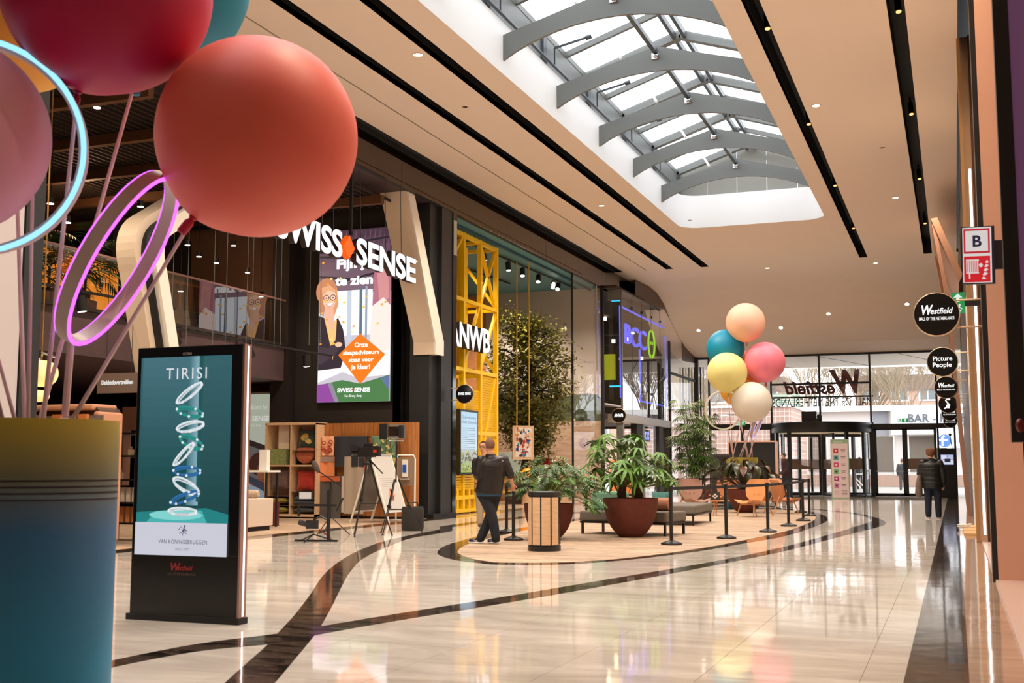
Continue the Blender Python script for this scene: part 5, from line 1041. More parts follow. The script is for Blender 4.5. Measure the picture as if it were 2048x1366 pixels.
wb = thing('white_plinth', 'low white display plinth at the edge of the bed shop floor', 'plinth', (-13.15, 19.6, 0)); MB().box(-1.1,.55,-.35,.5,.09,.62).build('block', mat('plinth_white', S(222,206,190), .5), wb, bevel=.01); MB().box(-1.05,.5,-.3,.46,0,.09).build('shadow_base', blackm, wb)
tag(MB().tube([(-.26,0,0),(-.22,0,.0),(.22,0,0),(.26,0,0)],[.05,.08,.08,.05],12).build('rolled_blanket', vel('beige_knit', S(190,166,140)), loc=(-12.88,19.6,.71), smooth=True), 'rolled beige knitted blanket on the white plinth', 'blanket')
st_ = thing('side_table', 'small black-legged side table with white top at the white plinth', 'table', (-13.6, 20.9, 0)); MB().box(-.5,.5,-.25,.25,1.12,1.16).build('top', white, st_); 
for a, b in ((-.45,-.2),(.45,-.2),(-.45,.2),(.45,.2)): MB().box(a-.02,a+.02,b-.02,b+.02,0,1.12).build('leg', black, st_)
tag(MB().box(-.09,.09,-.06,.06,0,.42).build('white_carton', white, loc=(-13.3,20.85,1.161)), 'tall white carton on the small side table', 'box'); tag(MB().box(-.2,.2,-.1,.1,0,.5).build('dark_red_box', mat('wine', S(90,16,20), .6), loc=(-13.5,21.35,0.0)), 'dark red box under the small side table', 'box')
# bookcase-like display behind the drum, glass shelves, pendant lamps
bc2 = thing('rounded_bookcase', 'cream bookcase with rounded top holding duvet samples, behind the colour-graded drum', 'bookcase', (-13.35, 14.6, 0))
MB().prism([(-1.5,.1),(1.1,.1),(1.1,2.0),(1.05,2.12),(.95,2.18),(-1.5,2.18)], .0, .5, 'y').build('carcass', mat('bookcase_back', S(84,58,42), .6), bc2)
fr_ = MB().box(-1.5,1.0,-.08,.5,2.1,2.2).box(1.02,1.12,-.08,.5,.1,2.08).box(-.95,-.87,-.08,.02,.1,2.1).build('frame', mat('bookcase_cream', S(206,150,118), .5), bc2, bevel=.03)
for z in (1.72,1.36,1.0,.62,.3): MB().box(-1.45,1.05,-.1,.02,z,z+.03).build('shelf', black, bc2)
for i in range(4):
    for j, z in enumerate((1.75,1.39)): tag(MB().box(-.14,.02,-.06,.0,0,.29).build('sample_box', mat('orange_sample', S(210,126,70), .6), loc=(-13.9+i*.5,14.5,z)), 'orange fabric sample box in the rounded bookcase', 'box', 'orange sample boxes'); tag(MB().box(.05,.3,-.03,.0,0,.27).build('sample_card', mat('grey_sample', S(120,104,98), .6, noise_s=12, noise_a=.5), loc=(-13.9+i*.5,14.5,z)), 'grey picture card between the orange sample boxes', 'card', 'sample cards')
gs = thing('glass_display_case', 'black-framed glass shelf case between the drum and the display totem', 'shelf', (-12.85, 16.4, 0))
for z in (.28,.62,1.0,1.4,1.78): MB().box(-.7,.55,-.2,.3,z,z+.03).build('shelf', black, gs)
for x in (-.7,.55): MB().box(x-.02,x+.02,-.2,-.16,0,1.8).box(x-.02,x+.02,.26,.3,0,1.8).build('upright', black, gs)
for i in range(9): tag(MB().box(0,.075,-.05,.1,0,.24).build('white_book', mat('white_spine', S(232,214,196), .6), loc=(-13.45+i*.12,16.35,.65)), 'white-spined book in the black glass shelf case', 'book', 'white books in the shelf case'); tag(MB().box(0,.075,-.05,.1,0,.26).build('orange_book', mat('orange_spine', S(226,150,90), .6), loc=(-13.45+i*.12,16.35,.31)), 'orange-spined book in the black glass shelf case', 'book', 'orange books in the shelf case')
for i in range(5): tag(MB().lathe([(.05,0),(.055,.09),(.02,.12),(.02,.15)], n=10).build('scent_bottle', mat('pale_bottle', S(226,200,160), .2), loc=(-13.3+i*.2,16.4,1.43 if i%2 else 1.03)), 'small pale scent bottle in the black glass shelf case', 'bottle', 'scent bottles')
tag(MB().box(-.4,.4,-.02,.02,0,.32).build('hanging_notice', mat('notice_brown', S(120,104,96), .5), loc=(-12.6,15.4,2.42)), 'small grey hanging notice with white lettering above the bookcase', 'sign'); letters('lettering','Dekbedovertrekken',.07,(0,-.025,.14),'-Y',glow('soft_white',(1,.95,.9),.9),bpy.data.objects['hanging_notice'],.004,width=.62,bold=.02)
MB().cyl((-.25,0,.32),(-.25,0,2.0),.006,n=4).cyl((.25,0,.32),(.25,0,2.0),.006,n=4).build('wire', blackm, bpy.data.objects['hanging_notice'])
for (px, py, rx_, rz_, lab) in ((82, 747, 36, 31, 'upper, larger of two glowing paper pendant lamps at the far left'),(76, 792, 24, 14, 'lower, smaller of two glowing paper pendant lamps at the far left')):
    q = PX(px, py, -12.6); s = q.y/FPX; R1 = rx_*s*1.15; Z1 = rz_*s*1.08; t = thing('paper_pendant', lab, 'lamp', tuple(q)); m = MB(); pr_ = []
    for i in range(25):
        a = -PI/2+PI*i/24; pr_.append((max(.02,R1*(abs(math.cos(a))**.75))*(1+.012*(i%2)), Z1*math.sin(a)))
    m.lathe(pr_, n=28).build('paper_shade', mat('glowing_paper', S(255,224,160), .8, em=S(255,206,130), es=.95), t, smooth=True); 
    if rx_ > 30: MB().cyl((0,0,Z1),(0,0,4.5),.012,n=5).build('cord', mat('gold_cord', S(150,110,50), .6), t); MB().tube([(-.25,0,Z1+.1),(-.1,.1,Z1+.02),(.1,-.1,Z1+.1),(.25,0,Z1+.04)], .02, 6).build('knot', alu, t)
tag(MB().box(-.6,.6,-.1,.1,1.0,1.42).box(-.6,-.55,-.1,.1,0,1).box(.55,.6,-.1,.1,0,1).build('lit_wall_stand_in', mat('warm_lit_wall_brown', S(96,60,42), .6), loc=(-13.6,17.6,0.9)), 'brown stand-in for a warm-lit wall, deep in the bed shop between bookcase and totem', 'panel')  # added brown panel stands in for a stretch of warm-lit wall
# video gear in front of the shop
def tripod(x, y, h, spread, lab, name, rz=0):
    t = thing(name, lab, 'tripod', (x, y, 0), rz)
    for k in range(3):
        a = k*2*PI/3+.5; f = (spread*math.cos(a), spread*math.sin(a), .01); mid = (spread*.5*math.cos(a), spread*.5*math.sin(a), h*.5)
        lg = MB().tube([(.05*math.cos(a),.05*math.sin(a),h), mid], .017, 6).tube([mid, f], .011, 6).sphere(f, .02, 8, 6).build('leg', black, t); MB().obox(mid, (.05,.05,.05), a).build('clamp', black, lg)
    MB().tube([(spread*.55*math.cos(k*2*PI/3+.5), spread*.55*math.sin(k*2*PI/3+.5), h*.45) for k in range(3)], .008, 5, True).build('spreader', black, t)
    return t
vt = tripod(-10.0, 19.1, 1.28, .45, 'broadcast video camera on a heavy black tripod', 'video_camera_tripod')
def V_(m):
    m.v = [(x*.85, y*.85, 1.28+(z-1.05)*.85) for x, y, z in m.v]; return m
V_(MB().lathe([(.09,1.03),(.1,1.08),(.06,1.14),(.08,1.2)], n=16)).build('fluid_head', black, vt); V_(MB().bar((.0,0,1.18),(.46,-.2,.86),.025)).build('pan_bar', black, vt)
V_(MB().box(-.22,.16,-.08,.08,1.2,1.42).box(-.34,-.2,-.05,.05,1.24,1.36).box(-.1,.1,-.03,.03,1.42,1.5).box(.12,.28,-.07,.07,1.22,1.44)).build('camera_body', black, vt, bevel=.01); V_(MB().cyl((-.2,-.02,1.3),(-.38,-.02,1.3),.06,n=14)).build('lens', blackg, vt); V_(MB().box(-.36,-.2,-.12,-.03,1.33,1.46)).build('viewfinder', blackm, vt); V_(MB().box(.16,.24,-.076,-.07,1.3,1.36)).build('red_label', mat('red_label', S(200,60,30), .4), vt)
ltp = tripod(-9.75, 19.75, 1.0, .5, 'tall light stand with a barn-door lamp head behind the video camera', 'light_stand')
MB().cyl((0,0,.95),(0,0,1.7),.014,n=8).build('pole', black, ltp); MB().tube([(-.15,0,1.78),(-.15,0,1.72),(.15,0,1.72),(.15,0,1.78)], .012, 6).build('yoke', alu, ltp); MB().box(-.14,.14,-.08,.1,1.76,2.02).build('head', alu, ltp); MB().box(-.12,.12,-.1,-.08,1.8,1.98).build('lens', blackg, ltp); MB().box(-.3,-.14,-.12,-.1,1.74,2.04).build('barn_door', blackm, ltp); MB().box(.14,.2,-.2,-.1,1.76,2.0).build('barn_door', blackm, ltp)
bp_ = thing('boom_microphone', 'furry boom microphone on a low stand beside the video camera', 'microphone', (-10.7, 19.0, 0)); 
for k in range(3): MB().tube([(0,0,.34),(.36*math.cos(k*2.1+.3),.36*math.sin(k*2.1+.3),.01)], .01, 6).build('leg', black, bp_)
MB().cyl((0,0,.3),(0,0,.95),.012,n=6).build('pole', black, bp_); MB().bar((.22,0,.88),(-.28,0,1.16),.016).build('boom', black, bp_); MB().tube([(-.26,0,1.14),(-.3,0,1.2),(-.36,0,1.3),(-.38,0,1.34)],[.03,.055,.055,.03],12).build('wind_muff', mat('grey_fur', S(84,74,66), .95, bump=.6, bs=90), bp_, smooth=True)
gr_ = thing('camera_gimbal', 'black camera stabiliser rig with small monitor standing on the floor', 'gimbal', (-9.95, 17.3, 0), .2)
MB().box(-.42,.32,-.02,.02,0,.03).build('foot_bar', black, gr_); MB().cyl((.16,0,.02),(.16,0,.86),.03,n=10).build('post', black, gr_); MB().box(-.34,.3,-.02,.02,.58,.62).cyl((-.36,0,.42),(-.36,0,.62),.025,n=8).cyl((.3,-.0,.5),(.4,0,.72),.02,n=8).build('handle_bar', black, gr_); MB().obox((-.24,-.03,.76),(.24,.02,.14),.1).build('monitor', black, gr_); MB().obox((-.24,-.042,.76),(.2,.004,.11),.1).build('monitor_screen', mat('grey_screen', S(170,164,160), .2, em=(.4,.4,.4), es=.5), gr_)
MB().obox((-.12,0,.28),(.2,.12,.14),.2).cyl((-.2,-.03,.28),(-.34,-.05,.32),.045,n=12).tube([(-.1,0,.36),(.02,0,.42),(.14,0,.36),(.14,0,.2),(.0,0,.14)],.018,6).build('camera', black, gr_); MB().tube([(0,0,.2),(.1,.05,.12),(.2,.0,.06)],.012,5).build('red_cable', mat('red_cable', S(150,30,24), .5), gr_)
for k in range(3): MB().tube([(-.1,0,.12),(-.1+.34*math.cos(2.1*k+.4),.34*math.sin(2.1*k+.4),.01)], .012, 5).build('leg', black, gr_)
ds = thing('equipment_case', 'soft black equipment case on the floor under the light stand', 'bag', (-9.95, 20.9, 0)); MB().lathe([(.2,0),(.22,.04),(.22,.42),(.2,.46),(.03,.47)], n=20).build('body', mat('black_nylon', S(44,40,38), .8), ds, smooth=True); MB().tube([(-.12,0,.46),(-.1,0,.54),(.1,0,.54),(.12,0,.46)], .015, 6).build('handle', black, ds)
# two-sided easel board
ea = thing('a_frame_board', 'white folding easel board with printed notice by the bed shop entrance', 'sign board', (-12.12, 23.75, 0), 1.48)
for s, m_ in ((1, 0), (-1, 1)):
    f = MB(); 
    for x in (-.42, .42): f.bar((x, s*-.5, 0), (x, -.0, 1.5), .035)
    f.bar((-.42, s*-.0-.0, 1.5), (.42, 0, 1.5), .04).bar((-.42, s*-.42, .24), (.42, s*-.42, .24), .03); f.build('frame_leg', white, ea)
    MB().add([(-.4, s*-.42, .26), (.4, s*-.42, .26), (.4, s*-.01, 1.47), (-.4, s*-.01, 1.47)], [(0,1,2,3)]).build('panel', mat('frame_panel', S(206,204,200), .35) if s > 0 else mat('grey_panel_back', S(120,112,104), .35, .3), ea)
p = Pic(.0003).rect(-.38,.03,.38,1.27,S(222,226,222)).rect(-.38,.03,.38,.22,S(84,78,74)); p.text('Leuk dat je onze', 0, 1.12, .055, S(40,40,40), width=.56).text('winkel bezoekt!', 0, 1.02, .055, S(40,40,40), width=.52).text('SWISS SENSE', 0, .1, .045, S(240,240,240), bold=.03, width=.3)
for i in range(8): p.rect(-.28+.03*(i%3), .92-i*.045, .28-.03*(i%2), .928-i*.045, S(120,120,120))
p.poly([(0,.24),(.15,.4),(0,.58),(-.12,.42)],S(226,150,124)).poly([(.0,.26),(.08,.36),(.02,.46),(-.06,.36)],S(110,84,72)).poly([(-.02,.46),(.03,.46),(.04,.54),(-.01,.55)],S(60,34,26))
nrm = Vector((0,-1.21,.41)).normalized(); up_ = Vector((0,.41,1.21)).normalized(); p.build('notice', P_PRINT, ea, (0,-.431,.22), ((1,0,0), tuple(up_), tuple(nrm)))

# hand gel stand
hg = thing('hand_gel_stand', 'white metal hand gel stand with blue dispenser beside the dark column', 'stand', (-11.9, 24.6, 0), .1)
MB().tube([(-.23,0,.02),(-.23,0,1.42),(-.19,0,1.5),(.19,0,1.5),(.23,0,1.42),(.23,0,.4),(.34,-.3,.02)], .018, 6).bar((-.34,-.0,.012),(.2,0,.012),.3,.02).build('frame', white, hg); MB().box(-.21,.21,-.01,.01,.8,1.45).build('back_plate', mat('grey_plate', S(150,124,104), .4), hg); MB().box(-.06,.06,-.08,.0,1.0,1.4).build('dispenser', white, hg); MB().box(-.045,.045,-.09,-.08,1.1,1.28).build('blue_front', mat('gel_blue', S(20,90,190), .3), hg); MB().box(-.11,.11,-.1,0,.94,.96).build('drip_tray', white, hg)
# ================================================================== DISPLAY TOTEM
kt = thing('display_totem', 'tall black advertising totem with a lit jewellery poster, near left', 'display', (-5.88, 8.06, 0))
KW = .52
MB().box(-KW, KW-.005, 0, .095, .03, 2.235).build('body', blackg, kt, bevel=.006); MB().box(-KW-.02, KW+.02, -.02, .115, 0, .05).build('base_plate', blackm, kt)
MB().box(KW-.005, KW+.012, -.003, .098, .05, 2.235).build('side_panel', mat('rose_aluminium', S(170,140,136), .25, .85), kt); MB().box(KW+.012, KW+.015, .045, .062, .06, 2.22).build('light_strip', glow('white_led', (1,.97,1), 3), kt)
MB().box(-KW+.01, KW-.01, -.003, .0, .53, .536).build('panel_joint', blackm, kt)
def KZ(zx, zy): q = PY(220+.4245*zx, 680+.4245*zy, 8.06); return (q.x+5.88, q.z)
def kl(d): return d*.4245/FPX*9.85
a, b = KZ(160, 92), KZ(560, 1015); x0, x1, zt, zb = KZ(150, 92)[0], KZ(566, 500)[0], KZ(200, 84)[1], KZ(400, 1018)[1]
zw = KZ(300, 860)[1]; p = Pic(.0001); p.grad(x0, zw, x1, zt, S(10,66,68), S(48,96,104), 14); ztab = KZ(300, 790)[1]
xm = KZ(365,500)[0]; xn = KZ(412,500)[0]; p.grad(x0+.02, ztab+.25, xm, zt, S(12,76,80), S(66,112,124), 12)
for i in range(6):
    f = i/5; p.rect(xm+(xn-xm)*f*.999, ztab+.02, xm+(xn-xm)*(f+.2), zt, tuple(S(70,120,130)[k]*(1-f)+S(140,180,196)[k]*f for k in range(3)))
p.rect(xn, ztab+.05, xn+.04, zt, S(24,84,86)); p.poly([(x0, zw),(x1, zw),(x1, zw+.07),(xn+.1, ztab),(x0, ztab-.04)], S(24,130,132)); p.poly([(x0+.1,zw),(x1-.2,zw),(xn+.06,ztab-.02),(x0+.2,ztab-.03)], S(70,180,178)); p.ell((x0+x1)/2-.06, (zw+ztab)/2, .26, .04, S(130,214,210))
WB, GB, BB = S(226,236,240), S(36,150,140), S(40,110,170)
for (zx, zy, A, B, r, c) in ((375,250,80,20,.56,WB),(378,340,74,20,-.2,GB),(380,408,74,22,.14,WB),(385,482,68,24,-.38,GB),(350,538,72,16,.74,WB),(365,618,74,20,-.03,BB),(362,690,78,26,-.45,WB),(355,742,80,18,.3,BB),(345,808,76,16,-.03,WB)):
    x, z = KZ(zx, zy); p.ring(x, z, kl(A), kl(B), .020, tuple(q*.75 for q in c), r, 26).ring(x, z+.003, kl(A), kl(B), .012, c, r, 26).ring(x+.004, z-.002, kl(A)*.93, kl(B)*.62, .013, tuple(q*.85 for q in c), r+.07, 26)
    for t in (.3, 1.2, 3.1, 4.0, 4.7, 6.0): u, v = kl(A)*math.cos(t), kl(B)*math.sin(t); p.ell(x+u*math.cos(r)-v*math.sin(r), z+u*math.sin(r)+v*math.cos(r), .012, .012, S(236,240,244), 10, lift=False)
    p.z += .0006
x, z = KZ(345, 822)
for i in range(6): p.line([(x-.06+i*.02, z-.018), (x-.04+i*.02, z+.014)], .006, S(170,180,190)).line([(x-.04+i*.02, z-.018), (x-.06+i*.02, z+.014)], .006, S(196,204,210))
x, z = KZ(365, 184); p.text('TIRISI', x, z, .095, S(232,232,240), bold=-.005, width=.40, space=1.25)
p.rect(x0, zb, x1, zw, S(206,206,220)); x, z = KZ(346, 960); p.text('VAN KONINGSBRUGGEN', x, z, .033, S(56,62,90), width=.47, space=1.1).text('SINCE 1977', x-.0, z-.055, .02, S(120,124,146), width=.14)
x, z = KZ(346, 895); 
for q in (((-.04,-.0),(-.01,.03),(0,-.01),(.02,.04)), ((.0,-.045),(.025,.04)), ((0,0),(.045,-.005)), ((-.03,-.03),(.03,.01)), ((.0,.0),(.04,-.03))): p.line([(x+u, z+v) for u, v in q], .006, S(50,60,96))
p.build('poster', printmat('totem_screen', 1.0, .15), kt, (0, -.002, 0), '-Y')
p = Pic(.0001); x, z = KZ(365, 65); p.text('OCEAN', x, z-.01, .022, S(150,140,134), bold=.03, width=.085); x, z = KZ(338, 1084)
p.text('W', x-.075, z-.005, .06, S(150,26,30), shear=.25, bold=.04).text('estfield', x+.025, z, .036, S(150,26,30), shear=.25, bold=.02, width=.15).text('MALL OF THE NETHERLANDS', x, z-.042, .022, S(96,76,70), width=.27); p.build('frame_print', P_PRINT, kt, (0, -.002, 0), '-Y')
# ================================================================== BALLOON BOUQUETS
def ball(nm, c): 
    m = mat('balloon_'+nm, c, .5, sss=.25); return m
BALC = dict(coral=S(255,116,100), crimson=S(196,24,84), teal=S(0,146,184), amber=S(246,178,58), lilac=S(226,158,176), peach=S(255,200,172), pink=S(250,134,154), lemon=S(242,232,150), ivory=S(240,234,220), orange=S(250,120,70))
rodm = mat('rose_white_rod', S(238,212,214), .4); ringm = mat('ring_body', S(216,196,196), .4)
def balloon(nm, px, py, r, F, lab, neck=(0,0,-1), grp=None):
    c = AT(px, py, F); R1 = r/FPX*F; t = thing('balloon', lab, 'balloon', tuple(c), 0, grp); n = Vector(neck).normalized(); q = n.to_track_quat('-Z', 'Y').to_matrix()
    m = MB(); pr = []
    for i in range(33):
        a = PI/2-PI*i/32; rr = R1*math.cos(a); zz = R1*math.sin(a)
        if zz < -R1*.93: zz *= 1+.03*(abs(zz)/R1-.93)/.07
        pr.append((max(rr, .004), zz))
    m.lathe(pr, n=48); m.v = [tuple(q@Vector(v)) for v in m.v]; m.build('skin', ball(nm, BALC[nm]), t, smooth=True)
    k = MB().lathe([(R1*.03,-R1*.99),(R1*.045,-R1*1.04),(R1*.028,-R1*1.06),(R1*.05,-R1*1.1),(R1*.05,-R1*1.22),(R1*.04,-R1*1.23)], n=12); k.v = [tuple(q@Vector(v)) for v in k.v]; k.build('neck', ball(nm+'_neck', S(190,30,60) if nm == 'coral' else tuple(x*.6 for x in BALC[nm])), t, smooth=True)
    return t, c+n*R1*1.02
def ringthing(px, py, F, R1, m_, q_, col, es, lab, stem_to=None, wdt=.035):
    c = AT(px, py, F); t = thing('light_ring', lab, 'ring light', tuple(c)); m_ = Vector(m_).normalized(); q_ = Vector(q_); q_ = (q_-m_*q_.dot(m_)).normalized(); n = m_.cross(q_)
    if n.dot(c-EY) > 0: n = -n
    N = 64; vs = []; 
    for k in range(N):
        a = 2*PI*k/N; d = m_*math.cos(a)+q_*math.sin(a)
        for (ra, ha) in ((R1, -wdt), (R1, wdt), (R1-wdt*.9, wdt), (R1-wdt*.9, -wdt)): vs.append(d*ra+n*ha)
    MB().add(vs, [(k*4+i, k*4+(i+1) % 4, ((k+1) % N)*4+(i+1) % 4, ((k+1) % N)*4+i) for k in range(N) for i in range(4)]).build('ring_body', ringm, t, smooth=True)
    for hh, nm in ((wdt*1.05, 'light_tube'), (-wdt*1.05, 'light_tube')):
        MB().tube([(m_*math.cos(2*PI*k/N)+q_*math.sin(2*PI*k/N))*(R1-wdt*.35)+n*hh for k in range(N)], wdt*.32, 6, True).build(nm, glow('ring_'+'_'.join(lab.split()[:2]), col, es), t, smooth=True)
    if stem_to is not None:
        a = -m_*(R1-.02) if m_.z > 0 else m_*(R1-.02); MB().tube([tuple(a), tuple(Vector(stem_to)-c)], wdt*.55, 8).build('stem', rodm, t)
    return t
def bouquet_drum(x, y, lab, side):
    t = thing('bouquet_drum', lab, 'planter', (x, y, 0)); R1 = .46
    gm = bpy.data.materials.get('sunset_vinyl')
    if not gm:
        gm = bpy.data.materials.new('sunset_vinyl'); gm.use_nodes = True; nt = gm.node_tree; b = nt.nodes['Principled BSDF']; tc = nt.nodes.new('ShaderNodeTexCoord'); s = nt.nodes.new('ShaderNodeSeparateXYZ'); nt.links.new(tc.outputs['Object'], s.inputs[0])
        mr = nt.nodes.new('ShaderNodeMapRange'); mr.inputs[2].default_value = 1.5; nt.links.new(s.outputs['Z'], mr.inputs[0]); cr = nt.nodes.new('ShaderNodeValToRGB'); e = cr.color_ramp.elements; e[0].position = .12; e[0].color = (*S(40,150,200), 1); e[1].position = 1; e[1].color = (*S(190,172,62), 1)
        k = e.new(.6); k.color = (*S(54,120,176), 1); k = e.new(.8); k.color = (*S(112,116,92), 1)
        mr.inputs[1].default_value = 0; mr.inputs[2].default_value = 1.5; nt.links.new(mr.outputs[0], cr.inputs[0]); nt.links.new(cr.outputs[0], b.inputs['Base Color']); b.inputs['Roughness'].default_value = .45
    MB().lathe([(R1,0),(R1,1.065),(R1-.004,1.07),(R1-.004,1.074),(R1,1.079),(R1,1.10),(R1-.004,1.104),(R1-.004,1.108),(R1,1.112),(R1,1.133),(R1-.004,1.137),(R1-.004,1.141),(R1,1.145),(R1,1.166),(R1-.004,1.17),(R1-.004,1.174),(R1,1.178),(R1,1.5),(R1-.02,1.5),(R1-.03,1.46),(.02,1.46)], n=64).build('drum', gm, t, smooth=True)
    for z in (1.072,1.106,1.139,1.172): MB().lathe([(R1-.003,z-.003),(R1+.001,z-.003),(R1+.001,z+.003),(R1-.003,z+.003)], n=64, cap=False).build('groove', mat('drum_groove', S(58,40,52), .6), t)
    MB().lathe([(.02,1.463),(R1-.03,1.463)], n=40, cap=False).build('top_plate', black, t); return t
D1 = Vector((-4.80, 5.17, 1.46)); bouquet_drum(D1.x, D1.y, 'near tall drum graded from yellow to blue, holding the large balloons, cut off at left', 0)
nb = [('coral',515,275,199,6.5,(-.45,0,-.8),'large coral red balloon, rightmost of the near bunch'),('crimson',215,-20,205,6.45,(-.3,-.1,-.9),'large crimson balloon at the top of the near bunch'),('teal',298,-50,200,7.15,(-.1,0,-1),'large teal balloon mostly hidden behind the crimson one'),('amber',20,-20,205,7.2,(.1,0,-1),'large amber yellow balloon behind the near bunch, top left corner'),('lilac',-110,270,200,6.05,(.2,0,-1),'large dusty pink balloon cut off by the left edge')]
nb_ends = []
for nm_, px, py, r, F, nk, lab in nb:
    if nm_ == 'coral': nk = tuple(Rv*-.62+Uv*-.86+Fv*-.2)
    if nm_ == 'crimson': nk = tuple(Rv*-.28+Uv*-.95)
    t, e = balloon(nm_, px, py, r, F, lab, nk); nb_ends.append(e)
def rod(p, q, lab, r=.013, grp='rods of the near bouquet'): 
    p = Vector(p); q = Vector(q); t = MB().tube([(0,0,0), tuple(q-p)], [r, r*.8], 8).build('balloon_rod', rodm, None, loc=tuple(p), smooth=True); tag(t, lab, 'rod', grp)
for (xa, dx, dy), e, rn_ in zip(((.34,0,0),(.12,.02,.05),(.04,.1,.1),(-.05,-.1,.1),(-.1,-.1,0)), nb_ends, ('coral red', 'crimson', 'near teal', 'near amber', 'dusty pink')): rod(D1+Vector((xa-.1,dy,0)), e, 'pinkish white rod rising from the near drum to the '+rn_+' balloon', grp=None)
for (x0_, x1_, y1_) in ((30, -30, 620), (56, 66, 340)): rod(AT(x0_, 842, 6.5).lerp(AT(x0_, 838, 6.5), .5), AT(x1_, y1_, 6.6), 'slimmer pinkish white rod fanning out of the near drum', .011)
vd = ray(232, 517).normalized(); vr = vd.cross(Vector((0,0,1))).normalized(); vu = vr.cross(vd)
ringthing(239, 517, 6.55, .54, vr*.46+vu*.89, (vr*.89-vu*.46)*.29+vd*.957, (.62,.10,1), 2.6, 'violet oval-looking light ring on a stem in the near drum', AT(130, 832, 6.5), .036)
ringthing(-55, 293, 6.25, .585, Uv, Rv*.97+Fv*.24, (.32,.72,.95), 1.4, 'pale blue light ring cut off by the left edge', None, .05)
tag(MB().lathe([(.1,0),(.05,.025),(.025,.05)], n=16).build('rod_foot', rodm, loc=tuple(AT(128,838,6.45)), smooth=True), 'small conical foot of the violet ring stem on the near drum', 'fitting'); bpy.data.objects['rod_foot'].location.z = 1.464
# far bouquet
D2 = AT(1484, 913, 34.6); D2.z = 1.46; bouquet_drum(D2.x, D2.y, 'far drum graded from yellow-green to blue behind the dark-leaved plant, holding the small-looking balloons', 0)
fb = [('peach',1491,645,39,33.0,'peach balloon, topmost of the far bunch'),('teal',1451,697,38,33.4,'teal balloon at the upper left of the far bunch'),('pink',1530,724,40,32.8,'pink balloon at the right of the far bunch'),('lemon',1454,745,40,32.5,'lemon yellow balloon at the left of the far bunch'),('orange',1496,738,37,33.9,'orange balloon mostly hidden in the middle of the far bunch'),('ivory',1503,804,40,32.3,'ivory balloon, lowest of the far bunch'),('amber',1474,778,34,33.6,'amber balloon peeping out between lemon and ivory balloons')]
for i, (nm_, px, py, r, F, lab) in enumerate(fb):
    t, e = balloon(nm_, px, py, r, F, lab, (.03,0,-1)); a = i*.9; rod(D2+Vector((.3*math.cos(a), .2*math.sin(a), 0)), e, 'pale rod rising from the far drum to the '+nm_+' balloon', .015, None)
rod(D2+Vector((-.22,-.1,0)), AT(1455,858,32.6), 'pale rod carrying the yellow light ring of the far bouquet', .02, None); rod(D2+Vector((.22,-.1,0)), AT(1507,880,32.6), 'pale rod carrying the lilac light ring of the far bouquet', .02, None)
ringthing(1447, 820, 32.9, .555, Uv, Rv*.98+Fv*.2, (.95,.85,.45), .75, 'pale yellow light ring left of the far bunch', None, .04)
ringthing(1520, 832, 32.9, .66, Rv*.36+Uv*.93, (Rv*.93-Uv*.36)*.33+Fv*.94, (.6,.55,1), 1.2, 'lilac light ring partly behind the ivory balloon', None, .04)
# ================================================================== ISLAND: posts, bin, planters, seats
ZI = .006
def post(x, y, lab): 
    t = thing('barrier_post', lab, 'barrier post', (x, y, ZI))
    MB().lathe([(.165,0),(.17,.01),(.165,.028),(.06,.062),(.035,.075)], n=28).build('base', black, t, smooth=True); MB().cyl((0,0,.06),(0,0,.86),.03,n=14).build('pole', black, t, smooth=True)
    MB().lathe([(.034,.84),(.036,.85),(.036,.925),(.028,.932)], n=14).build('belt_head', blackm, t, smooth=True); return t
PP = [((1343,1092),'nearest post of the black belt barrier, in front of the large planter'),((1453,1080),'second barrier post on the near side of the island'),((1536,1067),'third barrier post, before the orange lounge chair'),((1577.5,1055),'fourth barrier post from the planter along the near side'),((1606.6,1044.3),'fifth barrier post, near the tip of the island'),((1619,1035),'barrier post at the very right tip of the island'),((1602,1027.5),'seventh barrier post, on the far side just behind the tip'),((1552,1021),'barrier post on the far side behind the orange chairs'),((1222,1030),'barrier post on the far side behind the tall leafy planter'),((1173,1041),'barrier post on the far side left of the mint seat back'),((1013,1068),'barrier post the man leans on, rear of two'),((1027,1083),'barrier post beside the litter bin, front of the pair by the man')]
posts = []
for (px, py), lab in PP: g = G(px, py-2); posts.append((post(g.x, g.y, lab), g))
def belt(i, j):
    t, a = posts[i]; b = posts[j][1]; v = Vector((b.x-a.x, b.y-a.y, 0)); MB().bar((v.normalized()*.03)+Vector((0,0,.885)), v-v.normalized()*.03+Vector((0,0,.885)), .004, .05).build('belt', blackm, t)
for i, j in ((0,1),(1,2),(2,3),(3,4),(4,5),(5,6),(6,7),(7,8),(8,9),(9,10),(10,11),(11,0)):
    if (i, j) != (11, 0): belt(i, j)
MB().bar((.03,0,.885),(.32,.1,.885),.004,.05).build('belt', blackm, posts[11][0])
g = G(1078, 1104); bn = thing('litter_bin', 'round black-framed litter bin with pale oak panels', 'bin', (g.x, g.y+.24, ZI), .1)
BR = .245; MB().lathe([(BR-.02,0),(BR,.0),(BR,.075),(BR-.02,.08),(BR-.02,.80),(BR,.80),(BR+.004,.86),(BR-.02,.87),(BR-.04,.86),(BR-.05,.6)], n=40).build('frame', black, bn, smooth=True)
for k in range(9):
    if k == 4: continue
    a0 = -PI/2+ (k-1.05)*2*PI/10-.62; m = MB(); vs = []
    for i in range(5):
        a = a0+.09+(.54)*i/4; vs += [((BR-.002)*math.cos(a), (BR-.002)*math.sin(a), .09), ((BR-.002)*math.cos(a), (BR-.002)*math.sin(a), .785)]
    m.add(vs, [(2*i, 2*i+2, 2*i+3, 2*i+1) for i in range(4)]); o = m.build('oak_panel', oak, bn)
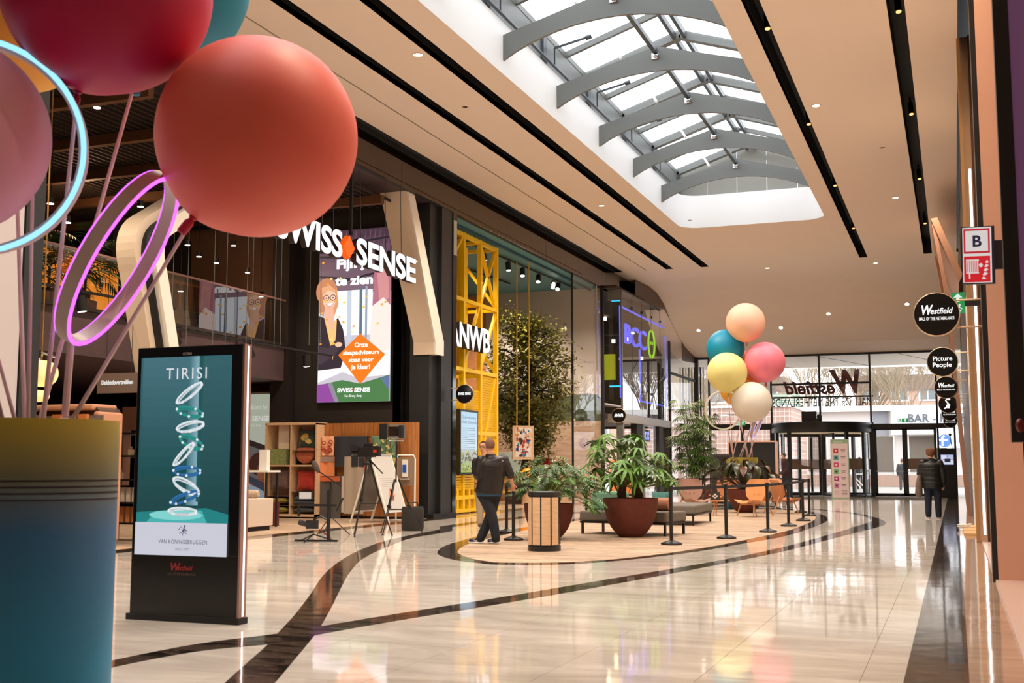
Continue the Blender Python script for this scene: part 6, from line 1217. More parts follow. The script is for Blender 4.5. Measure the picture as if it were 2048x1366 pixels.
def bowl(px, py, dia, h, lab):
    g = G(px, py); R1 = dia/2; t = thing('bowl_planter', lab, 'planter', (g.x, g.y, ZI)); pr = [(.02,0)]
    for i in range(13): a = PI/2*i/12*.93; pr.append((R1*(.42+.58*math.sin(a)) if i else R1*.42, h*(1-math.cos(a))/(1-math.cos(PI/2*.93))))
    pr = [(.02,0),(R1*.42,0)]+[(R1*math.sqrt(1-.84*(1-u)**2), h*u) for u in [i/12 for i in range(1,13)]]+[(R1-.03,h),(R1-.04,h-.07),(.02,h-.07)]
    MB().lathe(pr, n=48).build('bowl', rust, t, smooth=True); MB().lathe([(R1-.045,h-.065),(.01,h-.04)], n=30, cap=False).build('soil', soil, t); return t, g
b1, g1 = bowl(1262, 1074, .97, .68, 'largest rust red bowl planter with tall palmate-leaved plants'); b2, g2 = bowl(1098, 1078, .86, .6, 'rust red bowl planter behind the litter bin, with split-leaved plant'); b3, g3 = bowl(1491, 1025, .98, .62, 'rust red bowl planter behind the orange chair, with dark broad-leaved plant'); b4, g4 = bowl(1398, 1013, .8, .6, 'rust red bowl planter of the tall fan palm, behind the mauve chair')
def leafmat(nm, c, r=.35): return mat(nm, c, r, noise_s=3, noise_a=.22)
gl1 = leafmat('fresh_leaf', S(92,136,52), .38); gl2 = leafmat('bluish_leaf', S(84,112,66), .22); gl3 = leafmat('palm_fan_leaf', S(74,104,40), .4); gl4 = leafmat('dark_leaf', S(46,50,28), .3); gl5 = leafmat('reddish_leaf', S(96,52,30), .3)
stemm = mat('green_stem', S(110,120,60), .6); trunkm = mat('rough_palm_trunk', S(84,60,40), .9, bump=.5, bs=60)
def leaflet(m, d, L, w, droop, side=None, fold=.25, base=Vector((0,0,0)), n=4):
    d = Vector(d).normalized(); s = d.cross(Vector((0,0,1))).normalized() if side is None else side; pts = []
    for i in range(n+1):
        t = i/n; c = base+d*(L*t)+Vector((0,0,-droop*L*t*t)); ww = w*math.sin(PI*min(.98, .12+.86*t))**.8; pts.append((c-s*ww+Vector((0,0,fold*ww)), c, c+s*ww+Vector((0,0,fold*ww))))
    vs = [p for tr in pts for p in tr]; m.add(vs, [(3*i+k, 3*i+k+1, 3*i+4+k, 3*i+3+k) for i in range(n) for k in (0, 1)])
def palmate(nl, L, w, droop):
    m = MB()
    for k in range(nl): a = -2.5+5.0*k/(nl-1); leaflet(m, (math.cos(a), math.sin(a), .12), L*(1-.18*abs(a)/2.5), w, droop)
    return m
def splitleaf(L):
    m = MB(); N = 6
    for k in range(N):
        t = k/(N-1); b0 = Vector((L*.85*t, 0, -.18*L*t*t))
        for s in (-1, 1):
            a = s*(1.9-1.55*t); leaflet(m, (math.cos(a), math.sin(a), -.1), L*.5*(1-.5*abs(t-.3)), L*.085, .3, base=b0, n=2)
    leaflet(m, (1,0,-.2), L*1.2, L*.13, .15); return m
def fan(L):
    m = MB()
    for k in range(9): a = -1.5+3.0*k/8; leaflet(m, (math.cos(a), math.sin(a), .0), L*(1-.12*abs(a)), L*.05, .35, n=2)
    return m
def broad(L):
    m = MB(); leaflet(m, (1,0,.1), L, L*.27, .5, fold=.3, n=6); return m
def plant(t, meshes, spots, name='leaf'):
    pr = []
    for k, (mb, mt) in enumerate(meshes): o = mb.build(name, mt, None, smooth=True, fixn=False); pr.append(o)
    used = set()
    for (p, yaw, pitch, sc, k) in spots:
        k %= len(pr)
        if k not in used: o = pr[k]; used.add(k); o.parent = t; o.location = p
        else: o = inst(name, pr[k], t, p)
        o.rotation_euler = (random.uniform(-.25,.25), pitch, yaw); o.scale = (sc,)*3
    for k, o in enumerate(pr):
        if k not in used: bpy.data.objects.remove(o)
# tall palmate plants in the largest bowl
t1 = thing('palmate_plant', 'tall bright green plant with drooping hand-shaped leaves in the largest bowl', 'plant', (g1.x, g1.y, .64)); rnd = random.Random(11); sp = []
for (bx, by, n, h, sx) in ((-.14,-.05,38,1.15,-.12),(.12,.05,36,.85,.35)):
    MB().tube([(bx,by,0),(bx*1.1,by,.12),(bx+.02,by,.26)],[.07,.085,.06],9).build('trunk', trunkm, t1)
    for i in range(n):
        a = i*2.4+rnd.random()*.5; f = rnd.random(); hh = h*(.35+.65*f); rr = .2+.42*(1-f*.55)*rnd.uniform(.7,1.15); top = Vector((bx+sx*hh*.5+rr*math.cos(a), by+rr*math.sin(a)*.9, hh)); mid = Vector((bx+rr*.35*math.cos(a), by+rr*.35*math.sin(a), hh*.75))
        MB().tube([(bx+.02,by,.22), tuple(mid), tuple(top)],[.012,.009,.007],5).build('leaf_stalk', stemm, t1, smooth=True); sp.append((top, a, rnd.uniform(.1,.7), rnd.uniform(.85,1.25), i))
plant(t1, [(palmate(8,.26,.028,.5),gl1),(palmate(8,.25,.026,.8),gl1),(palmate(8,.22,.028,.3),gl2)], sp)
# split-leaved plant
t2 = thing('split_leaf_plant', 'dense split-leaved plant spilling out of the bowl behind the litter bin', 'plant', (g2.x, g2.y, .56)); sp = []
MB().tube([(0,0,0),(0,0,.12),(.02,0,.22)],[.06,.07,.05],9).build('trunk', trunkm, t2)
for i in range(190):
    a = i*2.399+rnd.random()*.4; f = rnd.random(); rr = .05+.62*math.sqrt(rnd.random()); hh = .10+.78*(1-(rr/.9)**2)**.7*rnd.uniform(.25,1.05)
    if i % 14 == 0: rr = .8*rnd.uniform(.7,1); a = rnd.uniform(-.7,.5); hh = -.1+.5*rnd.random()
    top = Vector((rr*math.cos(a)*(1.2 if math.cos(a) > 0 else .85), rr*math.sin(a), hh))
    if i < 60: MB().tube([(0,0,.16), tuple(top*.5+Vector((0,0,.16))), tuple(top)],[.009,.007,.005],4).build('leaf_stalk', stemm, t2)
    sp.append((top, a, rnd.uniform(.0,.8), rnd.uniform(.7,1.15), i))
plant(t2, [(splitleaf(.21),gl2),(splitleaf(.18),gl2),(splitleaf(.21),gl1),(splitleaf(.2),gl3)], sp)
# fan palm
t4 = thing('fan_palm', 'tall clumping fan palm behind the mauve lounge chair', 'plant', (g4.x, g4.y, .56)); sp = []
for c in range(11):
    a = c*.57*2; bx, by = .2*math.cos(a), .2*math.sin(a); h = 1.5+1.6*rnd.random(); lx_ = rnd.uniform(-.5,.5); ly = rnd.uniform(-.3,.3); MB().tube([(bx,by,0),(bx+lx_*.3,by+ly*.3,h*.5),(bx+lx_,by+ly,h)],[.018,.016,.01],5).build('cane', mat('cane', S(96,92,60), .7), t4)
    for i in range(23):
        f = .15+.85*rnd.random(); q = Vector((bx+lx_*f*f, by+ly*f*f, h*f)); aa = rnd.uniform(0, 2*PI); e = q+Vector((.33*math.cos(aa), .33*math.sin(aa), .12)); 
        if i < 8: MB().tube([tuple(q), tuple(e)], .005, 4).build('leaf_stalk', stemm, t4)
        sp.append((e, aa, rnd.uniform(.0,.6), rnd.uniform(.8,1.2), i))
plant(t4, [(fan(.36),gl3),(fan(.3),gl3)], sp)
t3 = thing('broad_leaf_plant', 'dark plant with broad drooping leaves behind the orange lounge chair', 'plant', (g3.x, g3.y, .58)); sp = []
for i in range(46):
    a = i*2.4; rr = .12+.62*math.sqrt(rnd.random()); hh = .25+.75*(1-(rr/.95)**2)*rnd.uniform(.7,1); 
    if i % 6 == 0: a = PI+rnd.uniform(-.4,.4); rr = .75+.2*rnd.random(); hh = rnd.uniform(.0,.75)
    top = Vector((rr*math.cos(a)*1.1, rr*math.sin(a)*.7, hh)); MB().tube([(0,0,0), tuple(top*.45+Vector((0,0,.2))), tuple(top)],[.012,.01,.006],5).build('leaf_stalk', mat('dark_stem', S(60,50,30), .6), t3); sp.append((top, a, rnd.uniform(.1,.9), rnd.uniform(.8,1.2), i))
plant(t3, [(broad(.42),gl4),(broad(.38),gl4),(broad(.36),gl5),(broad(.4),gl4)], sp)
# leafy tree in the yellow shop
ft = thing('leafy_tree', 'tall leafy indoor tree before the dune mural', 'tree', (-13.35, 37.0, 0)); rnd = random.Random(21)
MB().tube([(-.3,0,0),(-.2,.1,1.2),(.05,0,2.4),(0,0,4),(.1,0,5.8)],[.14,.12,.10,.07,.03],9).build('trunk', mat('tree_bark', S(62,44,32), .9, bump=.4, bs=30), ft, smooth=True)
fo = MB()
for i in range(34):
    h = 1.7+4.4*i/34; a = i*2.4; L = (1.25*math.sin(PI*min(.96, (h-1.3)/5.6))**.7+.15)*(1.1-.3*(h > 5.2)); e = Vector((L*math.cos(a), L*math.sin(a)*.8, h+.35)); o = MB().tube([(0,0,h-.25), tuple(e*.5+Vector((0,0,h*.5-.0)) ), tuple(e)],[.04,.025,.01],5).build('branch', MATS['tree_bark'], ft)
    for k in range(460):
        t = rnd.random()**.6; c = Vector((0,0,h-.2)).lerp(e, t)+Vector((rnd.gauss(0,.2), rnd.gauss(0,.2), rnd.gauss(0,.2))); a2 = rnd.uniform(0,2*PI); tl = rnd.uniform(-.9,.3); s = rnd.uniform(.06,.10); d = Vector((math.cos(a2)*math.cos(tl), math.sin(a2)*math.cos(tl), math.sin(tl))); sd = d.cross(Vector((rnd.uniform(-.4,.4),rnd.uniform(-.4,.4),1))).normalized()*s*.5
        fo.add([c, c+d*s+sd, c+d*s*2, c+d*s-sd], [(0,1,2,3)])
fo.build('foliage', mat('ficus_leaf', S(120,118,52), .4, noise_s=7, noise_a=.45), ft, stuff=True, fixn=False)
MB().box(-.6,.6,-.6,.6,0,.4).build('tree_box', mat('dark_box_wood', S(80,56,40), .6), ft)
for i in range(26):
    h_ = random.Random(i); tag(MB().sphere((0,0,.1),(.18+.12*h_.random(),.16,.12+.1*h_.random()),8,6).build('boulder', mat('sand_rock', S(170,130,100), .9, noise_s=6, noise_a=.3, bump=.5, bs=12), loc=(-15.6+i*.15, 39.7+.5*h_.random(), 0)), 'rough sandy rock at the foot of the dune mural', 'rock', 'rocks below the mural') if i < 14 else None
# seats
greyf = mat('grey_upholstery', S(112,106,98), .75, bump=.1, bs=120); mint = mat('mint_fabric', S(110,158,134), .75)
def bench(x, y, rz, L, D, lab):
    t = thing('upholstered_bench', lab, 'bench', (x, y, ZI), rz); MB().box(-L/2,L/2,-D/2,D/2,.235,.42).build('seat_cushion', greyf, t, bevel=.04, smooth=False); MB().box(-L/2+.01,L/2-.01,-D/2+.01,D/2-.01,.2,.235).build('seat_frame', black, t)
    for a in (-1, 1):
        for b in (-1, 1): MB().box(a*(L/2-.05)-.02,a*(L/2-.05)+.02,b*(D/2-.05)-.02,b*(D/2-.05)+.02,0,.22).build('leg', black, t)
    return t
bA = bench(-5.62, 21.25, -.18, 1.75, .95, 'grey upholstered bench with mint back, partly behind the largest planter'); o = MB().box(-.86,-.2,-.45,-.12,0,.36).build('mint_back', mint, bA, bevel=.05); o.location = (0,.42,.41)
MB().tube([(-.3,.34,.54),(.6,.34,.54)],.12,12).build('tan_bolster', mat('tan_fabric', S(176,120,92), .8), bA, smooth=True)
bB = bench(-5.72, 25.6, .02, 1.1, 2.15, 'grey upholstered bench farther back, with a small teal cushion'); cushion(-6.05, 25.2, .56, .4, .3, .14, vel('teal_velvet', S(50,110,104)), 'small teal cushion on the farther grey bench', -.5)
def lounge(x, y, rz, c, lab, legc):
    t = thing('lounge_chair', lab, 'chair', (x, y, ZI), rz); m = mat('lounge_'+legc, c, .7, sheen=.2)
    def shell(P, w, th):  # P: list of (y,z), w: half widths
        mb = MB(); vs = []; n = len(P); K = 9
        for s in (0, 1):
            for i, (yy_, zz) in enumerate(P):
                for k in range(K): u = -1+2*k/(K-1); vs.append((u*w[i], yy_-(.10*u*u if i > 0 else .0)*(1 if zz > .45 else 0)+(0 if s == 0 else th), zz+(.05*u*u if zz < .45 else 0)-(0 if s == 0 else th*.6)))
        A = n*K
        for i in range(n-1):
            for k in range(K-1): a = i*K+k; mb.f += [(a,a+1,a+K+1,a+K),(A+a,A+a+K,A+a+K+1,A+a+1)]
        for i in range(n-1):
            for k in (0, K-1): a = i*K+k; mb.f.append((a,a+K,A+a+K,A+a))
        for k in range(K-1):
            for i in (0, n-1): a = i*K+k; mb.f.append((a,a+1,A+a+1,A+a))
        mb.v = vs; return mb
    shell([(-.42,.33),(-.38,.375),(-.2,.36),(0,.33),(.14,.34)],[.2,.3,.33,.32,.26],.05).build('seat', m, t, smooth=True)
    shell([(.10,.34),(.17,.5),(.23,.66),(.29,.82),(.31,.92)],[.2,.29,.36,.37,.28],.06).build('backrest', m, t, smooth=True)
    for u in (-.12,0,.12): MB().sphere((u,.165,.56),.018,8,6).build('button', m, t)
    wd_ = mat('chair_beech', S(196,140,92), .4)
    for a in (-1, 1):
        MB().tube([(a*.2,-.22,.34),(a*.27,-.32,0)],[.022,.013],8).build('leg', wd_, t, smooth=True); MB().tube([(a*.2,.16,.5),(a*.27,.42,0)],[.022,.013],8).build('leg', wd_, t, smooth=True)
    MB().bar((-.2,-.2,.3),(.2,-.2,.3),.03).bar((-.2,.15,.28),(.2,.15,.28),.03).build('rail', wd_, t); return t
lounge(-4.72, 29.5, -.55, S(214,148,90), 'orange lounge chair with beech legs, facing us, nearest the barrier', 'orange'); lounge(-4.3, 31.6, 2.2, S(200,132,84), 'orange lounge chair seen from behind, right of the front one', 'orange_b'); lounge(-6.35, 30.1, .75, S(164,124,106), 'mauve brown lounge chair behind the farther grey bench', 'mauve'); lounge(-6.3, 34.2, -.4, S(200,132,84), 'small-looking orange lounge chair at the far side of the island', 'orange_c')
ct = thing('coffee_table', 'low beech coffee table between the mauve and orange chairs', 'table', (-5.6, 29.6, ZI)); MB().cyl((0,0,.36),(0,0,.39),.27,n=28).build('top', mat('chair_beech', S(196,140,92), .4), ct)
for k in range(3): MB().tube([(.15*math.cos(k*2.1),.15*math.sin(k*2.1),.37),(.22*math.cos(k*2.1),.22*math.sin(k*2.1),0)],[.018,.012],7).build('leg', MATS['chair_beech'], ct)
cdn = tag(MB().box(-.12,.12,-.01,.01,0,.2).build('table_card', mat('charcoal_card', S(52,52,50), .6), loc=(-5.68,29.55,ZI+.391)), 'small charcoal table card with a white cross on the coffee table', 'card'); MB().box(-.02,.02,-.014,-.01,.04,.16).box(-.06,.06,-.014,-.01,.08,.12).build('white_cross', white, cdn)
# black framed screen portal and dark seat back behind the far drum
sp_ = thing('framed_black_screen', 'large black screen panel in a thin pale pink frame behind the far drum', 'screen', (-8.0, 42, 0)); a = PY(1458, 885, 42); b = PY(1550, 885, 42); sp_.location.x = (a.x+b.x)/2; hw = (b.x-a.x)/2
MB().box(-hw,hw,0,.3,.05,a.z).build('panel', blackm, sp_); MB().box(-hw-.04,hw+.04,-.03,.32,a.z,a.z+.05).box(-hw-.05,-hw,-.03,.32,0,a.z).box(hw,hw+.06,-.03,.32,0,a.z).build('pale_frame', mat('pale_pink_frame', S(222,176,160), .5), sp_)
dk_ = thing('dark_booth_back', 'dark rounded high booth back between the fan palm and the far drum', 'booth', (-8.6, 39.5, 0)); a = PY(1441, 908, 39.5); dk_.location.x = a.x; MB().box(-.33,.3,0,.35,0,a.z).build('back', mat('booth_dark', S(44,38,38), .8), dk_, bevel=.08)
# ================================================================== PEOPLE
skinm = mat('skin', S(222,166,138), .5, sss=.05); skinm2 = mat('skin_b', S(206,150,124), .5)
def remesh(name, mb, m, parent, vox=.014, it=3):
    o = mb.build(name, m, parent, fixn=True); r = o.modifiers.new('r', 'REMESH'); r.mode = 'VOXEL'; r.voxel_size = vox; s = o.modifiers.new('s', 'SMOOTH'); s.factor = .5; s.iterations = it
    dg = bpy.context.evaluated_depsgraph_get(); me = bpy.data.meshes.new_from_object(o.evaluated_get(dg)); o.modifiers.clear(); o.data = me; me.shade_smooth()
    if not me.materials: me.materials.append(m)
    return o
def lerp3(P, n=4): return [tuple(q) for q in cat_rom(P, n)]
def limb(m, P, R, n=12):
    k = 4; Q = cat_rom(P, k); rr = [R[min(len(R)-1, i//k)]*(1-(i % k)/k)+R[min(len(R)-1, i//k+1)]*((i % k)/k) for i in range(len(Q))]; m.tube(Q, rr, n); m.sphere(Q[0], rr[0]*.98, 10, 8); m.sphere(Q[-1], rr[-1]*.98, 10, 8)
def hand(m, wr, el, palm_n, curl=.5, s=1):
    wr = Vector(wr); d = (wr-Vector(el)).normalized(); n = Vector(palm_n); n = (n-d*n.dot(d)).normalized(); u = d.cross(n); c = wr+d*.045*s
    m.sphere(c, (.042*s, .05*s, .02*s), 10, 8, Matrix((u, d, n)).transposed())
    for k, (o, L) in enumerate(((-.03,.068),(-.01,.078),(.01,.074),(.029,.058))):
        b0 = wr+d*.075*s+u*o*s; b1 = b0+(d*math.cos(curl*.6)+n*math.sin(curl*.6))*L*.5*s; b2 = b1+(d*math.cos(curl*1.7)+n*math.sin(curl*1.7))*L*.5*s; m.tube([b0-d*.02*s, b0, b1, b2], [.0095*s,.0095*s,.009*s,.007*s], 7)
    b0 = wr+d*.03*s-u*.035*s; b1 = b0+(d*.7-u*.7+n*.2).normalized()*.035*s; b2 = b1+(d*.9-u*.2+n*.4).normalized()*.03*s; m.tube([b0, b1, b2], [.012*s,.011*s,.008*s], 7)
def person(name, lab, loc, rz, J, M, vox=.014, H=1.75, sleeve=1.0, hair='short', cat='person', face=True, build=1.0, longcoat=0):
    """J: joints in metres: head(c), neck, chest, waist, hip, shL/R, elL/R, wrL/R, hpL/R, knL/R, anL/R, toL/R; look = facing dir"""
    t = thing(name, lab, cat, loc, rz); V = {k: Vector(v) for k, v in J.items() if k != 'curl'}; lk = V['look'].normalized(); b = build
    sd = (V['shR']-V['shL']).normalized(); body = MB()
    hc = V['head']; side = lk.cross(Vector((0,0,1))).normalized(); Mh = Matrix((side, lk, side.cross(lk))).transposed()
    body.sphere(hc+Vector((0,0,.015)), (.074,.092,.105), 18, 14, Mh); body.sphere(hc+lk*.03+Vector((0,0,-.06)), (.055,.06,.065), 12, 10, Mh)
    body.sphere(hc+lk*.098+Vector((0,0,-.012)), (.013,.02,.022), 8, 6, Mh); 
    for s in (-1, 1): body.sphere(hc+side*.077*s+Vector((0,0,-.005)), (.01,.02,.03), 8, 6, Mh)
    body.tube([V['neck']-Vector((0,0,.05)), V['neck'].lerp(hc, .4), hc-Vector((0,0,.03))], [.062,.056,.055], 12)
    tor = [V['neck']-Vector((0,0,.02)), (V['shL']+V['shR'])/2-Vector((0,0,.03)), V['chest'], V['waist'], V['hip'], V['hip']-Vector((0,0,.08))]
    body.tube(tor, [.055,.13*b,.15*b,.13*b,.15*b,.1*b], 16, ref=sd, ry=[.05,.07*b,.095*b,.09*b,.11*b,.09])
    for s in 'LR':
        limb(body, [V['sh'+s], V['el'+s], V['wr'+s]], [.045,.037,.026]); limb(body, [V['hp'+s], V['kn'+s], V['an'+s]], [.075,.052,.038])
        hand(body, V['wr'+s], V['el'+s], V.get('pn'+s, lk), J.get('curl', .6))
    remesh('body', body, M['skin'], t, vox*.75 if vox < .013 else vox, 1)
    j = MB(); e = .022 if M.get('puffy') else .012
    sh_mid = (V['shL']+V['shR'])/2
    j.tube([V['neck']+Vector((0,0,.03)), V['neck']-Vector((0,0,.02)), sh_mid+Vector((0,0,.0)), V['chest'], V['waist'], V['hip'], V['hip']-Vector((0,0,.06+longcoat))], [.07+e,.08+e,.17*b+e,.178*b+e,.165*b+e,.17*b+e,.165*b+e], 20, ref=sd, ry=[.065+e,.07+e,.105*b+e,.125*b+e,.118*b+e,.13*b+e,.13*b+e])
    for s in 'LR':
        el, wr = V['el'+s], V['wr'+s]; end = el.lerp(wr, sleeve-1) if sleeve >= 1 else V['sh'+s].lerp(el, sleeve); P = [V['sh'+s], el, end] if sleeve > 1.02 else [V['sh'+s], V['sh'+s].lerp(end, .5), end]
        bl = b**.4; limb(j, P, [.066*bl+e, .056*bl+e, (.044 if sleeve > 1.3 else .052)*bl+e])
    jk = remesh('jacket', j, M['top'], t, vox, 3)
    if M.get('puffy'):
        for v in jk.data.vertices: 
            g = math.sin(v.co.z*PI/.11); v.co += v.normal*(.014*abs(g)**.6-.006)
    tr = MB(); tr.tube([V['hip']+Vector((0,0,.06)), V['hip'], V['hip']-Vector((0,0,.09)), V['hip']-Vector((0,0,.13))], [.145*b,.158*b,.15*b,.10*b], 16, ref=sd, ry=[.105*b,.13*b,.125*b,.09*b])
    for s in 'LR': bl = b**.6; limb(tr, [V['hp'+s], V['kn'+s], V['an'+s]+Vector((0,0,.0))], [.1*bl,.074*bl,.062*bl])
    remesh('trousers', tr, M['leg'], t, vox, 2)
    for s in 'LR':
        an, to = V['an'+s], V['to'+s]; f = (to-an); f.z = 0; f.normalize(); z0 = an.z-.075; S_ = Matrix((f.cross(Vector((0,0,1))), f, Vector((0,0,1)))).transposed()
        sh = MB(); sh.sphere(Vector((an.x,an.y,z0+.055))+f*.02, (.042,.075,.05), 14, 10, S_); sh.sphere(Vector((an.x,an.y,z0+.04))+f*.12, (.046,.085,.034), 14, 10, S_); sh.tube([(an.x,an.y,z0+.05),(an.x,an.y,z0+.1)],.042,12)
        so = remesh('shoe', sh, M['shoe'], t, .008, 2); sl_ = MB().sphere(Vector((an.x,an.y,z0+.014))+f*.065, (.05,.15,.018), 18, 8, S_).build('sole', M.get('sole', white), so, smooth=True)
        if M.get('mark'):
            sx = f.cross(Vector((0,0,1)))
            for q in (-1, 1): c = Vector((an.x,an.y,z0+.045))+f*.06+sx*.047*q; MB().add([c-f*.05+Vector((0,0,.02)), c-f*.01-Vector((0,0,.012)), c+f*.06+Vector((0,0,.014)), c+f*.0+Vector((0,0,.002))], [(0,1,2,3)]).build('white_mark', white, so)
    if hair:
        h = MB()
        if hair == 'cropped': h.sphere(hc+Vector((0,0,.012))-lk*.012, (.079,.0945,.108), 18, 12, Mh)
        elif hair == 'short': h.sphere(hc+Vector((0,0,.03))-lk*.012, (.082,.096,.1), 18, 12, Mh)
        else:
            h.sphere(hc+Vector((0,0,.02))-lk*.015, (.092,.105,.112), 18, 12, Mh)
            for k in range(26): a = k*2.4; h.sphere(hc+Vector((.075*math.cos(a), .075*math.sin(a)-.0, .05*math.sin(k*1.3)+.04)), .035, 8, 6)
        if hair != 'long':
            h.v = [tuple(v) if (Vector(v)-hc).dot(lk) < .045 or v[2] > hc.z+.06 else tuple(Vector(v)-lk*.05) for v in h.v]
            if hair == 'cropped': h.v = [v if v[2] > hc.z-.05 else (v[0]*1+.0, v[1], hc.z-.05) for v in h.v]
        h.build('hair', M['hair'], t, smooth=True)
    if face:
        for s in (-1, 1): MB().sphere(hc+lk*.085+side*.03*s+Vector((0,0,.012)), (.011,.008,.008), 8, 6, Mh).build('eye', mat('eye_dark', S(50,36,30), .2), t)
        MB().sphere(hc+lk*.09+Vector((0,0,-.058)), (.024,.008,.007), 8, 6, Mh).build('mouth', mat('lips', S(170,96,84), .5), t)
    if M.get('mask'): MB().sphere(hc+lk*.055+Vector((0,0,-.052)), (.062,.065,.05), 14, 10, Mh).build('face_mask', M['mask'], t, smooth=True)
    return t, V, Mh
def jeans(n, c): return mat(n, c, .85, noise_s=12, noise_a=.25, bump=.3, bs=9)
# man leaning on the barrier, back to us
g = G(972, 1088); s = 126.0
def q(px, py, d=0): return ((px-972)/s, d, EYE-(py-932)/s-ZI)
J = dict(head=q(979,890,-.0), neck=q(981,911,0), chest=q(985,932,0), waist=q(982,960,.0), hip=q(978,982,0), shL=q(961,920,0), shR=q(1008,919,0), elL=q(955,949,-.04), wrL=q(953,968,.06), elR=q(1020,947,-.03), wrR=q(1026,969,.12),
    hpL=q(965,987,0), hpR=q(990,987,0), knL=q(984,1032,-.06), knR=q(980,1034,.09), anL=(.16,-.05,.075), anR=(-.09,.08,.075), toL=(.02,.12,.0), toR=(-.34,.18,0), look=(-.35,1,-.05), curl=.9, pnL=(1,0,0), pnR=(0,0,-1))
tm, V, Mh = person('person', 'man in black jacket, back to us, leaning on a barrier post with legs crossed', (g.x, g.y, ZI), .39, J, dict(skin=skinm, top=mat('black_nylon_jacket', S(30,25,24), .42, bump=.7, bs=7, stretch=(1,1,2.4)), leg=jeans('dark_jeans', S(26,30,40)), shoe=mat('navy_shoe', S(24,34,82), .6), hair=mat('cropped_hair', S(120,84,66), .7), mark=1), .0115, sleeve=1.14, hair='cropped', build=1.22)
w_ = V['wrL']; MB().tube([V['wrL'].lerp(V['elL'], .12), V['wrL'].lerp(V['elL'], .05)], .034, 12).build('watch_strap', black, tm); MB().tube([V['hip']-Vector((0,0,.055)), V['hip']-Vector((0,0,.085))], .205, 20, ref=(1,0,0), ry=.165).build('shirt_hem', mat('blue_shirt', S(30,70,100), .8), tm, smooth=True)
MB().tube([V['head']+Vector((-.09,.02,.02)), V['head']+Vector((-.1,.0,-.02)), V['head']+Vector((-.07,.06,-.06))], .004, 5).build('mask_loop', black, tm)
MB().box(-.02,.02,-.003,.003,-.012,.012).build('jacket_logo', mat('pale_mark', S(170,160,160), .6), tm, loc=tuple(V['shR']+Vector((-.03,-.10,-.02))))
# person behind him
g = G(963, 1056); s = 94.0
def q(px, py, d=0): return ((px-963)/s, d, EYE-(py-932)/s)
J = dict(head=q(966,896), neck=q(967,915), chest=q(966,932), waist=q(966,958), hip=q(966,978), shL=q(951,924), shR=q(982,924), elL=q(948,950,0), wrL=q(963,941,-.22), elR=q(990,950), wrR=q(984,975,-.1), hpL=q(958,982), hpR=q(974,982), knL=q(960,1018), knR=q(976,1018), anL=(-.03,0,.075), anR=(.18,0,.075), toL=(-.0,-.25,0), toR=(.2,-.25,0), look=(-.35,-1,0), pnL=(0,0,1))
tm2, V, Mh = person('person', 'man in glasses, black shirt and beige trousers, mostly hidden behind the leaning man', (g.x, g.y, 0), .36, J, dict(skin=skinm, top=mat('black_tshirt', S(24,20,22), .8), leg=mat('beige_trousers', S(170,150,124), .85), shoe=mat('grey_shoe', S(60,52,50), .6), hair=mat('dark_hair', S(50,34,28), .8)), .014, sleeve=.75)
MB().tube([V['head']+Mh@Vector((.03+.026*math.cos(a*.6), .1, .012+.02*math.sin(a*.6))) for a in range(10)], .004, 5, True).tube([V['head']+Mh@Vector((-.03+.026*math.cos(a*.6), .1, .012+.02*math.sin(a*.6))) for a in range(10)], .004, 5, True).build('glasses', black, tm2)
# woman in black puffer coat by the right wall
g = G(1867, 1037); s = 86.5
def q(px, py, d=0): return ((px-1867)/s, d, EYE-(py-932)/s)
J = dict(head=q(1866,906,.02), neck=q(1866,921), chest=q(1866,936), waist=q(1866,955), hip=q(1867,968), shL=q(1850,927), shR=q(1883,927), elL=q(1844,948,.05), wrL=q(1850,948,.28), elR=q(1889,950,.0), wrR=q(1888,972,.05), hpL=q(1859,973), hpR=q(1876,973), knL=q(1858,1003), knR=q(1877,1003), anL=(-.11,0,.075), anR=(.12,0,.075), toL=(-.14,.22,0), toR=(.15,.22,0), look=(-.1,1,-.35))
tw_, V, Mh = person('person', 'woman seen from behind in black quilted hooded coat and jeans with grey shoulder bag', (g.x, g.y, .0), .02, J, dict(skin=skinm, top=mat('black_quilt', S(26,28,28), .42), leg=jeans('blue_black_jeans', S(22,28,46)), shoe=mat('cream_shoe', S(222,206,180), .6), hair=mat('ginger_hair', S(118,74,48), .8), puffy=1), .014, sleeve=1.92, hair='curly', build=1.2, longcoat=.05)
MB().tube([V['neck']+Vector((.14*math.cos(a*.52), .06+.10*math.sin(a*.52), .0+.02*math.sin(a))) for a in range(12)], .055, 8, True).build('hood', mat('black_quilt', S(26,28,28), .42), tw_, smooth=True)
bg_ = tag(MB().tube([(0,0,.02),(0,0,.1),(.01,0,.35),(.03,0,.55)],[.06,.13,.12,.05],12,ry=[.04,.09,.08,.04]).tube([(.03,0,.52),(.06,.02,.75),(.12,.05,.98)],.012,6).build('shoulder_bag', mat('grey_brown_bag', S(110,94,84), .85, noise_s=9, noise_a=.2), smooth=True, loc=(g.x-.31, g.y, .48)), 'slouchy grey brown bag hanging at the left side of the woman in the quilted coat', 'bag')
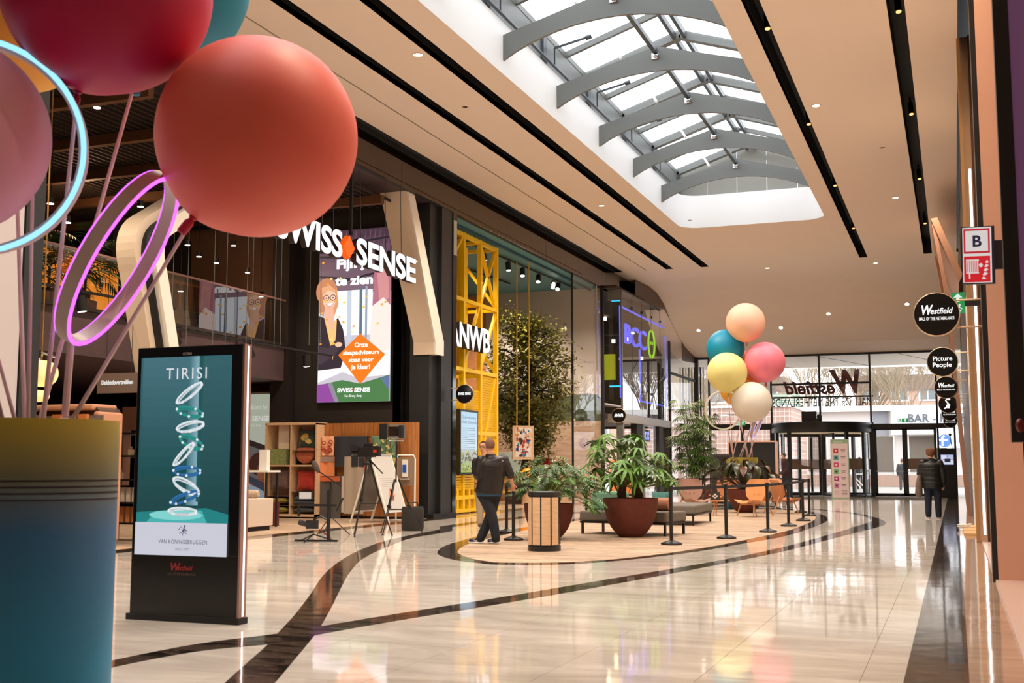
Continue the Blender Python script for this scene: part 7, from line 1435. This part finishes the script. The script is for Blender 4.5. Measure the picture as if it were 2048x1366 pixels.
# man by the revolving door
g = G(1571, 998.5); s = 52.5
def q(px, py, d=0): return ((px-1571)/s, d, EYE-(py-932)/s)
J = dict(head=q(1568.5,912), neck=q(1571,919), chest=q(1572,927), waist=q(1572,940), hip=q(1572,950), shL=q(1568,922,.15), shR=q(1574,922,-.15), elL=q(1570,938,.16), wrL=q(1563,948,.14), elR=q(1577,937,-.2), wrR=q(1566,949,-.18), hpL=q(1571,953,.08), hpR=q(1573,953,-.08), knL=q(1569,972,.08), knR=q(1575,972,-.08), anL=(-.08,.08,.075), anR=(.22,-.08,.075), toL=(-.3,.08,0), toR=(.0,-.08,0), look=(-1,-.2,-.1))
person('person', 'grey-haired man in a dark maroon jacket and face mask walking left before the revolving door', (g.x, g.y, 0), .13, J, dict(skin=skinm2, top=mat('maroon_jacket', S(52,26,30), .7), leg=jeans('far_jeans', S(30,36,54)), shoe=blackm, hair=mat('grey_hair', S(90,80,74), .8), mask=mat('mask_white', S(226,226,230), .8)), .018, sleeve=1.9, build=1.05)
def bystander(px, py, s, lab, topc, legc, hairc, look=(0,1,0), hh=1.7, name='person', extra=None):
    g = G(px, py); k = hh/1.72
    J = dict(head=(0,0,1.60*k), neck=(0,0,1.42*k), chest=(0,0,1.25*k), waist=(0,0,1.05*k), hip=(0,0,.9*k), shL=(-.19*k,0,1.37*k), shR=(.19*k,0,1.37*k), elL=(-.25*k,0,1.1*k), wrL=(-.24*k,.08,.85*k), elR=(.25*k,0,1.1*k), wrR=(.24*k,.08,.85*k), hpL=(-.09*k,0,.86*k), hpR=(.09*k,0,.86*k), knL=(-.1*k,0,.47*k), knR=(.1*k,0,.47*k), anL=(-.11*k,0,.075), anR=(.11*k,0,.075), toL=(-.12,.2,0), toR=(.12,.2,0), look=look)
    return person(name, lab, (g.x, g.y, .0), 0, J, dict(skin=skinm2, top=mat('coat_%d' % px, topc, .8), leg=mat('legs_%d' % px, legc, .85), shoe=blackm, hair=mat('hair_%d' % px, hairc, .8)), .02, sleeve=1.9, face=False)
bystander(1721, 979.5, 0, 'dark silhouette of a standing person outside behind the directory panel', S(40,34,36), S(26,24,28), S(30,24,22), hh=1.72)
bystander(1806, 981, 0, 'person in a grey-shouldered dark jacket walking away outside the double doors', S(60,66,70), S(84,80,82), S(110,80,62), hh=1.62)
# shop mannequin
mc = PY(1099, 905, 37.5); mn = thing('mannequin', 'shop mannequin in a red and grey jacket with dark red cap', 'mannequin', (mc.x, 37.5, .3)); hz = mc.z-.3-.05
mb = MB().sphere((0,0,hz),(.08,.09,.11),14,10).tube([(0,0,hz-.1),(-.02,0,hz-.2)],.05,10).tube([(-.02,0,hz-.2),(-.02,0,hz-.7),(0,0,hz-.9)],[.12,.14,.13],14,ry=[.09,.11,.1])
limb(mb, [(-.2,0,hz-.25),(-.25,0,hz-.55),(-.2,-.12,hz-.8)], [.05,.04,.03]); limb(mb, [(.17,0,hz-.25),(.22,0,hz-.55),(.2,-.12,hz-.8)], [.05,.04,.03]); limb(mb, [(-.08,0,hz-.85),(-.1,0,.5),(-.1,0,.03)], [.08,.06,.04]); limb(mb, [(.08,0,hz-.85),(.1,0,.5),(.1,0,.03)], [.08,.06,.04]); remesh('body', mb, mat('mannequin_white', S(216,206,196), .5), mn, .016, 1)
jb = MB().tube([(0,0,hz-.14),(-.02,0,hz-.2),(-.02,0,hz-.45),(0,0,hz-.85)],[.08,.2,.19,.19],16,ref=(1,0,0),ry=[.07,.12,.14,.14]); limb(jb, [(-.2,0,hz-.25),(-.25,0,hz-.55),(-.2,-.12,hz-.78)], [.08,.06,.05]); limb(jb, [(.17,0,hz-.25),(.22,0,hz-.55),(.2,-.12,hz-.78)], [.08,.06,.05]); remesh('jacket', jb, mat('red_jacket', S(170,44,32), .6), mn, .016, 2)
MB().tube([(-.08,0,hz-.2),(-.2,0,hz-.26),(-.25,0,hz-.4)],[.085,.09,.075],10).build('grey_shoulder', mat('grey_yoke', S(140,130,128), .7), mn, smooth=True); MB().sphere((0,0,hz+.04),(.092,.1,.09),14,8).sphere((.1,-.04,hz+.02),(.07,.06,.015),10,6).build('cap', mat('cap_red', S(130,24,30), .7), mn, smooth=True); MB().tube([(-.08,0,hz-.85),(-.1,0,.1)],.09,10).tube([(.08,0,hz-.85),(.1,0,.1)],.09,10).build('trousers', mat('plum_trousers', S(80,50,64), .8), mn, smooth=True)
tag(MB().box(-.5,.5,-.4,.4,0,.3).build('podium', oak, loc=(mc.x, 37.5, 0)), 'low oak podium under the mannequin with the red cap', 'podium')
for o in bpy.data.objects:
    if o.type == 'MESH' and not o.data.materials: o.data.materials.append(white)
